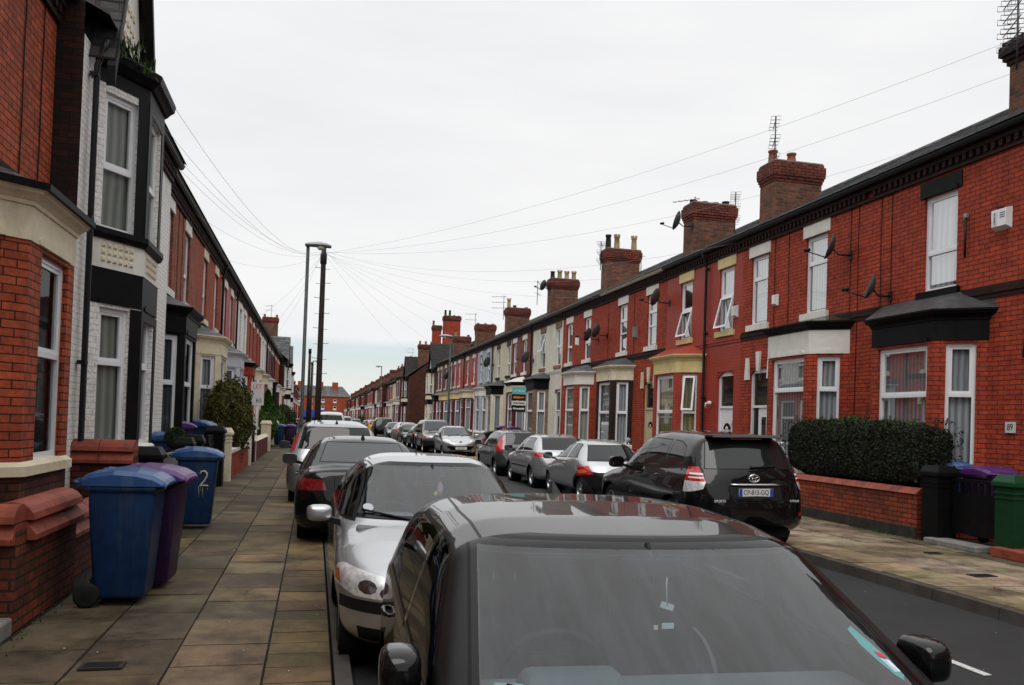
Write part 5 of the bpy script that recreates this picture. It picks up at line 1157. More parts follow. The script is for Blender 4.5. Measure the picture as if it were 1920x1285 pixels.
# beyond the side street
e_ = gable_house('R', 90.5, 96.5, 'dark sooty brick corner house with gable wall beyond the side street', 'brick_dark', 9.9, 93.5, tall=2.4, bwall='brick_dark', rm='roof_tile', endwall='brick_dark'); roof(e_, mat='slate', z_e=6.3, z_r=9.4); eaves(e_, z=6.3, far=True)
chimney(e_, 92, o0=-1, o1=-2.6, z0=7, z1=9.9, pots=(('pot_red', .4),)*3)
far_lab = ['maroon painted house with a bare side wall, first past the dark corner house', 'far red brick house with white bay, second past the dark corner house', 'far cream fronted house, third past the dark corner house', 'far red brick house, fourth past the dark corner house', 'far dark roofed house, fifth past the dark corner house']
cols = [('paint_maroon', 'stone_white'), ('paint_red', 'stone_white'), ('paint_cream', 'stone_cream'), ('brick_red', 'stone_white'), ('paint_maroon', 'gloss_black')]
def far_house(side, y0, w, label, wall, st, rm='slate', xw=None, gab=False, chim=True, group=None, z=6.5):
    h = H(side, y0, y0+w, label, xw, group=group); holes = []
    for a in (y0+w*.28, y0+w*.72):
        holes.append((a-.42-y0, a+.42-y0, 4.2, 5.9)); h.window((0, y0), (0, y0+w), (a-.42-y0, a+.42-y0, 4.2, 5.9), 'sash', 'net_dim')
        b = MB(); h.box(b, 0, .03, a-.5, a+.5, 5.9, 6.15, st); h.box(b, 0, .06, a-.5, a+.5, 4.05, 4.2, st); b.build('lintel', h.root)
    a = y0+w*.76; holes.append((a-.45-y0, a+.45-y0, .2, 2.9)); door(h, a, key=None, arch=False)
    front_wall(h, wall, holes, z1=z); bay(h, y0+w*.32, wall=wall, fas=st, cor=st, sillm=st, front=.8)
    roof(h, mat=rm, z_e=z, z_r=z+2.3); eaves(h, z=z, far=True)
    if chim: chimney(h, y0+w-.1, o0=-1.5, o1=-3.0, z0=z+.4, z1=z+2.5, pots=(('pot_red', .35), ('pot_black', .3), ('pot_red', .3)))
    if gab:
        b = MB(); b.face([h.P(0, y0-.003, 0), h.P(-8.2, y0-.003, 0), h.P(-8.2, y0-.003, z), h.P(-4, y0-.003, z+2.3), h.P(0, y0-.003, z)], wall); b.build('end_wall', h.root)
    return h
def far_copy(h, y0, xw, label, group):
    r = h.root.copy(); COL.objects.link(r); r.location = (xw, y0+(h.y1-h.y0)/2, 0); r['label'] = label; r['group'] = group
    for ch in list(h.root.children):
        c = ch.copy(); COL.objects.link(c); c.parent = r
        for g_ in ch.children:
            d = g_.copy(); COL.objects.link(d); d.parent = c
    return r
GF = 'far houses beyond the side street'; protos = []
for i in range(5): protos.append(far_house('R', 97+i*5.2, 5.2, far_lab[i], cols[i][0], cols[i][1], xw=9.55 if i == 0 else 10.1, gab=i == 0, group=GF))
ordn = ['sixth', 'seventh', 'eighth', 'ninth', 'tenth', 'eleventh', 'twelfth', 'thirteenth', 'fourteenth', 'fifteenth', 'sixteenth', 'seventeenth', 'eighteenth', 'nineteenth', 'twentieth'] + ['twenty-'+q for q in ('first', 'second', 'third', 'fourth', 'fifth', 'sixth', 'seventh', 'eighth', 'ninth')] + ['thirtieth', 'thirty-first', 'thirty-second']
y = 123.0
for i in range(27):
    p = protos[[3, 1, 4, 2, 3, 0][i % 6]]; far_copy(p, y, 9.9 if i % 4 else 9.5, 'distant terraced house, %s past the dark corner house on the right' % ordn[i], GF); y += (5.2 if i != 7 else 8.0) if i < 15 else 6.6
# block across the far end of the street
h = H('L', 0, 1, 'long three-storey red brick block closing the far end of the street', 0, 'brick_block', 'building'); h.root.location = (0, 290, 0)
b = MB(); b.box2((-40, 0, 0), (11.6, 10, 8.3), 'brick_orange'); b.build('wall', h.root)
b = MB(); b.face([(-40, -.3, 8.2), (12, -.3, 8.2), (9, 5, 11.9), (-38, 5, 11.9)], 'slate'); b.face([(12, -.3, 8.2), (12, 10, 8.2), (9, 5, 11.9)], 'slate'); b.build('roof', h.root)
for x in range(-38, 9, 4):
    for z0, z1 in ((3.6, 5.0), (6.0, 7.2)):
        b = MB(); b.box2((x, -.05, z0), (x+1.1, .02, z1), 'stone_white' if x % 8 else 'room_dark'); b.box2((x+.1, -.07, z0+.1+(z1-z0)*.4), (x+1.0, -.04, z1-.1), 'house_glass'); b.build('window', h.root)
for x in (-30, -18, -6, 0.5, 5.5): b = MB(); b.box2((x, 3, 9.5), (x+2, 4.2, 13.2), 'brick_orange'); b.build('chimney', h.root)
b = MB(); b.box2((-16, -.25, 1.0), (4.0, -.02, 3.4), 'sign_blue'); b.build('shop_fascia', h.root)
b = MB(); b.box2((-16, -.1, .1), (4.0, -.02, 1.0), 'house_glass'); b.build('shop_window', h.root)
# ------------------------------------------------------------------ left-hand terrace
terrace('L', 5.6, 10.98, 'orange brick house with cream bay, nearest on the left behind the blue bin', 9.15, 6.7, wall='brick_orange', st='stone_cream', wins=[(8.2, dict(cur='net', split=.5, z0=4.15))], bayk=dict(wall='brick_orange', pillar='brick_orange', top=3.16, ftop=3.62, sill=1.12, roofz=3.95, lip='gloss_black', front=.72, cant=.5, fp=(.36, .20), cur='room_dark', roof='slate', pill=.24, split=.52, base='brick_dark'), cab=((10.5, 3.8, 6.3), (9.9, 3.9, 6.3)), group=GL)
h2 = gable_house('L', 11.02, 17.35, 'black and white painted house with two-storey bay and tiled gable on the left', 'paint_white', -2.9, 12.95, tall=3.3, bwall='paint_white', st='stone_white', rm='roof_tile', group=GL, spec=dict(front=.55, cant=.75, proj=.5, gw=(11.35, 13.9)))
# black painted return wall that faces the camera and its painted details
b = MB(); b.face([h2.P(-.004, 11.015, 0), h2.P(-.55, 11.015, 0), h2.P(-.55, 11.015, 6.6), h2.P(-.004, 11.015, 6.6)], 'brick_sooty'); b.build('side_wall', h2.root)
b = MB()
for q in (0, 2):
    pts = bay_plan(12.95, .55, .75, .515)
for (o0, a0), (o1, a1) in ((bay_plan(12.95, .55, .75, .505)[1], bay_plan(12.95, .55, .75, .505)[2]),):
    for z0, z1 in ((.2, 3.0), (4.0, 5.9)): h2.box(b, .5, .515, a0-.01, a0+.15, z0, z1, 'gloss_black'); h2.box(b, .5, .515, a0+.15, a1-.15, z1-.12, z1, 'gloss_black'); h2.box(b, .5, .515, a1-.15, a1+.01, z0, z1, 'gloss_black')
p0, p1 = bay_plan(12.95, .55, .75, .5)[0:2]; L_ = math.hypot(p1[0]-p0[0], p1[1]-p0[1]); do, da = (p1[0]-p0[0])/L_, (p1[1]-p0[1])/L_
for z0, z1 in ((.2, 3.0), (4.0, 5.9)): b.face([h2.P(p0[0]+do*t+da*.012, p0[1]+da*t-do*.012, z) for t, z in ((L_-.20, z0), (L_+.01, z0), (L_+.01, z1), (L_-.20, z1))], 'gloss_black')
b.build('painted_pier', h2.root)
b = MB()
for k in range(2):
    p0, p1 = bay_plan(12.95, .55, .75, .5)[k:k+2]; L_ = math.hypot(p1[0]-p0[0], p1[1]-p0[1]); do, da = (p1[0]-p0[0])/L_, (p1[1]-p0[1])/L_
    n_ = int((L_-.3)/.095)
    for i in range(n_):
        for j in range(3):
            t = L_/2+(i-(n_-1)/2)*.095; z = 3.60+j*.095; c = [(t-.036, z-.036), (t+.036, z-.036), (t+.036, z+.036), (t-.036, z+.036)]
            f = lambda s_, q: [h2.P(p0[0]+do*(t+(u-t)*s_)+da*q, p0[1]+da*(t+(u-t)*s_)-do*q, z+(v-z)*s_) for u, v in c]
            b.prism(f(1, .0), f(.45, .028), 'stone_cream')
b.build('moulded_panel', h2.root)
downpipe(h2, 11.28, z0=.3, z1=6.2, o=.09); roof(h2, mat='roof_tile', z_e=6.45, z_r=8.7); eaves(h2, z=6.45, y0=14.4)
def T(y0, y1, label, **k): return terrace('L', y0, y1, label, group=GL, **k)
T(17.35, 23.4, 'pale brick terraced house with black bay next to the black and white gabled house', ba=18.65, da=21.7, wall='brick_pale', st='stone_white', wins=[(19.2, dict(cur='net_dim')), (21.75, dict(cur='net_dim', fmat='upvc'))], bayk=dict(wall='brick_red', pillar='gloss_black', fas='gloss_black', cor='gloss_black', sillm='stone_grey', roof='lead', cur='drape_grey', split=.55, top=3.2, pill=.14), cab=((20.3, 1, 6.3), (20.9, 2, 6.3)))
T(23.4, 29.3, 'red brick terraced house with cream painted bay pillars behind the big rounded bush', ba=25.2, da=27.9, wall='brick_orange', st='stone_cream', wins=[(25.2, {}), (27.9, {})], bayk=dict(pillar='stone_cream', wall='brick_orange', cur='net', split=.6), pipe=29.2)
T(29.3, 34.7, 'maroon painted terraced house with pale grey bay', ba=31.2, da=33.5, wall='paint_red', st='grey_paint', wins=[(30.7, dict(lint='stone_white')), (32.9, dict(lint='stone_white'))], bayk=dict(pillar='grey_paint', cur='net_dim'), pipe=34.5)
T(34.7, 40.2, 'white painted terraced house with a red brick bay fascia on the left', ba=37.0, da=39.2, wall='paint_white', st='stone_white', wins=[(36.8, {}), (39.0, {})], bayk=dict(wall='brick_red', fas='brick_red', cor='gloss_black', roof='lead', cur='room_dark'))
T(40.2, 45.4, 'red brick terraced house with cream stone bay behind the to let sign', ba=42.1, da=44.3, wall='brick_orange', st='stone_cream', bayk=dict(pillar='stone_cream'))
ll = ['dark red brick terraced house, second past the to let sign', 'red brick terraced house with white quoins, third past the to let sign', 'maroon brick terraced house with black bay, fourth past the to let sign', 'dark brick terraced house, fifth past the to let sign', 'red brick terraced house with dark door, sixth past the to let sign', 'last red brick house of the left terrace, before the white bay house']
lc = [('brick_red', 'stone_cream', {}), ('paint_white', 'stone_white', {}), ('paint_maroon', 'stone_white', dict(fas='gloss_black', cor='gloss_black', pillar='gloss_black')), ('brick_dark', 'stone_white', {}), ('brick_red', 'stone_cream', dict(pillar='stone_white')), ('brick_orange', 'stone_white', {})]
y = 45.4
for i in range(6):
    T(y, y+5.2, ll[i], ba=y+1.9, da=y+4.1, wall=lc[i][0], st=lc[i][1], bayk=dict(cur='net_dim', **lc[i][2]), far=True, pipe=y+5.1 if i % 2 else None); y += 5.2
e2 = gable_house('L', 76.6, 83.5, 'white painted house with two-storey bay at the end of the left terrace', 'paint_white', -2.75, 79.6, tall=2.6, bwall='paint_white', st='stone_white', rm='slate'); roof(e2, mat='roof_tile', z_e=6.5, z_r=10.2); eaves(e2, z=6.4, far=True); chimney(e2, 83, o0=-1, o1=-2.4, z0=8, z1=10.9, pots=(('pot_red', .3), ('pot_red', .3)))
e3 = gable_house('L', 92, 98, 'slate gabled brick house past the left side street', 'brick_red', -2.9, 95, tall=3.0, bwall='stone_white', st='stone_white', rm='slate', endwall='brick_dark'); roof(e3, mat='slate', z_e=6.4, z_r=9.9)
pl_ = far_house('L', 98, 5.4, 'far red house on the left, first past the slate gabled house', 'brick_red', 'stone_white', xw=-3.2, group='far houses on the left')
for i in range(11): far_copy(pl_, 103.4+i*5.4+(6 if i > 5 else 0), -3.2-.2*(i % 2), 'distant red house on the left, %s past the slate gabled house' % (['second', 'third', 'fourth', 'fifth']+ordn)[i], 'far houses on the left')

# the street carries on behind the viewpoint (it shades the road and shows in the car paint)
class _h: pass
def back_row(src, side, ystart, w, n, xw, what):
    for i in range(n):
        q = _h(); q.root = src; q.y0, q.y1 = 0, w; far_copy(q, ystart-w*(i+1), xw, '%s behind the viewpoint, %s from the nearest %s house' % (what, (['first', 'second', 'third', 'fourth', 'fifth']+ordn)[i], side), 'houses behind the viewpoint')
RT = [o for o in COL.objects if o.name.startswith('terraced_house')]
back_row(RT[1], 'right', 9.0, 5.02, 9, XFR, 'red brick house')
back_row([o for o in RT if o['label'].startswith('red brick terraced house with cream painted')][0], 'left', 5.6, 5.9, 8, XFL, 'brick house with cream bay')
# ------------------------------------------------------------------ garden walls, posts, gates
def gwall(pts, z, label, mat='brick_red', cope='terracotta', th=.22, copeh=.10, rnd_=True, base='stone_grey', name='garden_wall', cat='garden wall', seg=.45, group='front garden walls'):
    c = pts[0]; o = empty(name, (c[0], c[1], 0), label, cat, group); b = MB(); k = MB()
    for si, ((x0, y0), (x1, y1)) in enumerate(zip(pts, pts[1:])):
        d = Vector((x1-x0, y1-y0)); L = d.length; d /= L; n = Vector((-d.y, d.x))
        f = lambda t, s, zz: (x0+d.x*t+n.x*s-c[0], y0+d.y*t+n.y*s-c[1], zz)
        e = th/2 if len(pts) > 2 else 0; e0 = -e if si == 0 else th/2+.001
        b.prism([f(e0, -th/2, 0), f(L+e, -th/2, 0), f(L+e, th/2, 0), f(e0, th/2, 0)], [f(e0, -th/2, z-copeh), f(L+e, -th/2, z-copeh), f(L+e, th/2, z-copeh), f(e0, th/2, z-copeh)], mat)
        if cope:
            t = e0
            while t < L+e-.02:
                t1 = min(t+seg, L+e); q = .004
                if rnd_ == 'round':
                    m = 8; w = th/2+.05
                    r0_ = [(w*math.cos(math.pi*i/m), z-copeh+.06+(copeh+.02)*math.sin(math.pi*i/m)) for i in range(m+1)]
                    k.prism([f(t+q, s_, zz) for s_, zz in r0_], [f(t1-q, s_, zz) for s_, zz in r0_], cope, smooth=False)
                    lo = [(-w+.0, z-copeh-.10), (w, z-copeh-.10), (w-.03, z-copeh+.055), (-w+.03, z-copeh+.055)]
                    lo = [(-w-.015, z-copeh-.09), (w+.015, z-copeh-.09), (w+.015, z-copeh-.05), (w-.06, z-copeh+.05), (-w+.06, z-copeh+.05), (-w-.015, z-copeh-.05)]
                    sh = seg/2; k.prism([f(t+q, s_, zz) for s_, zz in lo], [f(t1-q, s_, zz) for s_, zz in lo], cope)
                else:
                    w = th/2+.04; k.prism([f(t+q, -w, z-copeh), f(t1-q, -w, z-copeh), f(t1-q, w, z-copeh), f(t+q, w, z-copeh)], [f(t+q, -.05, z), f(t1-q, -.05, z), f(t1-q, .05, z), f(t+q, .05, z)] if rnd_ else [f(t+q, -w, z), f(t1-q, -w, z), f(t1-q, w, z), f(t+q, w, z)], cope)
                t = t1
    b.build('wall_body', o)
    if cope: k.build('coping', o, bev=.008 if rnd_ != 'round' else 0)
    return o
def post(x, y, z, label, mat='gloss_black', w=.24, capm=None, group=None, rings=True, side=None, mat2=None):
    o = empty('gate_post', (x, y, 0), label, 'gate post', group); b = MB(); capm = capm or mat
    b.box((0, 0, (z-.12)/2), (w, w, z-.12), mat2 or mat); b.build('post_shaft', o)
    b = MB(); b.box((0, 0, z-.06), (w+.07, w+.07, .10), capm, taper=(.72, .72)); b.box((0, 0, z-.14), (w+.08, w+.08, .06), capm); b.build('post_cap', o, bev=.006)
    if rings: b = MB(); b.box((0, 0, z-.26), (w+.03, w+.03, .025), capm); b.box((0, 0, z-.33), (w+.03, w+.03, .02), capm); b.build('post_band', o)
    return o
gwall([(9.50, 11.42), (9.50, 15.45)], .80, 'low red brick garden wall with pitched coping under the clipped hedge', mat='brick_wall_old', th=.24, copeh=.09)
b = MB(); b.box((9.36, 13.4, .09), (.05, 4.0, .18), 'soot_render'); b.build('wall_plinth', bpy.data.objects['garden_wall'], None).location = (-9.50, -11.42, 0)
GP = 'gate posts'
post(9.50, 11.08, 1.20, 'glossy black gate post between the hedge and the slatted gate', w=.34, group=GP); post(9.50, 9.66, 1.15, 'green painted gate post at the right edge', 'green_paint', w=.32, capm='green_paint_lit', group=GP)
o = empty('garden_gate', (9.55, 10.85, 0), 'black gate with open slats at the top in front of the purple bin lid', 'gate'); b = MB(); b.box((0, -.44, .50), (.04, .84, .62), 'gloss_black'); b.build('gate_panel', o)
b = MB(); b.box((0, -.44, .99), (.05, .88, .05), 'gloss_black')
for i in range(7): b.box((0, -.06-.125*i, .89), (.03, .05, .16), 'gloss_black')
b.build('gate_slats', o)
b = MB(); b.box((9.36, 10.5, .045), (.36, 1.05, .09), 'stone_grey'); tag(b.build('threshold_stone', bev=.015), 'pale worn stone threshold under the black gate', 'step')
b = MB(); b.box((9.45, 9.35, .07), (.5, .8, .14), 'terracotta'); tag(b.build('threshold_stone', bev=.015), 'red painted step beside the green gate post', 'step')
# the rest of the right side, seen only between cars
gwall([(9.5, 20.2), (9.5, 24.0)], .72, 'low red wall in front of the smooth red painted house', mat='paint_red'); gwall([(9.5, 26.5), (9.5, 29.9)], .72, 'low brick wall in front of the cream bay with plants', mat='brick_red')
gwall([(9.5, 30.1), (9.5, 33.5)], .72, 'low brick wall in front of the white bay', mat='brick_red')
w_ = gwall([(9.5, 37.2), (9.5, 41.2)], .80, 'red garden wall topped with cream pierced blocks', mat='paint_red', cope='terracotta'); b = MB()
for i in range(9):
    y_ = .25+i*.44; b.lathe([(.02, 0), (.10, .02), (.05, .10), (.11, .19), (.09, .26), (.04, .30)], 'stone_cream', 8, Matrix.Translation((0, y_, .80)))
b.box((0, 2.0, 1.13), (.16, 4.0, .05), 'stone_cream'); b.build('pierced_block', w_)
post(9.5, 41.5, 1.35, 'dark red gate post beside the cream pierced blocks', 'paint_red', capm='terracotta', group=GP, rings=False)
for i, y in enumerate((43.5, 51, 56.5, 61.5, 66.5)): gwall([(9.5, y), (9.5, y+3.2)], .75, ['low red wall before the pinkish brick house', 'low wall before the pale grey painted house', 'low wall before the bright red painted house', 'low wall by the right-hand street lamp', 'low wall before the maroon painted house'][i], mat=['brick_red', 'paint_grey', 'paint_red', 'brick_red', 'paint_maroon'][i])
# left side
gwall([(-3.1, 6.75), (-2.16, 6.75), (-2.16, 8.1)], .84, 'near garden wall with rounded red coping at the left edge, behind the blue bin', mat='brick_weathered', rnd_='round', th=.22, copeh=.11)
gwall([(-2.3, 8.3), (-2.3, 11.2)], .60, 'low dark garden wall behind the two nearest bins', mat='brick_dark', rnd_='round', th=.20, copeh=.1)
gwall([(-2.35, 5.75), (-3.2, 5.75)], .80, 'cut-off red coped wall stub at the bottom left corner', mat='brick_red', rnd_='round', th=.24, copeh=.11)
gwall([(-3.0, 11.35), (-2.18, 11.35)], 1.17, 'dividing wall with rounded red coping beside the black and white house', mat='brick_dark', rnd_='round', th=.24, copeh=.12, seg=.42)
b = MB(); b.box((-2.55, 6.2, .05), (1.0, .9, .14), 'stone_grey'); tag(b.build('threshold_stone', bev=.02), 'dark worn stone step at the bottom left corner', 'step')
post(-2.13, 11.85, 1.16, 'black square post at the end of the metal railings', w=.34, group=GP, rings=False)
o = empty('railings', (-2.13, 12.1, 0), 'low silvery metal railings between black posts behind the bin marked 2', 'railings'); b = MB(); b.box((0, 1.35, .98), (.04, 2.7, .03), 'steel_dull'); b.box((0, 1.35, .45), (.04, 2.7, .03), 'steel_dull'); b.build('rail', o)
b = MB()
for i in range(26): b.box((0, .08+i*.105, .7), (.018, .018, .54), 'steel_dull')
b.build('baluster', o)
gwall([(-2.13, 12.1), (-2.13, 14.8)], .45, 'low rubble wall carrying the metal railings', mat='stone_grey', cope='stone_grey')
post(-2.13, 15.05, 1.20, 'black post nearer of the pair at the far end of the railings', w=.26, group=GP, rings=False); post(-2.10, 16.1, 1.22, 'black post farther of the pair beside the black gate', w=.26, group=GP, rings=False)
gwall([(-2.10, 16.3), (-2.10, 18.2)], .82, 'mossy rubble wall just past the bin marked 2', mat='brick_dark', cope='stone_grey')
o = empty('garden_gate', (-2.15, 18.3, 0), 'black boarded gate next to the cream post on the left', 'gate'); b = MB(); b.box((0, .45, .62), (.05, .9, 1.05), 'gloss_black'); b.box((.03, .45, .4), (.03, .9, .07), 'gloss_black'); b.box((.03, .45, .95), (.03, .9, .07), 'gloss_black'); b.build('gate_panel', o)
post(-2.12, 19.5, 1.34, 'large black gate post beside the cream one', w=.36, group=GP); post(-2.08, 20.9, 1.28, 'cream painted gate post beside the big bush', 'stone_cream', w=.34, group=GP)
gwall([(-2.08, 21.2), (-2.08, 27.2)], .72, 'garden wall with white coping under the big rounded bush', mat='brick_red', cope='stone_white', rnd_=False, copeh=.08)
post(-2.05, 27.5, 1.3, 'white painted post just past the big bush', 'stone_white', w=.28, group=GP, rings=False); post(-2.05, 29.2, 1.25, 'dark post near the to let sign', 'gloss_black', w=.22, group=GP, rings=False)
gwall([(-2.05, 29.6), (-2.05, 37.5)], .78, 'red garden wall with scalloped cream coping before the far bins', mat='paint_maroon', cope='stone_cream')
post(-2.05, 38.0, 1.35, 'broad cream pier beside the far blue bin', 'stone_cream', w=.4, group=GP, rings=False); post(-2.05, 46, 1.3, 'cream pier past the far purple bin', 'stone_cream', w=.35, group=GP, rings=False)
for i, y in enumerate((46.4, 56, 66)): gwall([(-2.05, y), (-2.05, y+8.5)], .85, ['red garden wall below the conifer', 'white topped garden wall below the far shrubs', 'far red garden wall near the end of the left terrace'][i], mat='brick_red', cope=['terracotta', 'stone_white', 'terracotta'][i])
# ------------------------------------------------------------------ street furniture
def street_lamp(x, y, hgt, label, dirx=1, group='street lamps', r0=.085, arm=.15, col='lamp_grey'):
    o = empty('street_lamp', (x, y, 0), label, 'street lamp', group); b = MB()
    b.tube([(0, 0, 0), (0, 0, 1.2)], .095, col, 12); b.tube([(0, 0, 1.2), (0, 0, 1.3), (0, 0, hgt-.12)], [.095, r0*.8, .062], col, 12); b.build('column', o)
    b = MB(); L = .95; pr = [(0, .04, .05), (.1, .10, .09), (.3, .15, .13), (.55, .17, .15), (.8, .14, .11), (.95, .05, .04)]; rings = []
    for t, w, hh in pr: rings.append([(dirx*(t-.12), w*math.cos(a), hgt-.09+max(0, math.sin(a))*hh) for a in np.linspace(0, math.pi, 9)])
    vs = [v for r in rings for v in r]; n = 9
    b.faces(vs, [(i*n+k, i*n+k+1, (i+1)*n+k+1, (i+1)*n+k) for i in range(len(rings)-1) for k in range(n-1)]+[(i*n+n-1, i*n, (i+1)*n, (i+1)*n+n-1) for i in range(len(rings)-1)], 'lamp_hood', True)
    b.build('lamp_hood', o)
    b = MB(); b.box((dirx*.36, 0, hgt-.11), (.92, .24, .05), col, taper=(1, 1)); b.build('lamp_body', o)
    b = MB(); b.lathe([(.001, -.12), (.08, -.11), (.13, -.05), (.14, 0)], 'lamp_lens', 12, Matrix.Translation((dirx*.45, 0, hgt-.13))); b.build('lamp_lens', o); return o
street_lamp(-.46, 31, 7.9, 'tall grey street lamp nearest, just left of the wooden telegraph pole')
street_lamp(9.2, 58.5, 7.65, 'grey street lamp standing against the right-hand houses', dirx=-1)
street_lamp(-.46, 118, 9.2, 'distant street lamp between the near lamp and the telegraph pole')
street_lamp(8.9, 118, 8.9, 'distant street lamp before the far maroon houses on the right', dirx=-1)
TP = (.115, 35.0, 8.55)
o = empty('telegraph_pole', (TP[0], TP[1], 0), 'dark wooden telegraph pole with step irons, carrying all the wires', 'telegraph pole', 'telegraph poles'); b = MB()
b.tube([(0, 0, 0), (0, 0, 3), (0, 0, 8.1), (0, 0, 8.55)], [.135, .12, .10, .095], 'pole_wood', 14); b.build('pole_shaft', o)
b = MB(); b.lathe([(.11, 7.85), (.135, 7.9), (.135, 8.25), (.10, 8.35)], 'trim_black', 14); b.build('junction_collar', o)
for i in range(9):
    z = 7.7-i*.62; b = MB(); sgn = 1 if i % 2 else -1; b.tube([(sgn*.08, 0, z), (sgn*.30, 0, z+.01), (sgn*.31, 0, z+.05)], .011, 'mast', 5)
    b.tube([(-sgn*.08, 0, z-.04), (-sgn*.27, 0, z-.03)], .009, 'mast', 5); b.build('step_iron', o)
for x, y, h_ in ((-.5, 62, 6.4), (-.5, 95, 7.5)):
    o = empty('telegraph_pole', (x, y, 0), 'slim dark pole farther off, %s on the left kerb' % ('nearer one' if y < 80 else 'farther one'), 'telegraph pole', 'telegraph poles'); b = MB(); b.tube([(0, 0, 0), (0, 0, h_)], [.12, .09], 'pole_wood', 10); b.build('pole_shaft', o)
    b = MB(); b.tube([(0, 0, h_-.3), (0, 0, h_+.05)], .11, 'trim_black', 8); b.build('pole_cap', o)
plain('wire_mat', (.30, .30, .31), .6)
def wire(p0, p1, sag, label, r=.0030, group='telephone wires'):
    b = MB(); p0, p1 = Vector(p0), Vector(p1); pts = []
    for i in range(17): t = i/16; p = p0.lerp(p1, t); p.z -= sag*4*t*(1-t); pts.append(p-p0)
    b.tube(pts, r, 'wire_mat', 4); ob = b.build('telephone_wire'); ob.location = p0; tag(ob, label, 'wire', group)
top = lambda k: (TP[0], TP[1], 8.3+.03*k)
XE = XFR-.05
for k, (p, sg, lb) in enumerate([((12.5, 12.7, 9.1), .55, 'highest telephone wire, running to the chimney at the top right corner'), ((12.55, 12.7, 8.5), .8, 'telephone wire ending low on the near right chimney'), ((14.5, 17.5, 8.8), .9, 'telephone wire passing behind the ridge of the hedge house'),
        ((XE, 19.6, 6.5), .8, 'telephone wire to the eaves beside the first big chimney'), ((XE, 24.3, 6.5), .7, 'telephone wire to the eaves at the yellow bay house'), ((XE, 29.9, 6.5), .55, 'telephone wire to the eaves between the two-dish houses'), ((XE, 38.6, 6.5), .4, 'telephone wire to the eaves of the white painted house'),
        ((XE, 46, 6.5), .35, 'telephone wire to the eaves of the cream painted house'), ((XE, 54, 6.5), .4, 'telephone wire to the pale grey house'), ((XE, 63, 6.5), .5, 'faint telephone wire to the dark red painted house'), ((XE-.6, 76, 6.5), .6, 'faintest telephone wire, to the tall chimneyed gable house'),
        ((-2.9, 11.4, 6.4), 1.0, 'telephone wire to the broken gutter of the black and white house'), ((-2.3, 12.2, 6.2), .9, 'telephone wire to the upper bay cornice of the black and white house'), ((-3.1, 14.8, 6.6), .8, 'upper of two close telephone wires to the left eaves'), ((-3.1, 15.3, 6.5), .85, 'lower of two close telephone wires to the left eaves'),
        ((-3.1, 21.5, 6.5), .5, 'telephone wire to the eaves of the black bay house on the left'), ((-3.1, 27.5, 6.5), .45, 'telephone wire to the eaves above the big bush'), ((-3.1, 44, 6.5), .35, 'telephone wire to the eaves behind the to let sign'), ((-3.1, 52, 6.5), .4, 'telephone wire falling left to the far terrace, steeper one'), ((-3.1, 58, 6.5), .45, 'telephone wire falling left to the far terrace, shallower one')]):
    wire(top(k % 5), p, sg, lb)
wire((-.5, 95, 7.4), (10, 100, 6.3), .6, 'distant telephone wire across the street by the maroon house')
def dish(x, y, z, aim, label, side='R', r=.30, mount=.36, mat='dish_mat', flip=1):
    """aim: direction the dish looks, from a bracket on the wall at (x, y, z)"""
    o = empty('satellite_dish', (x, y, z), label, 'satellite dish', 'satellite dishes'); sx = -1 if side == 'R' else 1
    b = MB(); b.box((sx*.01, 0, 0), (.03, .1, .18), 'trim_black'); b.tube([(0, 0, 0), (sx*mount*.7, flip*.05, 0), (sx*mount, flip*.10, .12)], .017, 'trim_black', 6); b.build('wall_bracket', o)
    c = Vector((sx*mount, flip*.10, .16)); z_ = Vector(aim).normalized(); q = z_.to_track_quat('Z', 'Y').to_matrix().to_4x4(); M = Matrix.Translation(c) @ q @ Matrix.Diagonal((1, .92, 1, 1))
    b = MB(); b.lathe([(.001, -.02), (r*.5, 0), (r*.85, .05), (r, .085), (r*1.01, .075), (r*.86, .035), (r*.5, -.015), (.001, -.035)], mat, 20, M); b.build('reflector', o)
    b = MB(); low = c+q.to_3x3() @ Vector((0, -r*.8, .03)); foc = c+q.to_3x3() @ Vector((0, -r*.75, .52)); b.tube([low, foc], .012, 'trim_black', 5); b.tube([foc, foc+(c-foc).normalized()*.13], .035, 'trim_black', 8); b.build('feed_arm', o); return o
sE = (-.25, .95, .38)
dish(10.6, 15.0, 5.30, (-.80, .45, .30), 'larger dark satellite dish high on the wall between the hedge house bays'); pass
dish(10.6, 13.75, 4.28, (-.80, .45, .30), 'smaller dark satellite dish low above the black bay roof', r=.27, mount=.32)
dish(10.6, 24.0, 5.5, (-.75, .65, .35), 'black satellite dish side-on at the end of the smooth red front', r=.31, mount=.38); dish(10.6, 29.6, 5.0, (-.75, .65, .35), 'black dish by the blue plaque house, nearer of a pair', r=.3); dish(10.6, 30.6, 4.95, (-.75, .65, .35), 'black dish by the white bay house, farther of a pair', r=.3)
dish(10.6, 40.4, 4.75, (-.7, .7, .3), 'dark dish low on the pinkish brick house', r=.33); dish(10.6, 50.0, 5.1, (-.7, .7, .3), 'dark dish on the pale grey painted house', r=.36); dish(10.6, 66, 5.0, (-.7, .7, .3), 'tiny dark dish on the maroon painted house', r=.36)
d_ = dish(11.28, 24.0, 7.95, (-.85, .5, .35), 'big dish standing off the second chimney against the sky', r=.33, mount=.42)
dish(11.25, 40.2, 8.4, (-.6, .5, .3), 'small dark dish on the fourth chimney', r=.3, mount=.25)
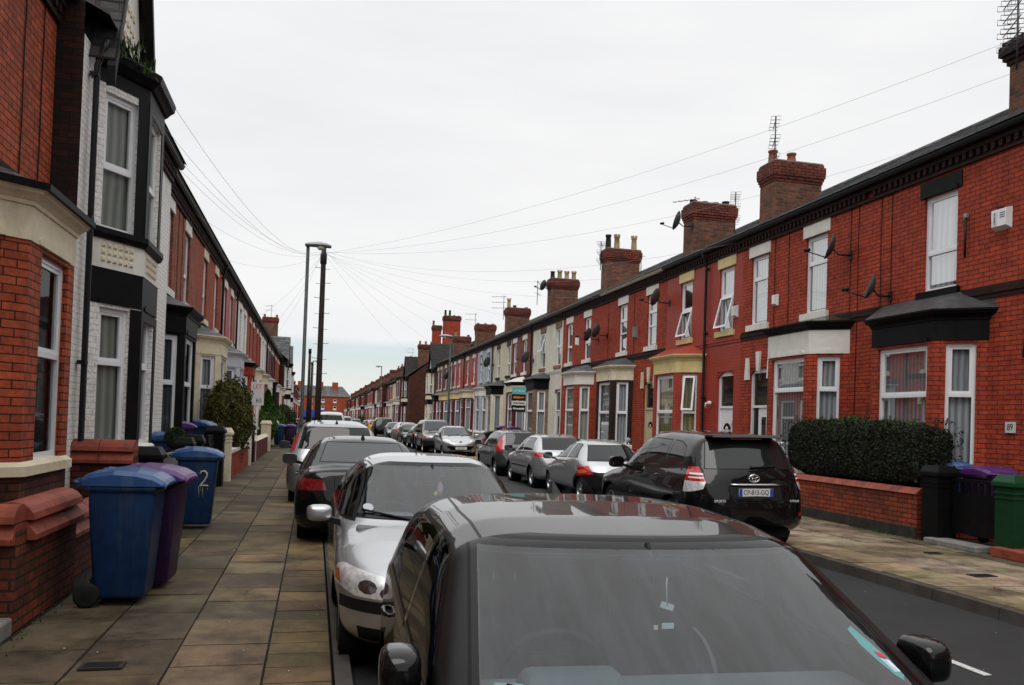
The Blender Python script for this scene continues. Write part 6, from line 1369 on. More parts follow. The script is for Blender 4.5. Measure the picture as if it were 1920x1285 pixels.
def yagi(x, y, z0, h_, rows, label, n=7, el=.34, rz=-.45, gap=.42, style='multi'):
    o = empty('tv_aerial', (x, y, z0), label, 'tv aerial', 'tv aerials', rz); b = MB(); b.tube([(0, 0, 0), (0, 0, h_)], .018, 'mast', 6); b.build('mast', o)
    for r in range(rows):
        z = h_-.08-r*gap; b = MB(); b.tube([(0, -.15, z), (0, .75, z)], .011, 'mast', 5)
        for i in range(n):
            y_ = -.1+i*.8/max(n-1, 1); l = el*(1-.05*i)
            if style == 'multi': b.tube([(-l, y_, z-.05), (l, y_, z-.05), (l, y_, z+.05), (-l, y_, z+.05), (-l, y_, z-.05)], .006, 'mast', 4)
            else: b.tube([(-l, y_, z), (l, y_, z)], .006, 'mast', 4)
        b.build('aerial_array', o)
    return o
yagi(11.35, 19.35, 8.2, 1.6, 3, 'tall tv aerial with three stacked arrays on the first big chimney', gap=.48, el=.12, n=4); yagi(12.85, 24.2, 7.9, 1.35, 3, 'tv aerial with three arrays beside the second chimney', gap=.38, el=.16, n=4)
yagi(11.35, 24.0, 8.0, .9, 1, 'small leaning tv aerial left of the second chimney', n=5, el=.13, style='x', rz=.7); yagi(11.2, 32.4, 8.0, 1.2, 3, 'tv aerial left of the third chimney', gap=.35, el=.16, n=4); yagi(12.9, 32.2, 8.0, .75, 1, 'small aerial right of the third chimney', n=6, el=.16, style='x', rz=.5)
yagi(11.1, 42, 7.8, 1.3, 3, 'thin tv aerial beside the fourth chimney', gap=.3, el=.15, n=3, style='x'); yagi(11.2, 50.5, 8.0, 1.5, 3, 'many armed tv aerial on the fifth chimney', gap=.35, el=.35, n=4, style='x', rz=1.2); yagi(11.3, 60.5, 8.0, 1.6, 2, 'tall bare tv aerial on the sixth chimney', n=3, el=.25, style='x', rz=1.3)
yagi(-4.4, 83, 10.6, 1.5, 2, 'thin tv aerial on the slate roof at the end of the left terrace', n=4, el=.3, style='x', rz=.9); yagi(11.2, 100, 8.3, 1.8, 2, 'tv aerial over the far maroon house', n=4, el=.35, style='x', rz=1)
# the big chimney and aerial in the top right corner
o = empty('chimney_stack', (13.22, 12.75, 0), 'dark brick chimney stack cut by the top right edge', 'chimney'); b = MB(); b.box((0, 0, 8.1), (1.3, .7, 2.2), 'brick_stack'); b.build('shaft', o)
b = MB()
for i, e in enumerate((.04, .09, .14, .14, .10)): b.box((0, 0, 8.75+i*.09), (1.3+2*e, .7+2*e, .09), 'brick_sooty')
b.build('crown', o)
yagi(11.95, 12.3, 8.25, 1.5, 4, 'cluster of black tv aerial arrays at the top right corner', gap=.26, el=.14, n=5)
def alarm(x, y, z, w, h_, label, mat='upvc', txt=None, side='R', name='alarm_box'):
    o = empty(name, (x, y, z), label, 'alarm box', 'alarm boxes'); sx = -1; b = MB(); b.prism([(0, -w/2, -h_/2), (0, w/2, -h_/2), (0, w/2, h_/2), (0, -w/2, h_/2)], [(sx*.10, -w/2+.03, -h_/2+.05), (sx*.10, w/2-.03, -h_/2+.05), (sx*.10, w/2-.02, h_/2-.02), (sx*.10, -w/2+.02, h_/2-.02)], mat); b.build('alarm_case', o, bev=.008)
    b = MB(); b.box((sx*.06, 0, h_/2+.0), (.05, w*.3, .04), 'trim_black'); b.build('strobe', o)
    if txt:
        b = MB(); b.box((sx*.101, w*.22, 0), (.006, w*.26, h_*.66), 'plate_white'); p = b.build('name_panel', o)
        for i, ch in enumerate(txt): text_obj(ch, h_*.15, 'ink', frame((0, -1, 0), (0, 0, 1), (-1, 0, 0), 0, 0, 0, (sx*.106, w*.22, h_*.24-i*h_*.12)), p, 'lettering', .001)
        b = MB()
        for i in range(3): b.box((sx*.100, -w*.22, h_*.25-i*.035), (.01, w*.3, .010), 'trim_black')
        b.build('sound_slot', o)
    return o
alarm(10.6, 11.1, 5.15, .34, .34, 'white alarm box with vertical lettering by the near upper window', txt='ALERT'); alarm(10.6, 17.8, 4.75, .16, .28, 'slim white alarm box between the two white lintelled windows'); alarm(10.6, 19.75, 4.72, .22, .32, 'square pale alarm box between the open window and its neighbour', mat='plate_white')
alarm(10.6, 26.7, 4.85, .26, .42, 'blue-grey weathered plaque box between the three-light windows', mat='stone_grey'); alarm(10.6, 33.2, 5.1, .22, .36, 'small shield shaped white alarm box above the white bay'); 
o = empty('house_number_sign', (10.58, 10.85, 1.82), 'white number 89 plaque on the red brick wall', 'number sign'); b = MB(); b.box((-.005, 0, 0), (.02, .19, .17), 'plate_white'); b.build('plaque', o)
text_obj('89', .145, 'ink', frame((0, -1, 0), (0, 0, 1), (-1, 0, 0), 0, 0, 0, (-.017, 0, .0)), o, 'plaque_number', .001, sx=.8)
o = empty('telephone_bracket', (10.58, 11.85, 5.0), 'thin black vertical bracket right of the near upper window', 'bracket'); b = MB(); b.tube([(-.03, 0, -.33), (-.03, 0, .36)], .02, 'trim_black', 6); b.box((-.02, 0, .38), (.05, .06, .08), 'steel_dull'); b.build('bracket_bar', o)
o = empty('security_lamp', (10.55, 20.95, 2.35), 'small white security lamp on the smooth red wall beside the black pipe', 'lamp'); b = MB(); b.lathe([(.05, 0), (.055, .06), (.03, .10)], 'upvc', 10, Matrix.Rotation(-math.pi/2, 4, 'Y')); b.tube([(-.06, 0, 0), (-.10, .08, -.02), (-.10, .1, -.14)], .03, 'upvc', 8); b.build('lamp_case', o)
# agents' boards
o = empty('agents_board', (9.45, 37.3, 0), 'teal and black letting board on a post before the white painted house', 'sign'); b = MB(); b.box((0, 0, 1.5), (.07, .07, 3.0), 'upvc'); b.build('board_post', o)
def brd(z0, z1, mat): b = MB(); b.box((-.32, -.04, (z0+z1)/2), (.66, .02, z1-z0), mat); return b.build('board_panel', o)
for z0, z1, m, t, tm, sz in ((2.93, 3.27, 'sign_teal', 'Let Agreed', 'ink_white', .13), (2.64, 2.93, 'ink', None, 'ink_orange', .13), (2.43, 2.62, 'plate_white', None, 'ink', .10), (2.12, 2.41, 'ink', None, 'ink_white', .12)):
    p = brd(z0, z1, m)
    if t: text_obj(t, sz, tm, frame((1, 0, 0), (0, 0, 1), (0, -1, 0), 0, 0, 0, (-.32, -.052, (z0+z1)/2)), p, 'board_lettering', .001, sx=.9)
    else:
        b = MB(); rnd = random.Random(int(z0*100)); x_ = -.58
        while x_ < -.08: w_2 = rnd.uniform(.02, .05); b.box((x_+w_2/2, -.052, (z0+z1)/2+rnd.uniform(-.01, .01)), (w_2, .004, sz*rnd.uniform(.45, .8)), tm); x_ += w_2+.012
        b.build('board_lettering', p)
o = empty('agents_board', (-1.95, 30.0, 0), 'white to let board with red lettering half hidden by the big bush', 'sign'); b = MB(); b.box((0, 0, 1.4), (.06, .06, 2.8), 'upvc'); b.build('board_post', o)
b = MB(); b.box((.0, -.04, 2.32), (.44, .02, .80), 'plate_white'); p = b.build('board_panel', o); text_obj('LET', .20, 'ink_red', frame((1, 0, 0), (0, 0, 1), (0, -1, 0), 0, 0, 0, (.0, -.052, 2.56)), p, 'board_lettering', .001); text_obj('65', .20, 'ink', frame((1, 0, 0), (0, 0, 1), (0, -1, 0), 0, 0, 0, (.06, -.052, 2.08)), p, 'board_lettering', .001)
# ------------------------------------------------------------------ wheelie bins
def wheelie(x, y, rz, col, lid, label, z=0.0, number=None, open_=0):
    """front of the bin faces local +x, wheels at local -x"""
    o = empty('wheelie_bin', (x, y, z), label, 'wheelie bin', 'wheelie bins', rz)
    b = MB(); n = 6
    def ring(x0, x1, w, zz, r=.05):
        pts = []
        for cx, cy, a0 in ((x1-r, w-r, 0), (x0+r, w-r, 90), (x0+r, -w+r, 180), (x1-r, -w+r, 270)):
            for i in range(5): a = R_(a0+22.5*i); pts.append((cx+r*math.cos(a), cy+r*math.sin(a), zz))
        return pts
    prof = [(-.19, .24, .21, .06), (-.215, .26, .225, .09), (-.27, .315, .265, .70), (-.285, .335, .275, .93), (-.285, .335, .275, .95), (-.315, .365, .292, .955), (-.315, .365, .292, 1.0)]
    rings = [ring(a, b_, w, zz) for a, b_, w, zz in prof]; m = 20; vs = [v for r in rings for v in r]
    b.faces(vs, [(i*m+k, i*m+(k+1) % m, (i+1)*m+(k+1) % m, (i+1)*m+k) for i in range(len(rings)-1) for k in range(m)]+[tuple(range(m))[::-1], tuple(range((len(rings)-1)*m, len(rings)*m))], col, True)
    for zz in (.30, .80): pass
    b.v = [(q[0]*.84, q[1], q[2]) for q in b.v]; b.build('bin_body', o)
    b = MB(); R2 = Matrix.Rotation(open_, 4, 'Y')
    lp = []      # lid outline over x: (x, z of crown, half width)
    for x_, zc, w in ((-.36, .0, .23), (-.33, .03, .27), (-.25, .055, .300), (-.05, .085, .305), (.15, .075, .305), (.30, .045, .305), (.40, .0, .30), (.425, -.035, .29)):
        lp.append([(x_, -w, -.055), (x_, -w, zc-.045), (x_, -w+.05, zc-.012), (x_, -w*.45, zc), (x_, 0, zc+.004), (x_, w*.45, zc), (x_, w-.05, zc-.012), (x_, w, zc-.045), (x_, w, -.055)])
    m = 9; vs = [(v[0], v[1], v[2]+1.055) for r in lp for v in r]
    fs = [(i*m+k, i*m+k+1, (i+1)*m+k+1, (i+1)*m+k) for i in range(len(lp)-1) for k in range(m-1)]+[tuple(range(m))[::-1], tuple(range((len(lp)-1)*m, len(lp)*m))]
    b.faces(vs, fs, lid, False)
    # raised rim and two recessed panels on the lid
    for s_ in (-1, 1):
        b.prism([(-.22, s_*.05, 1.115), (.27, s_*.05, 1.105), (.27, s_*.24, 1.085), (-.22, s_*.24, 1.095)], [(-.18, s_*.07, 1.138), (.24, s_*.07, 1.118), (.24, s_*.22, 1.10), (-.18, s_*.22, 1.118)], lid)
    b.v = [(q[0]*.86, q[1], q[2]) for q in b.v]; b.build('bin_lid', o, bev=.007)
    b = MB(); b.tube([(-.31, -.26, 1.02), (-.34, -.26, 1.03), (-.34, .26, 1.03), (-.31, .26, 1.02)], .016, lid, 6)
    for q in (-.2, .2): b.box((-.30, q, 1.02), (.07, .04, .07), lid)
    b.build('handle', o)
    for q in (-1, 1):
        b = MB(); M = Matrix.Translation((-.215, q*.255, .10)) @ Matrix.Rotation(math.pi/2, 4, 'X'); b.lathe([(.001, -.025), (.045, -.03), (.05, -.015), (.075, -.015), (.08, -.03), (.10, -.025), (.10, .025), (.08, .03), (.001, .028)], 'rubber', 18, M); b.lathe([(.001, .033), (.05, .03)], 'trim_black', 12, M); b.lathe([(.001, -.036), (.04, -.032)], 'bin_black', 12, M); b.build('wheel', o)
    if number:
        b = MB(); sk = [(-.055, .055), (-.035, .088), (.01, .092), (.04, .065), (.038, .03), (.01, -.02), (-.045, -.075), (-.05, -.082), (.0, -.075), (.065, -.08)]
        P3 = [(sx_*1.15+.05, -.277-(.62-(.62+sz_*1.2))*-.03, .70+sz_*1.2) for sx_, sz_ in sk]
        pts = []
        for i in range(len(P3)-1):
            for t in (0, .5): pts.append(tuple(P3[i][k]+(P3[i+1][k]-P3[i][k])*t for k in range(3)))
        pts.append(P3[-1]); b.tube([(p[0]*.84+.07, -.272-.045*(p[2]-.7), p[2]) for p in pts], [.013]*len(pts), 'chalk', 6)
        rnd = random.Random(2)
        for q in (.05, .10, .16, .07): b.tube([(q, -.262, .60), (q+.003, -.254, .60-rnd.uniform(.06, .16))], .004, 'chalk', 4)
        b.build('painted_number', o)
    return o
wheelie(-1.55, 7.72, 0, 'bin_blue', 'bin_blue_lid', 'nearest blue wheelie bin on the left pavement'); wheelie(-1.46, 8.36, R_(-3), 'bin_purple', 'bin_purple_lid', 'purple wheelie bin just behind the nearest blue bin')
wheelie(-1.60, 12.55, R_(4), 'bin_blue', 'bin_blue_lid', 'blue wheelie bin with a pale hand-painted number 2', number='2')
wheelie(-1.72, 44.0, R_(180), 'bin_blue', 'bin_blue_lid', 'far blue wheelie bin on the left pavement by the cream pier'); wheelie(-1.20, 44.6, R_(180), 'bin_purple', 'bin_purple_lid', 'far purple wheelie bin behind the far blue bin on the left')
wheelie(-2.75, 18.2, R_(20), 'bin_purple', 'bin_purple_lid', 'purple bin inside the front garden behind the black gate', z=.30); wheelie(-2.55, 19.9, R_(-10), 'bin_blue', 'bin_blue_lid', 'blue bin in the front garden behind the purple bin and cream post', z=.32); wheelie(-2.75, 16.6, R_(30), 'bin_blue', 'bin_blue_lid', 'blue bin lid low behind the black post pair on the left', z=.1)
wheelie(-1.5, 66, R_(180), 'bin_blue', 'bin_blue_lid', 'distant blue bin beside the telegraph pole foot'); wheelie(-1.6, 56, R_(180), 'bin_black', 'bin_black', 'distant dark bin on the left pavement past the conifer')
wheelie(10.0, 10.62, R_(85), 'bin_purple', 'bin_purple_lid', 'purple bin directly behind the black slatted gate', z=.08); wheelie(10.42, 11.75, R_(85), 'bin_blue', 'bin_blue_lid', 'blue bin behind the hedge end and black gate post', z=.10)
wheelie(9.9, 41.4, R_(0), 'bin_purple', 'bin_purple_lid', 'purple bin behind the cream pierced blocks, right one', z=.28); wheelie(9.8, 43.6, R_(0), 'bin_purple', 'bin_purple_lid', 'purple bin behind the cream pierced blocks, left one', z=.28); wheelie(8.95, 42.3, R_(180), 'bin_black', 'bin_black', 'black bin on the right pavement beside the front-facing small silver car', z=0)
# ------------------------------------------------------------------ planting
def leafmass(name, n, sampler, size, mat, parent=None, seed=1, asp=1.7):
    r = np.random.RandomState(seed); P, Nn = sampler(r, n); n = len(P)
    d = r.normal(size=(n, 3)); d /= np.linalg.norm(d, axis=1)[:, None]; nn = Nn*.55+r.normal(size=(n, 3))*.6; nn /= np.linalg.norm(nn, axis=1)[:, None]
    t = np.cross(nn, d); t /= np.linalg.norm(t, axis=1)[:, None]+1e-9; b = np.cross(nn, t); s = size*r.uniform(.6, 1.3, n)[:, None]
    V = np.stack([P-t*s*asp*.5, P-b*s*.5+nn*s*.1, P+t*s*asp*.5, P+b*s*.5+nn*s*.1], 1).reshape(-1, 3)
    me = bpy.data.meshes.new(name); me.from_pydata(V.tolist(), [], [(4*i, 4*i+1, 4*i+2, 4*i+3) for i in range(n)]); me.materials.append(MATS[mat]); me.update()
    o = bpy.data.objects.new(name, me); COL.objects.link(o); o.parent = parent; return o
def lump(P, seed, k=6, f=3.0):
    r = np.random.RandomState(seed); v = np.zeros(len(P))
    for _ in range(k): w = r.normal(size=3)*f; v += np.sin(P @ w+r.uniform(0, 6))
    return v/k
def box_sampler(cx, cy, cz, hx, hy, hz, e=5, depth=.10, rough=.04, seed=3):
    def f(r, n):
        d = r.normal(size=(n, 3)); d /= np.linalg.norm(d, axis=1)[:, None]
        q = (np.abs(d/np.array([1, 1, 1]))**e).sum(1)**(-1/e); u = d*q[:, None]
        # even the density out over a long box
        u[:, 1] = np.where(r.rand(n) < .75, r.uniform(-1, 1, n), u[:, 1]); m = np.maximum(np.abs(u[:, 0]), np.abs(u[:, 2])); sc_ = np.where(m > 0, (1-np.abs(u[:, 1])**e)**(1/e)/np.maximum((np.abs(u[:, 0])**e+np.abs(u[:, 2])**e)**(1/e), 1e-6), 1)
        mask = np.abs(u[:, 1]) < .97; u[mask, 0] *= sc_[mask]; u[mask, 2] *= sc_[mask]
        P = u*np.array([hx, hy, hz]); nn = np.sign(u)*np.abs(u)**(e-1)/np.array([hx, hy, hz]); nn /= np.linalg.norm(nn, axis=1)[:, None]+1e-9
        l = lump(P, seed); P = P+nn*(l*rough-r.exponential(depth*.4, n))[:, None]+np.array([cx, cy, cz]); return P, nn
    return f
def ell_sampler(cx, cy, cz, hx, hy, hz, rough=.12, depth=.2, seed=5, taper=0, f_=3.0):
    def f(r, n):
        d = r.normal(size=(n, 3)); d /= np.linalg.norm(d, axis=1)[:, None]; l = lump(d*1.0, seed, 8, f_)
        P = d*(1+l[:, None]*rough*2)*(1-np.minimum(r.exponential(depth*.5, n), .6)[:, None])*np.array([hx, hy, hz])
        if taper: k = 1-taper*(P[:, 2]/hz*.5+.5); P[:, 0] *= k; P[:, 1] *= k
        return P+np.array([cx, cy, cz]), d
    return f
o = empty('hedge', (10.0, 13.62, 0), 'dense dark clipped privet hedge behind the low brick wall on the right', 'hedge')
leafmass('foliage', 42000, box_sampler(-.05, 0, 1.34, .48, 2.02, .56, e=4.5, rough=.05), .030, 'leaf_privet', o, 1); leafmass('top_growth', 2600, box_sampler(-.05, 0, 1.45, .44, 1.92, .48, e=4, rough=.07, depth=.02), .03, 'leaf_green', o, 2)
b = MB(); rnd = random.Random(31)
for i in range(90):
    yy_ = rnd.uniform(-1.9, 1.9); xx_ = rnd.uniform(-.45, .3); zz_ = 1.88 if rnd.random() < .7 else rnd.uniform(1.2, 1.8); xx_ = xx_ if zz_ > 1.85 else -.50
    for j in range(rnd.randint(3, 6)): tuft(b, xx_, yy_, zz_-.03+j*.022, .05, 2, rnd, 'leaf_privet' if rnd.random() < .6 else 'leaf_green', .012)
b.build('stray_shoots', o)
b = MB(); b.box((-.03, 0, 1.30), (.74, 3.75, .86), 'soil_and_hedge_shade'); b.build('inner_shade', o, bev=.12)  # dark core box added to stand for the shade between the leaves
def stem(o, pts, r, name='trunk'): b = MB(); b.tube(pts, r, 'bark', 7); b.build(name, o)
o = empty('bush', (-2.25, 24.2, 0), 'big rounded bush overhanging the white coped wall on the left', 'bush'); leafmass('foliage', 24000, ell_sampler(-.04, 0, 1.46, .58, 1.45, 1.04, .13, .25, 8, f_=5), .055, 'leaf_bush', o, 3); leafmass('inner_foliage', 5000, ell_sampler(-.04, 0, 1.35, .48, 1.2, .9, .1, .3, 9), .06, 'leaf_dark', o, 4); stem(o, [(0, 0, 0), (0, .1, .8), (.1, .1, 1.6)], [.07, .05, .02])
leafmass('outer_sprigs', 2600, ell_sampler(-.04, 0, 1.47, .61, 1.50, 1.08, .28, .05, 23, f_=7), .05, 'leaf_bush', o, 13)
for dx, dy, tx, ty in ((0, 0, .3, .8), (0, 0, -.3, -.7), (0, 0, .1, -.4)): stem(o, [(dx, dy, .5), (tx*.5, ty*.6, 1.1), (tx, ty, 1.9)], [.04, .03, .012], 'branch')
o = empty('conifer', (-2.55, 46.0, 0), 'pointed bright green conifer in a left front garden', 'conifer'); leafmass('foliage', 9000, ell_sampler(.1, 0, 1.55, .75, .8, 1.35, .08, .2, 5, taper=.75), .07, 'leaf_conifer', o, 5, 2.6); stem(o, [(0, 0, 0), (0, 0, 2.2)], [.08, .02])
for i, (x, y, hx, hz, lb) in enumerate([(-2.3, 50.5, .8, .85, 'leafy green shrub just past the pointed conifer'), (-2.1, 57, .9, 1.0, 'dark rounded shrub beyond the conifer, middle of the row'), (-2.2, 64, .8, 1.05, 'dark shrub farthest along the left gardens'), (-2.4, 42.8, .65, .75, 'low feathery plant in front of the conifer')]):
    o = empty('shrub', (x, y, 0), lb, 'shrub', 'shrubs in the left gardens'); leafmass('foliage', 4500, ell_sampler(0, 0, hz+.2, hx, 1.6, hz, .16, .3, 11+i), .075, ['leaf_green', 'leaf_dark', 'leaf_dark', 'leaf_green'][i], o, 6+i); stem(o, [(0, 0, 0), (.05, 0, hz)], [.05, .02])
o = empty('potted_topiary', (-2.35, 15.55, .72), 'clipped ball shrub in a dark pot beside the black bay', 'potted plant'); leafmass('foliage', 4200, ell_sampler(0, 0, .44, .19, .19, .19, .03, .1, 12), .022, 'leaf_dark', o, 12); b = MB(); b.lathe([(.10, 0), (.15, .20), (.17, .21), (.17, .25), (.14, .25)], 'bin_black', 16); b.build('plant_pot', o); stem(o, [(0, 0, .2), (0, 0, .4)], .012)
b = MB(); b.box((-2.45, 15.5, .36), (.5, .7, .72), 'paint_black' if False else 'gloss_black'); tag(b.build('meter_cupboard'), 'black low cupboard under the potted ball shrub', 'cupboard')
o = empty('gutter_weeds', (-2.45, 12.2, 6.33), 'ferns and weeds growing from the blocked gutter above the black bay', 'weeds'); b = MB(); rnd = random.Random(5)
for i in range(46): tuft(b, -.42+rnd.random()*.5, -.75+rnd.random()*1.0, rnd.uniform(-.18, .06), rnd.uniform(.10, .26), 5, rnd, rnd.choice(['leaf_green', 'leaf_dark', 'leaf_dark']), .05)
b.build('leaves', o)
for i, (x, y, lb) in enumerate([(9.9, 27.6, 'green strappy plants before the cream bay pillars'), (9.9, 66.5, 'far green plant at the foot of the right terrace by the lamp'), (9.6, 87.5, 'yellow green shrub at the side street corner'), (9.0, 128, 'far green shrub in the right-hand gardens'), (8.8, 160, 'most distant green shrub before the end block')]):
    o = empty('garden_plant', (x, y, .1), lb, 'plant', 'plants in the right gardens'); b = MB(); rnd = random.Random(i); s_ = [.85, 1.0, 1.5, 2.2, 2.4][i]
    for k in range(60): tuft(b, rnd.gauss(0, .15*s_), rnd.gauss(0, .4*s_), 0, s_*rnd.uniform(.6, 1), 5, rnd, rnd.choice(['leaf_green', 'leaf_bush', 'leaf_conifer']), .12*s_)
    b.build('leaves', o)
# ------------------------------------------------------------------ red motorbike behind the small silver car
o = empty('motorbike', (7.95, 19.9, 0), 'red motorbike on the right pavement, only its mirror and fairing showing', 'motorbike'); Mx = Matrix.Rotation(math.pi/2, 4, 'Y')
for y_ in (-.65, .65): b = MB(); b.lathe([(.22, -.05), (.29, -.04), (.31, 0), (.29, .04), (.22, .05)], 'rubber', 24, Matrix.Translation((0, y_, .31)) @ Mx); b.lathe([(.001, .02), (.22, .03)], 'alloy', 16, Matrix.Translation((0, y_, .31)) @ Mx); b.lathe([(.001, -.02), (.22, -.03)], 'alloy', 16, Matrix.Translation((0, y_, .31)) @ Mx); b.build('wheel', o)
b = MB(); b.box((0, 0, .5), (.28, .7, .4), 'trim_black'); b.tube([(0, -.65, .31), (0, -.42, .75), (0, -.33, 1.0)], .04, 'alloy', 8); b.tube([(0, .65, .31), (0, .1, .5)], .035, 'trim_black', 8); b.build('frame', o, bev=.03)
b = MB(); b.box((0, -.05, .85), (.34, .55, .26), 'moto_red', taper=(.7, .8)); b.box((0, -.45, .92), (.38, .25, .30), 'moto_red', taper=(.6, .5)); b.build('fairing', o, bev=.05)
b = MB(); b.box((0, .45, .84), (.24, .6, .08), 'trim_black', taper=(.8, .9)); b.build('saddle', o, bev=.02)
b = MB(); b.tube([(-.36, -.30, 1.08), (-.15, -.36, 1.05), (.15, -.36, 1.05), (.36, -.30, 1.08)], .018, 'trim_black', 8); b.build('handlebar', o)
for q in (-1, 1): b = MB(); b.tube([(q*.26, -.33, 1.08), (q*.30, -.34, 1.22)], .008, 'chrome', 6); b.lathe([(.001, -.012), (.055, -.01), (.06, 0), (.055, .01), (.001, .012)], 'lamp_hood' if q < 0 else 'chrome', 14, Matrix.Translation((q*.31, -.34, 1.29)) @ Matrix.Rotation(math.pi/2, 4, 'X')); b.build('mirror', o)
# ------------------------------------------------------------------ cars
GCL, GCR = 'cars parked along the left kerb', 'cars parked along the right kerb'
r1, c1, m1 = place_car('golf', .325, .93, False, 'car_black', 'glossy black hatchback nearest the camera, seen over its windscreen', 3, z=-.115, group=GCL, rz=R_(-2.4))
b = MB()      # sticker, tax disc and permit on the windscreen, a hanging tag inside
def on_ws(c, x, z, off=-.006): return (x, yat(c, x, z, True)+off, z)
def ws_patch(b, c, pts, mat, off): b.face([on_ws(c, x, z, off) for x, z in pts], mat)
plain('paper', (.30, .36, .36), .5, var=.2)
cx, cz = .625, 1.06
sh = [(-.05, .075), (-.02, .085), (.0, .05), (.03, .0), (.055, -.05), (.06, -.085), (.04, -.10), (.015, -.08), (-.02, -.03), (-.045, .02)]
ws_patch(b, c1, [(cx-.012+p*.75+.0, cz+q*.62) for p, q in sh], 'sign_teal', .012); b.build('windscreen_sticker', r1, (0, -c1.L/2, 0))
b = MB(); ws_patch(b, c1, [(cx-.012, cz-.015), (cx+.018, cz-.022), (cx+.03, cz-.045), (cx+.006, cz-.045)], 'ink_white', .008); ws_patch(b, c1, [(cx-.015, cz+.0), (cx+.01, cz-.008), (cx+.014, cz-.018), (cx-.008, cz-.012)], 'ink_red', .006); b.build('sticker_print', r1, (0, -c1.L/2, 0))
b = MB(); ws_patch(b, c1, [(-.65, .985), (-.56, .985), (-.56, 1.015), (-.64, 1.015)], 'paper', .012); b.build('parking_permit', r1, (0, -c1.L/2, 0))
b = MB(); yy = 1.95-.12; b.tube([(.06, yy, 1.25), (.055, yy, 1.20), (.06, yy, 1.12)], .003, 'ink_white', 4); b.box((.06, yy, 1.12), (.05, .004, .022), 'plate_white', Matrix.Rotation(.3, 3, 'Y')); b.box((.065, yy, 1.05), (.045, .004, .020), 'plate_white'); b.box((.02, yy, 1.045), (.015, .004, .015), 'stone_cream'); b.build('hanging_tag', r1, (0, -c1.L/2, 0))
b = MB(); b.box((-.12, 2.06, 1.325), (.16, .10, .03), 'cabin'); b.build('courtesy_lamp', r1, (0, -c1.L/2, 0))
r2, c2, m2 = place_car('corsa', .17, 5.35, False, 'car_silver', 'silver hatchback with clear headlights, second in the left row', 3, z=-.10, group=GCL)
b = MB(); yy = 1.78; b.tube([(.06, yy, 1.27), (.06, yy, 1.18)], .003, 'ink_white', 4); b.lathe([(.001, -.06), (.025, -.04), (.03, 0), (.02, .05), (.001, .07)], 'pink_item', 10, Matrix.Translation((.075, yy, 1.14))); b.lathe([(.001, -.025), (.025, 0), (.001, .025)], 'yellow_item', 10, Matrix.Translation((.04, yy, 1.10))); b.build('hanging_toy', r2, (0, -c2.L/2, 0))
b = MB(); ps = [(-.56+.04*math.cos(a), 1.03+.025*math.sin(a)) for a in np.linspace(0, 2*math.pi, 15)[:-1]]; ws_patch(b, c2, ps, 'alloy', .010); b.build('tax_disc', r2, (0, -c2.L/2, 0))
place_car('saloon', -.22, 10.75, True, 'car_black', 'black saloon with red tail light, third in the left row', 2, z=-.06, group=GCL)
place_car('mpv', -.48, 15.75, True, 'car_lightgrey', 'silver people carrier with tall red tail light, fourth in the left row', 2, z=-.05, group=GCL)
for key, x0, y0, rear, col, lb in [('ibiza', -.35, 21.5, False, 'car_silver', 'silver hatchback facing us behind the silver people carrier'), ('estate', -.2, 26.5, True, 'car_lightgrey', 'light grey estate in the left row near the lamp column'), ('punto', .1, 36.2, False, 'car_white', 'white hatchback just beyond the telegraph pole'),
        ('estate', -.1, 41.5, True, 'car_silver', 'silver estate left row before the white van'), ('van', .0, 50.5, True, 'car_white', 'white van in the left row beyond the telegraph pole'), ('mini', .0, 58, False, 'car_silver_dark', 'small dark silver car beyond the white van'),
        ('suv', 1.6, 74, True, 'car_lightgrey', 'pale off-roader with dark rear window in mid street beyond the van'), ('estate', .1, 67, True, 'car_lightgrey', 'light grey estate far down the left row'), ('ibiza', .1, 84, True, 'car_lightgrey', 'far silver hatchback, last in the left row')]:
    place_car(key, x0, y0, rear, col, lb, 2 if y0 < 30 else 1, z=-.06, group=GCL)
r3, c3, m3 = place_car('rav', 5.10, 10.4, True, 'car_black', 'black off-roader with French style plate, nearest on the right', 3 if False else 2, z=-.085, tilt=R_(.8), group=GCR, over=dict())
# chrome strip and oval badge, lettering scripts
b = MB(); zz = .965; b.tube([(x_, yat(c3, x_, zz, False)+.012, zz) for x_ in np.linspace(-.42, .36, 9)], .016, 'chrome', 6); b.build('chrome_strip', r3, (0, -c3.L/2, 0))
b = MB(); zb = 1.055; yb = yat(c3, 0, zb, False)+.018
for rx, rz_, ox, oz in ((.078, .054, 0, 0), (.028, .048, 0, 0), (.052, .022, 0, .022)): b.tube([(ox+rx*math.cos(a), yb, zb+oz+rz_*math.sin(a)) for a in np.linspace(0, 2*math.pi, 25)], .008, 'chrome', 6)
b.build('maker_badge', r3, (0, -c3.L/2, 0))
for x_, z_, t_, sz_ in ((.56, .745, 'SPORTS', .05), (-.58, .745, 'I-FOUR', .045)):
    y_ = yat(c3, x_, z_, False)+.012; text_obj(t_, sz_, 'ink_white', frame((-1, 0, 0), (0, 0, 1), (0, 1, 0), 0, 0, 0, (x_, y_-c3.L/2, z_)), r3, 'script_badge', .002)
b = MB(); b.box((0, 4.02, 1.60), (.5, .05, .03), 'lamp_red_dark'); b.box((0, 3.95, 1.635), (1.08, .30, .045), 'car_black', taper=(.98, .7)); b.build('roof_spoiler', r3, (0, -c3.L/2, 0), bev=.012)
place_car('ka', 5.72, 17.1, True, 'car_silver', 'small rounded silver car with black bumper, behind the black off-roader', 2, z=-.09, tilt=R_(1), group=GCR)
place_car('ibiza', 5.66, 20.95, True, 'car_silver', 'silver hatchback with wide red tail light, third in the right row', 2, z=-.09, tilt=R_(1), group=GCR)
place_car('punto', 5.66, 25.7, True, 'car_grey', 'dark grey hatchback with tall red tail light, fourth in the right row', 2, z=-.09, tilt=R_(1), group=GCR)
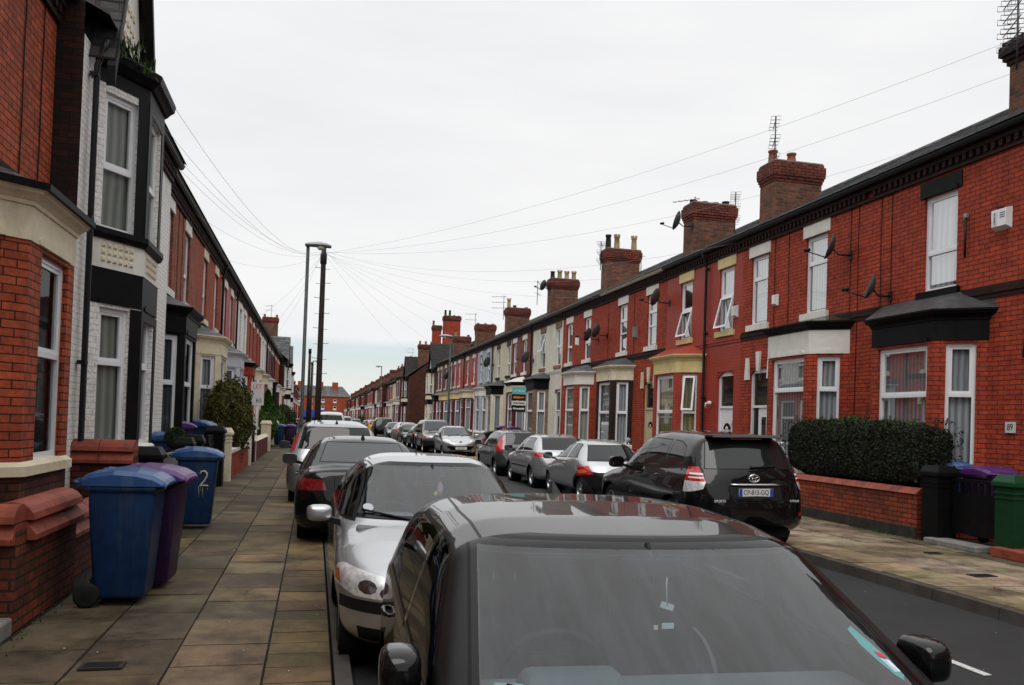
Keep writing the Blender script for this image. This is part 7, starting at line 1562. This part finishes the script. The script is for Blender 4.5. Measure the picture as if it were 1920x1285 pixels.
r5, c5, m5 = place_car('mini', 5.75, 37.5, False, 'car_silver', 'small silver car facing us with a wide dark grille mouth', 2, z=-.09, tilt=R_(1), group=GCR)
b = MB(); yb = yat(c5, 0, .73, True)-.02; b.prism([(-.05, yb, .75), (0, yb, .70), (.05, yb, .75), (.03, yb, .77), (-.03, yb, .77)], [(-.05, yb-.01, .75), (0, yb-.01, .70), (.05, yb-.01, .75), (.03, yb-.01, .77), (-.03, yb-.01, .77)], 'trim_black'); b.box((0, yb-.005, .73), (.12, .01, .02), 'trim_black'); b.build('maker_badge', r5, (0, -c5.L/2, 0))
for key, x0, y0, rear, col, lb, z_ in [('suv', 5.4, 41.9, False, 'car_silver_dark', 'grey off-roader facing us with amber indicators, behind the small silver car', -.09), ('ibiza', 5.45, 47.3, True, 'car_black', 'black hatchback with red tail lights beyond the grey off-roader', -.09), ('golf', 5.4, 52.0, False, 'car_grey', 'dark grey hatchback facing us in the middle of the right row', -.09),
        ('estate', 5.4, 57.0, True, 'car_silver', 'silver estate with red tail light in the right row', -.09), ('corsa', 5.5, 64.5, False, 'car_blue', 'blue hatchback facing us before the black estate', -.09), ('suv', 5.25, 76, True, 'car_black', 'black off-roader just in front of the yellow car', -.09),
        ('punto', 5.6, 92, True, 'car_yellow', 'bright yellow small car far down the right side', -.09), ('ibiza', 4.6, 112, True, 'car_black', 'black hatchback driving away in the distance', -.09), ('golf', 5.6, 100, True, 'car_grey', 'dark car beyond the yellow one', -.09)]:
    sp_o = dict(plates=[]) if key in ('golf', 'corsa') else {}
    if key == 'corsa': sp_o['trims'] = [t for t in SPECS['corsa']['trims'] if t[0] not in ('headlight', 'lamp_bowl', 'indicator')]+[('headlight', 'lamp_clear', 'F', [(.40, .545), (.70, .555), (.83, .60), (.83, .70), (.76, .735), (.52, .69), (.42, .62)], 3, dict(end=1, ylim=.62, free=True))]; sp_o['mirror'] = 'car_blue'
    place_car(key, x0, y0, rear, col, lb, 2 if y0 < 56 else 1, z=z_, tilt=R_(1), group=GCR, over=sp_o)
SC.render.resolution_x = 1024; SC.render.resolution_y = 685
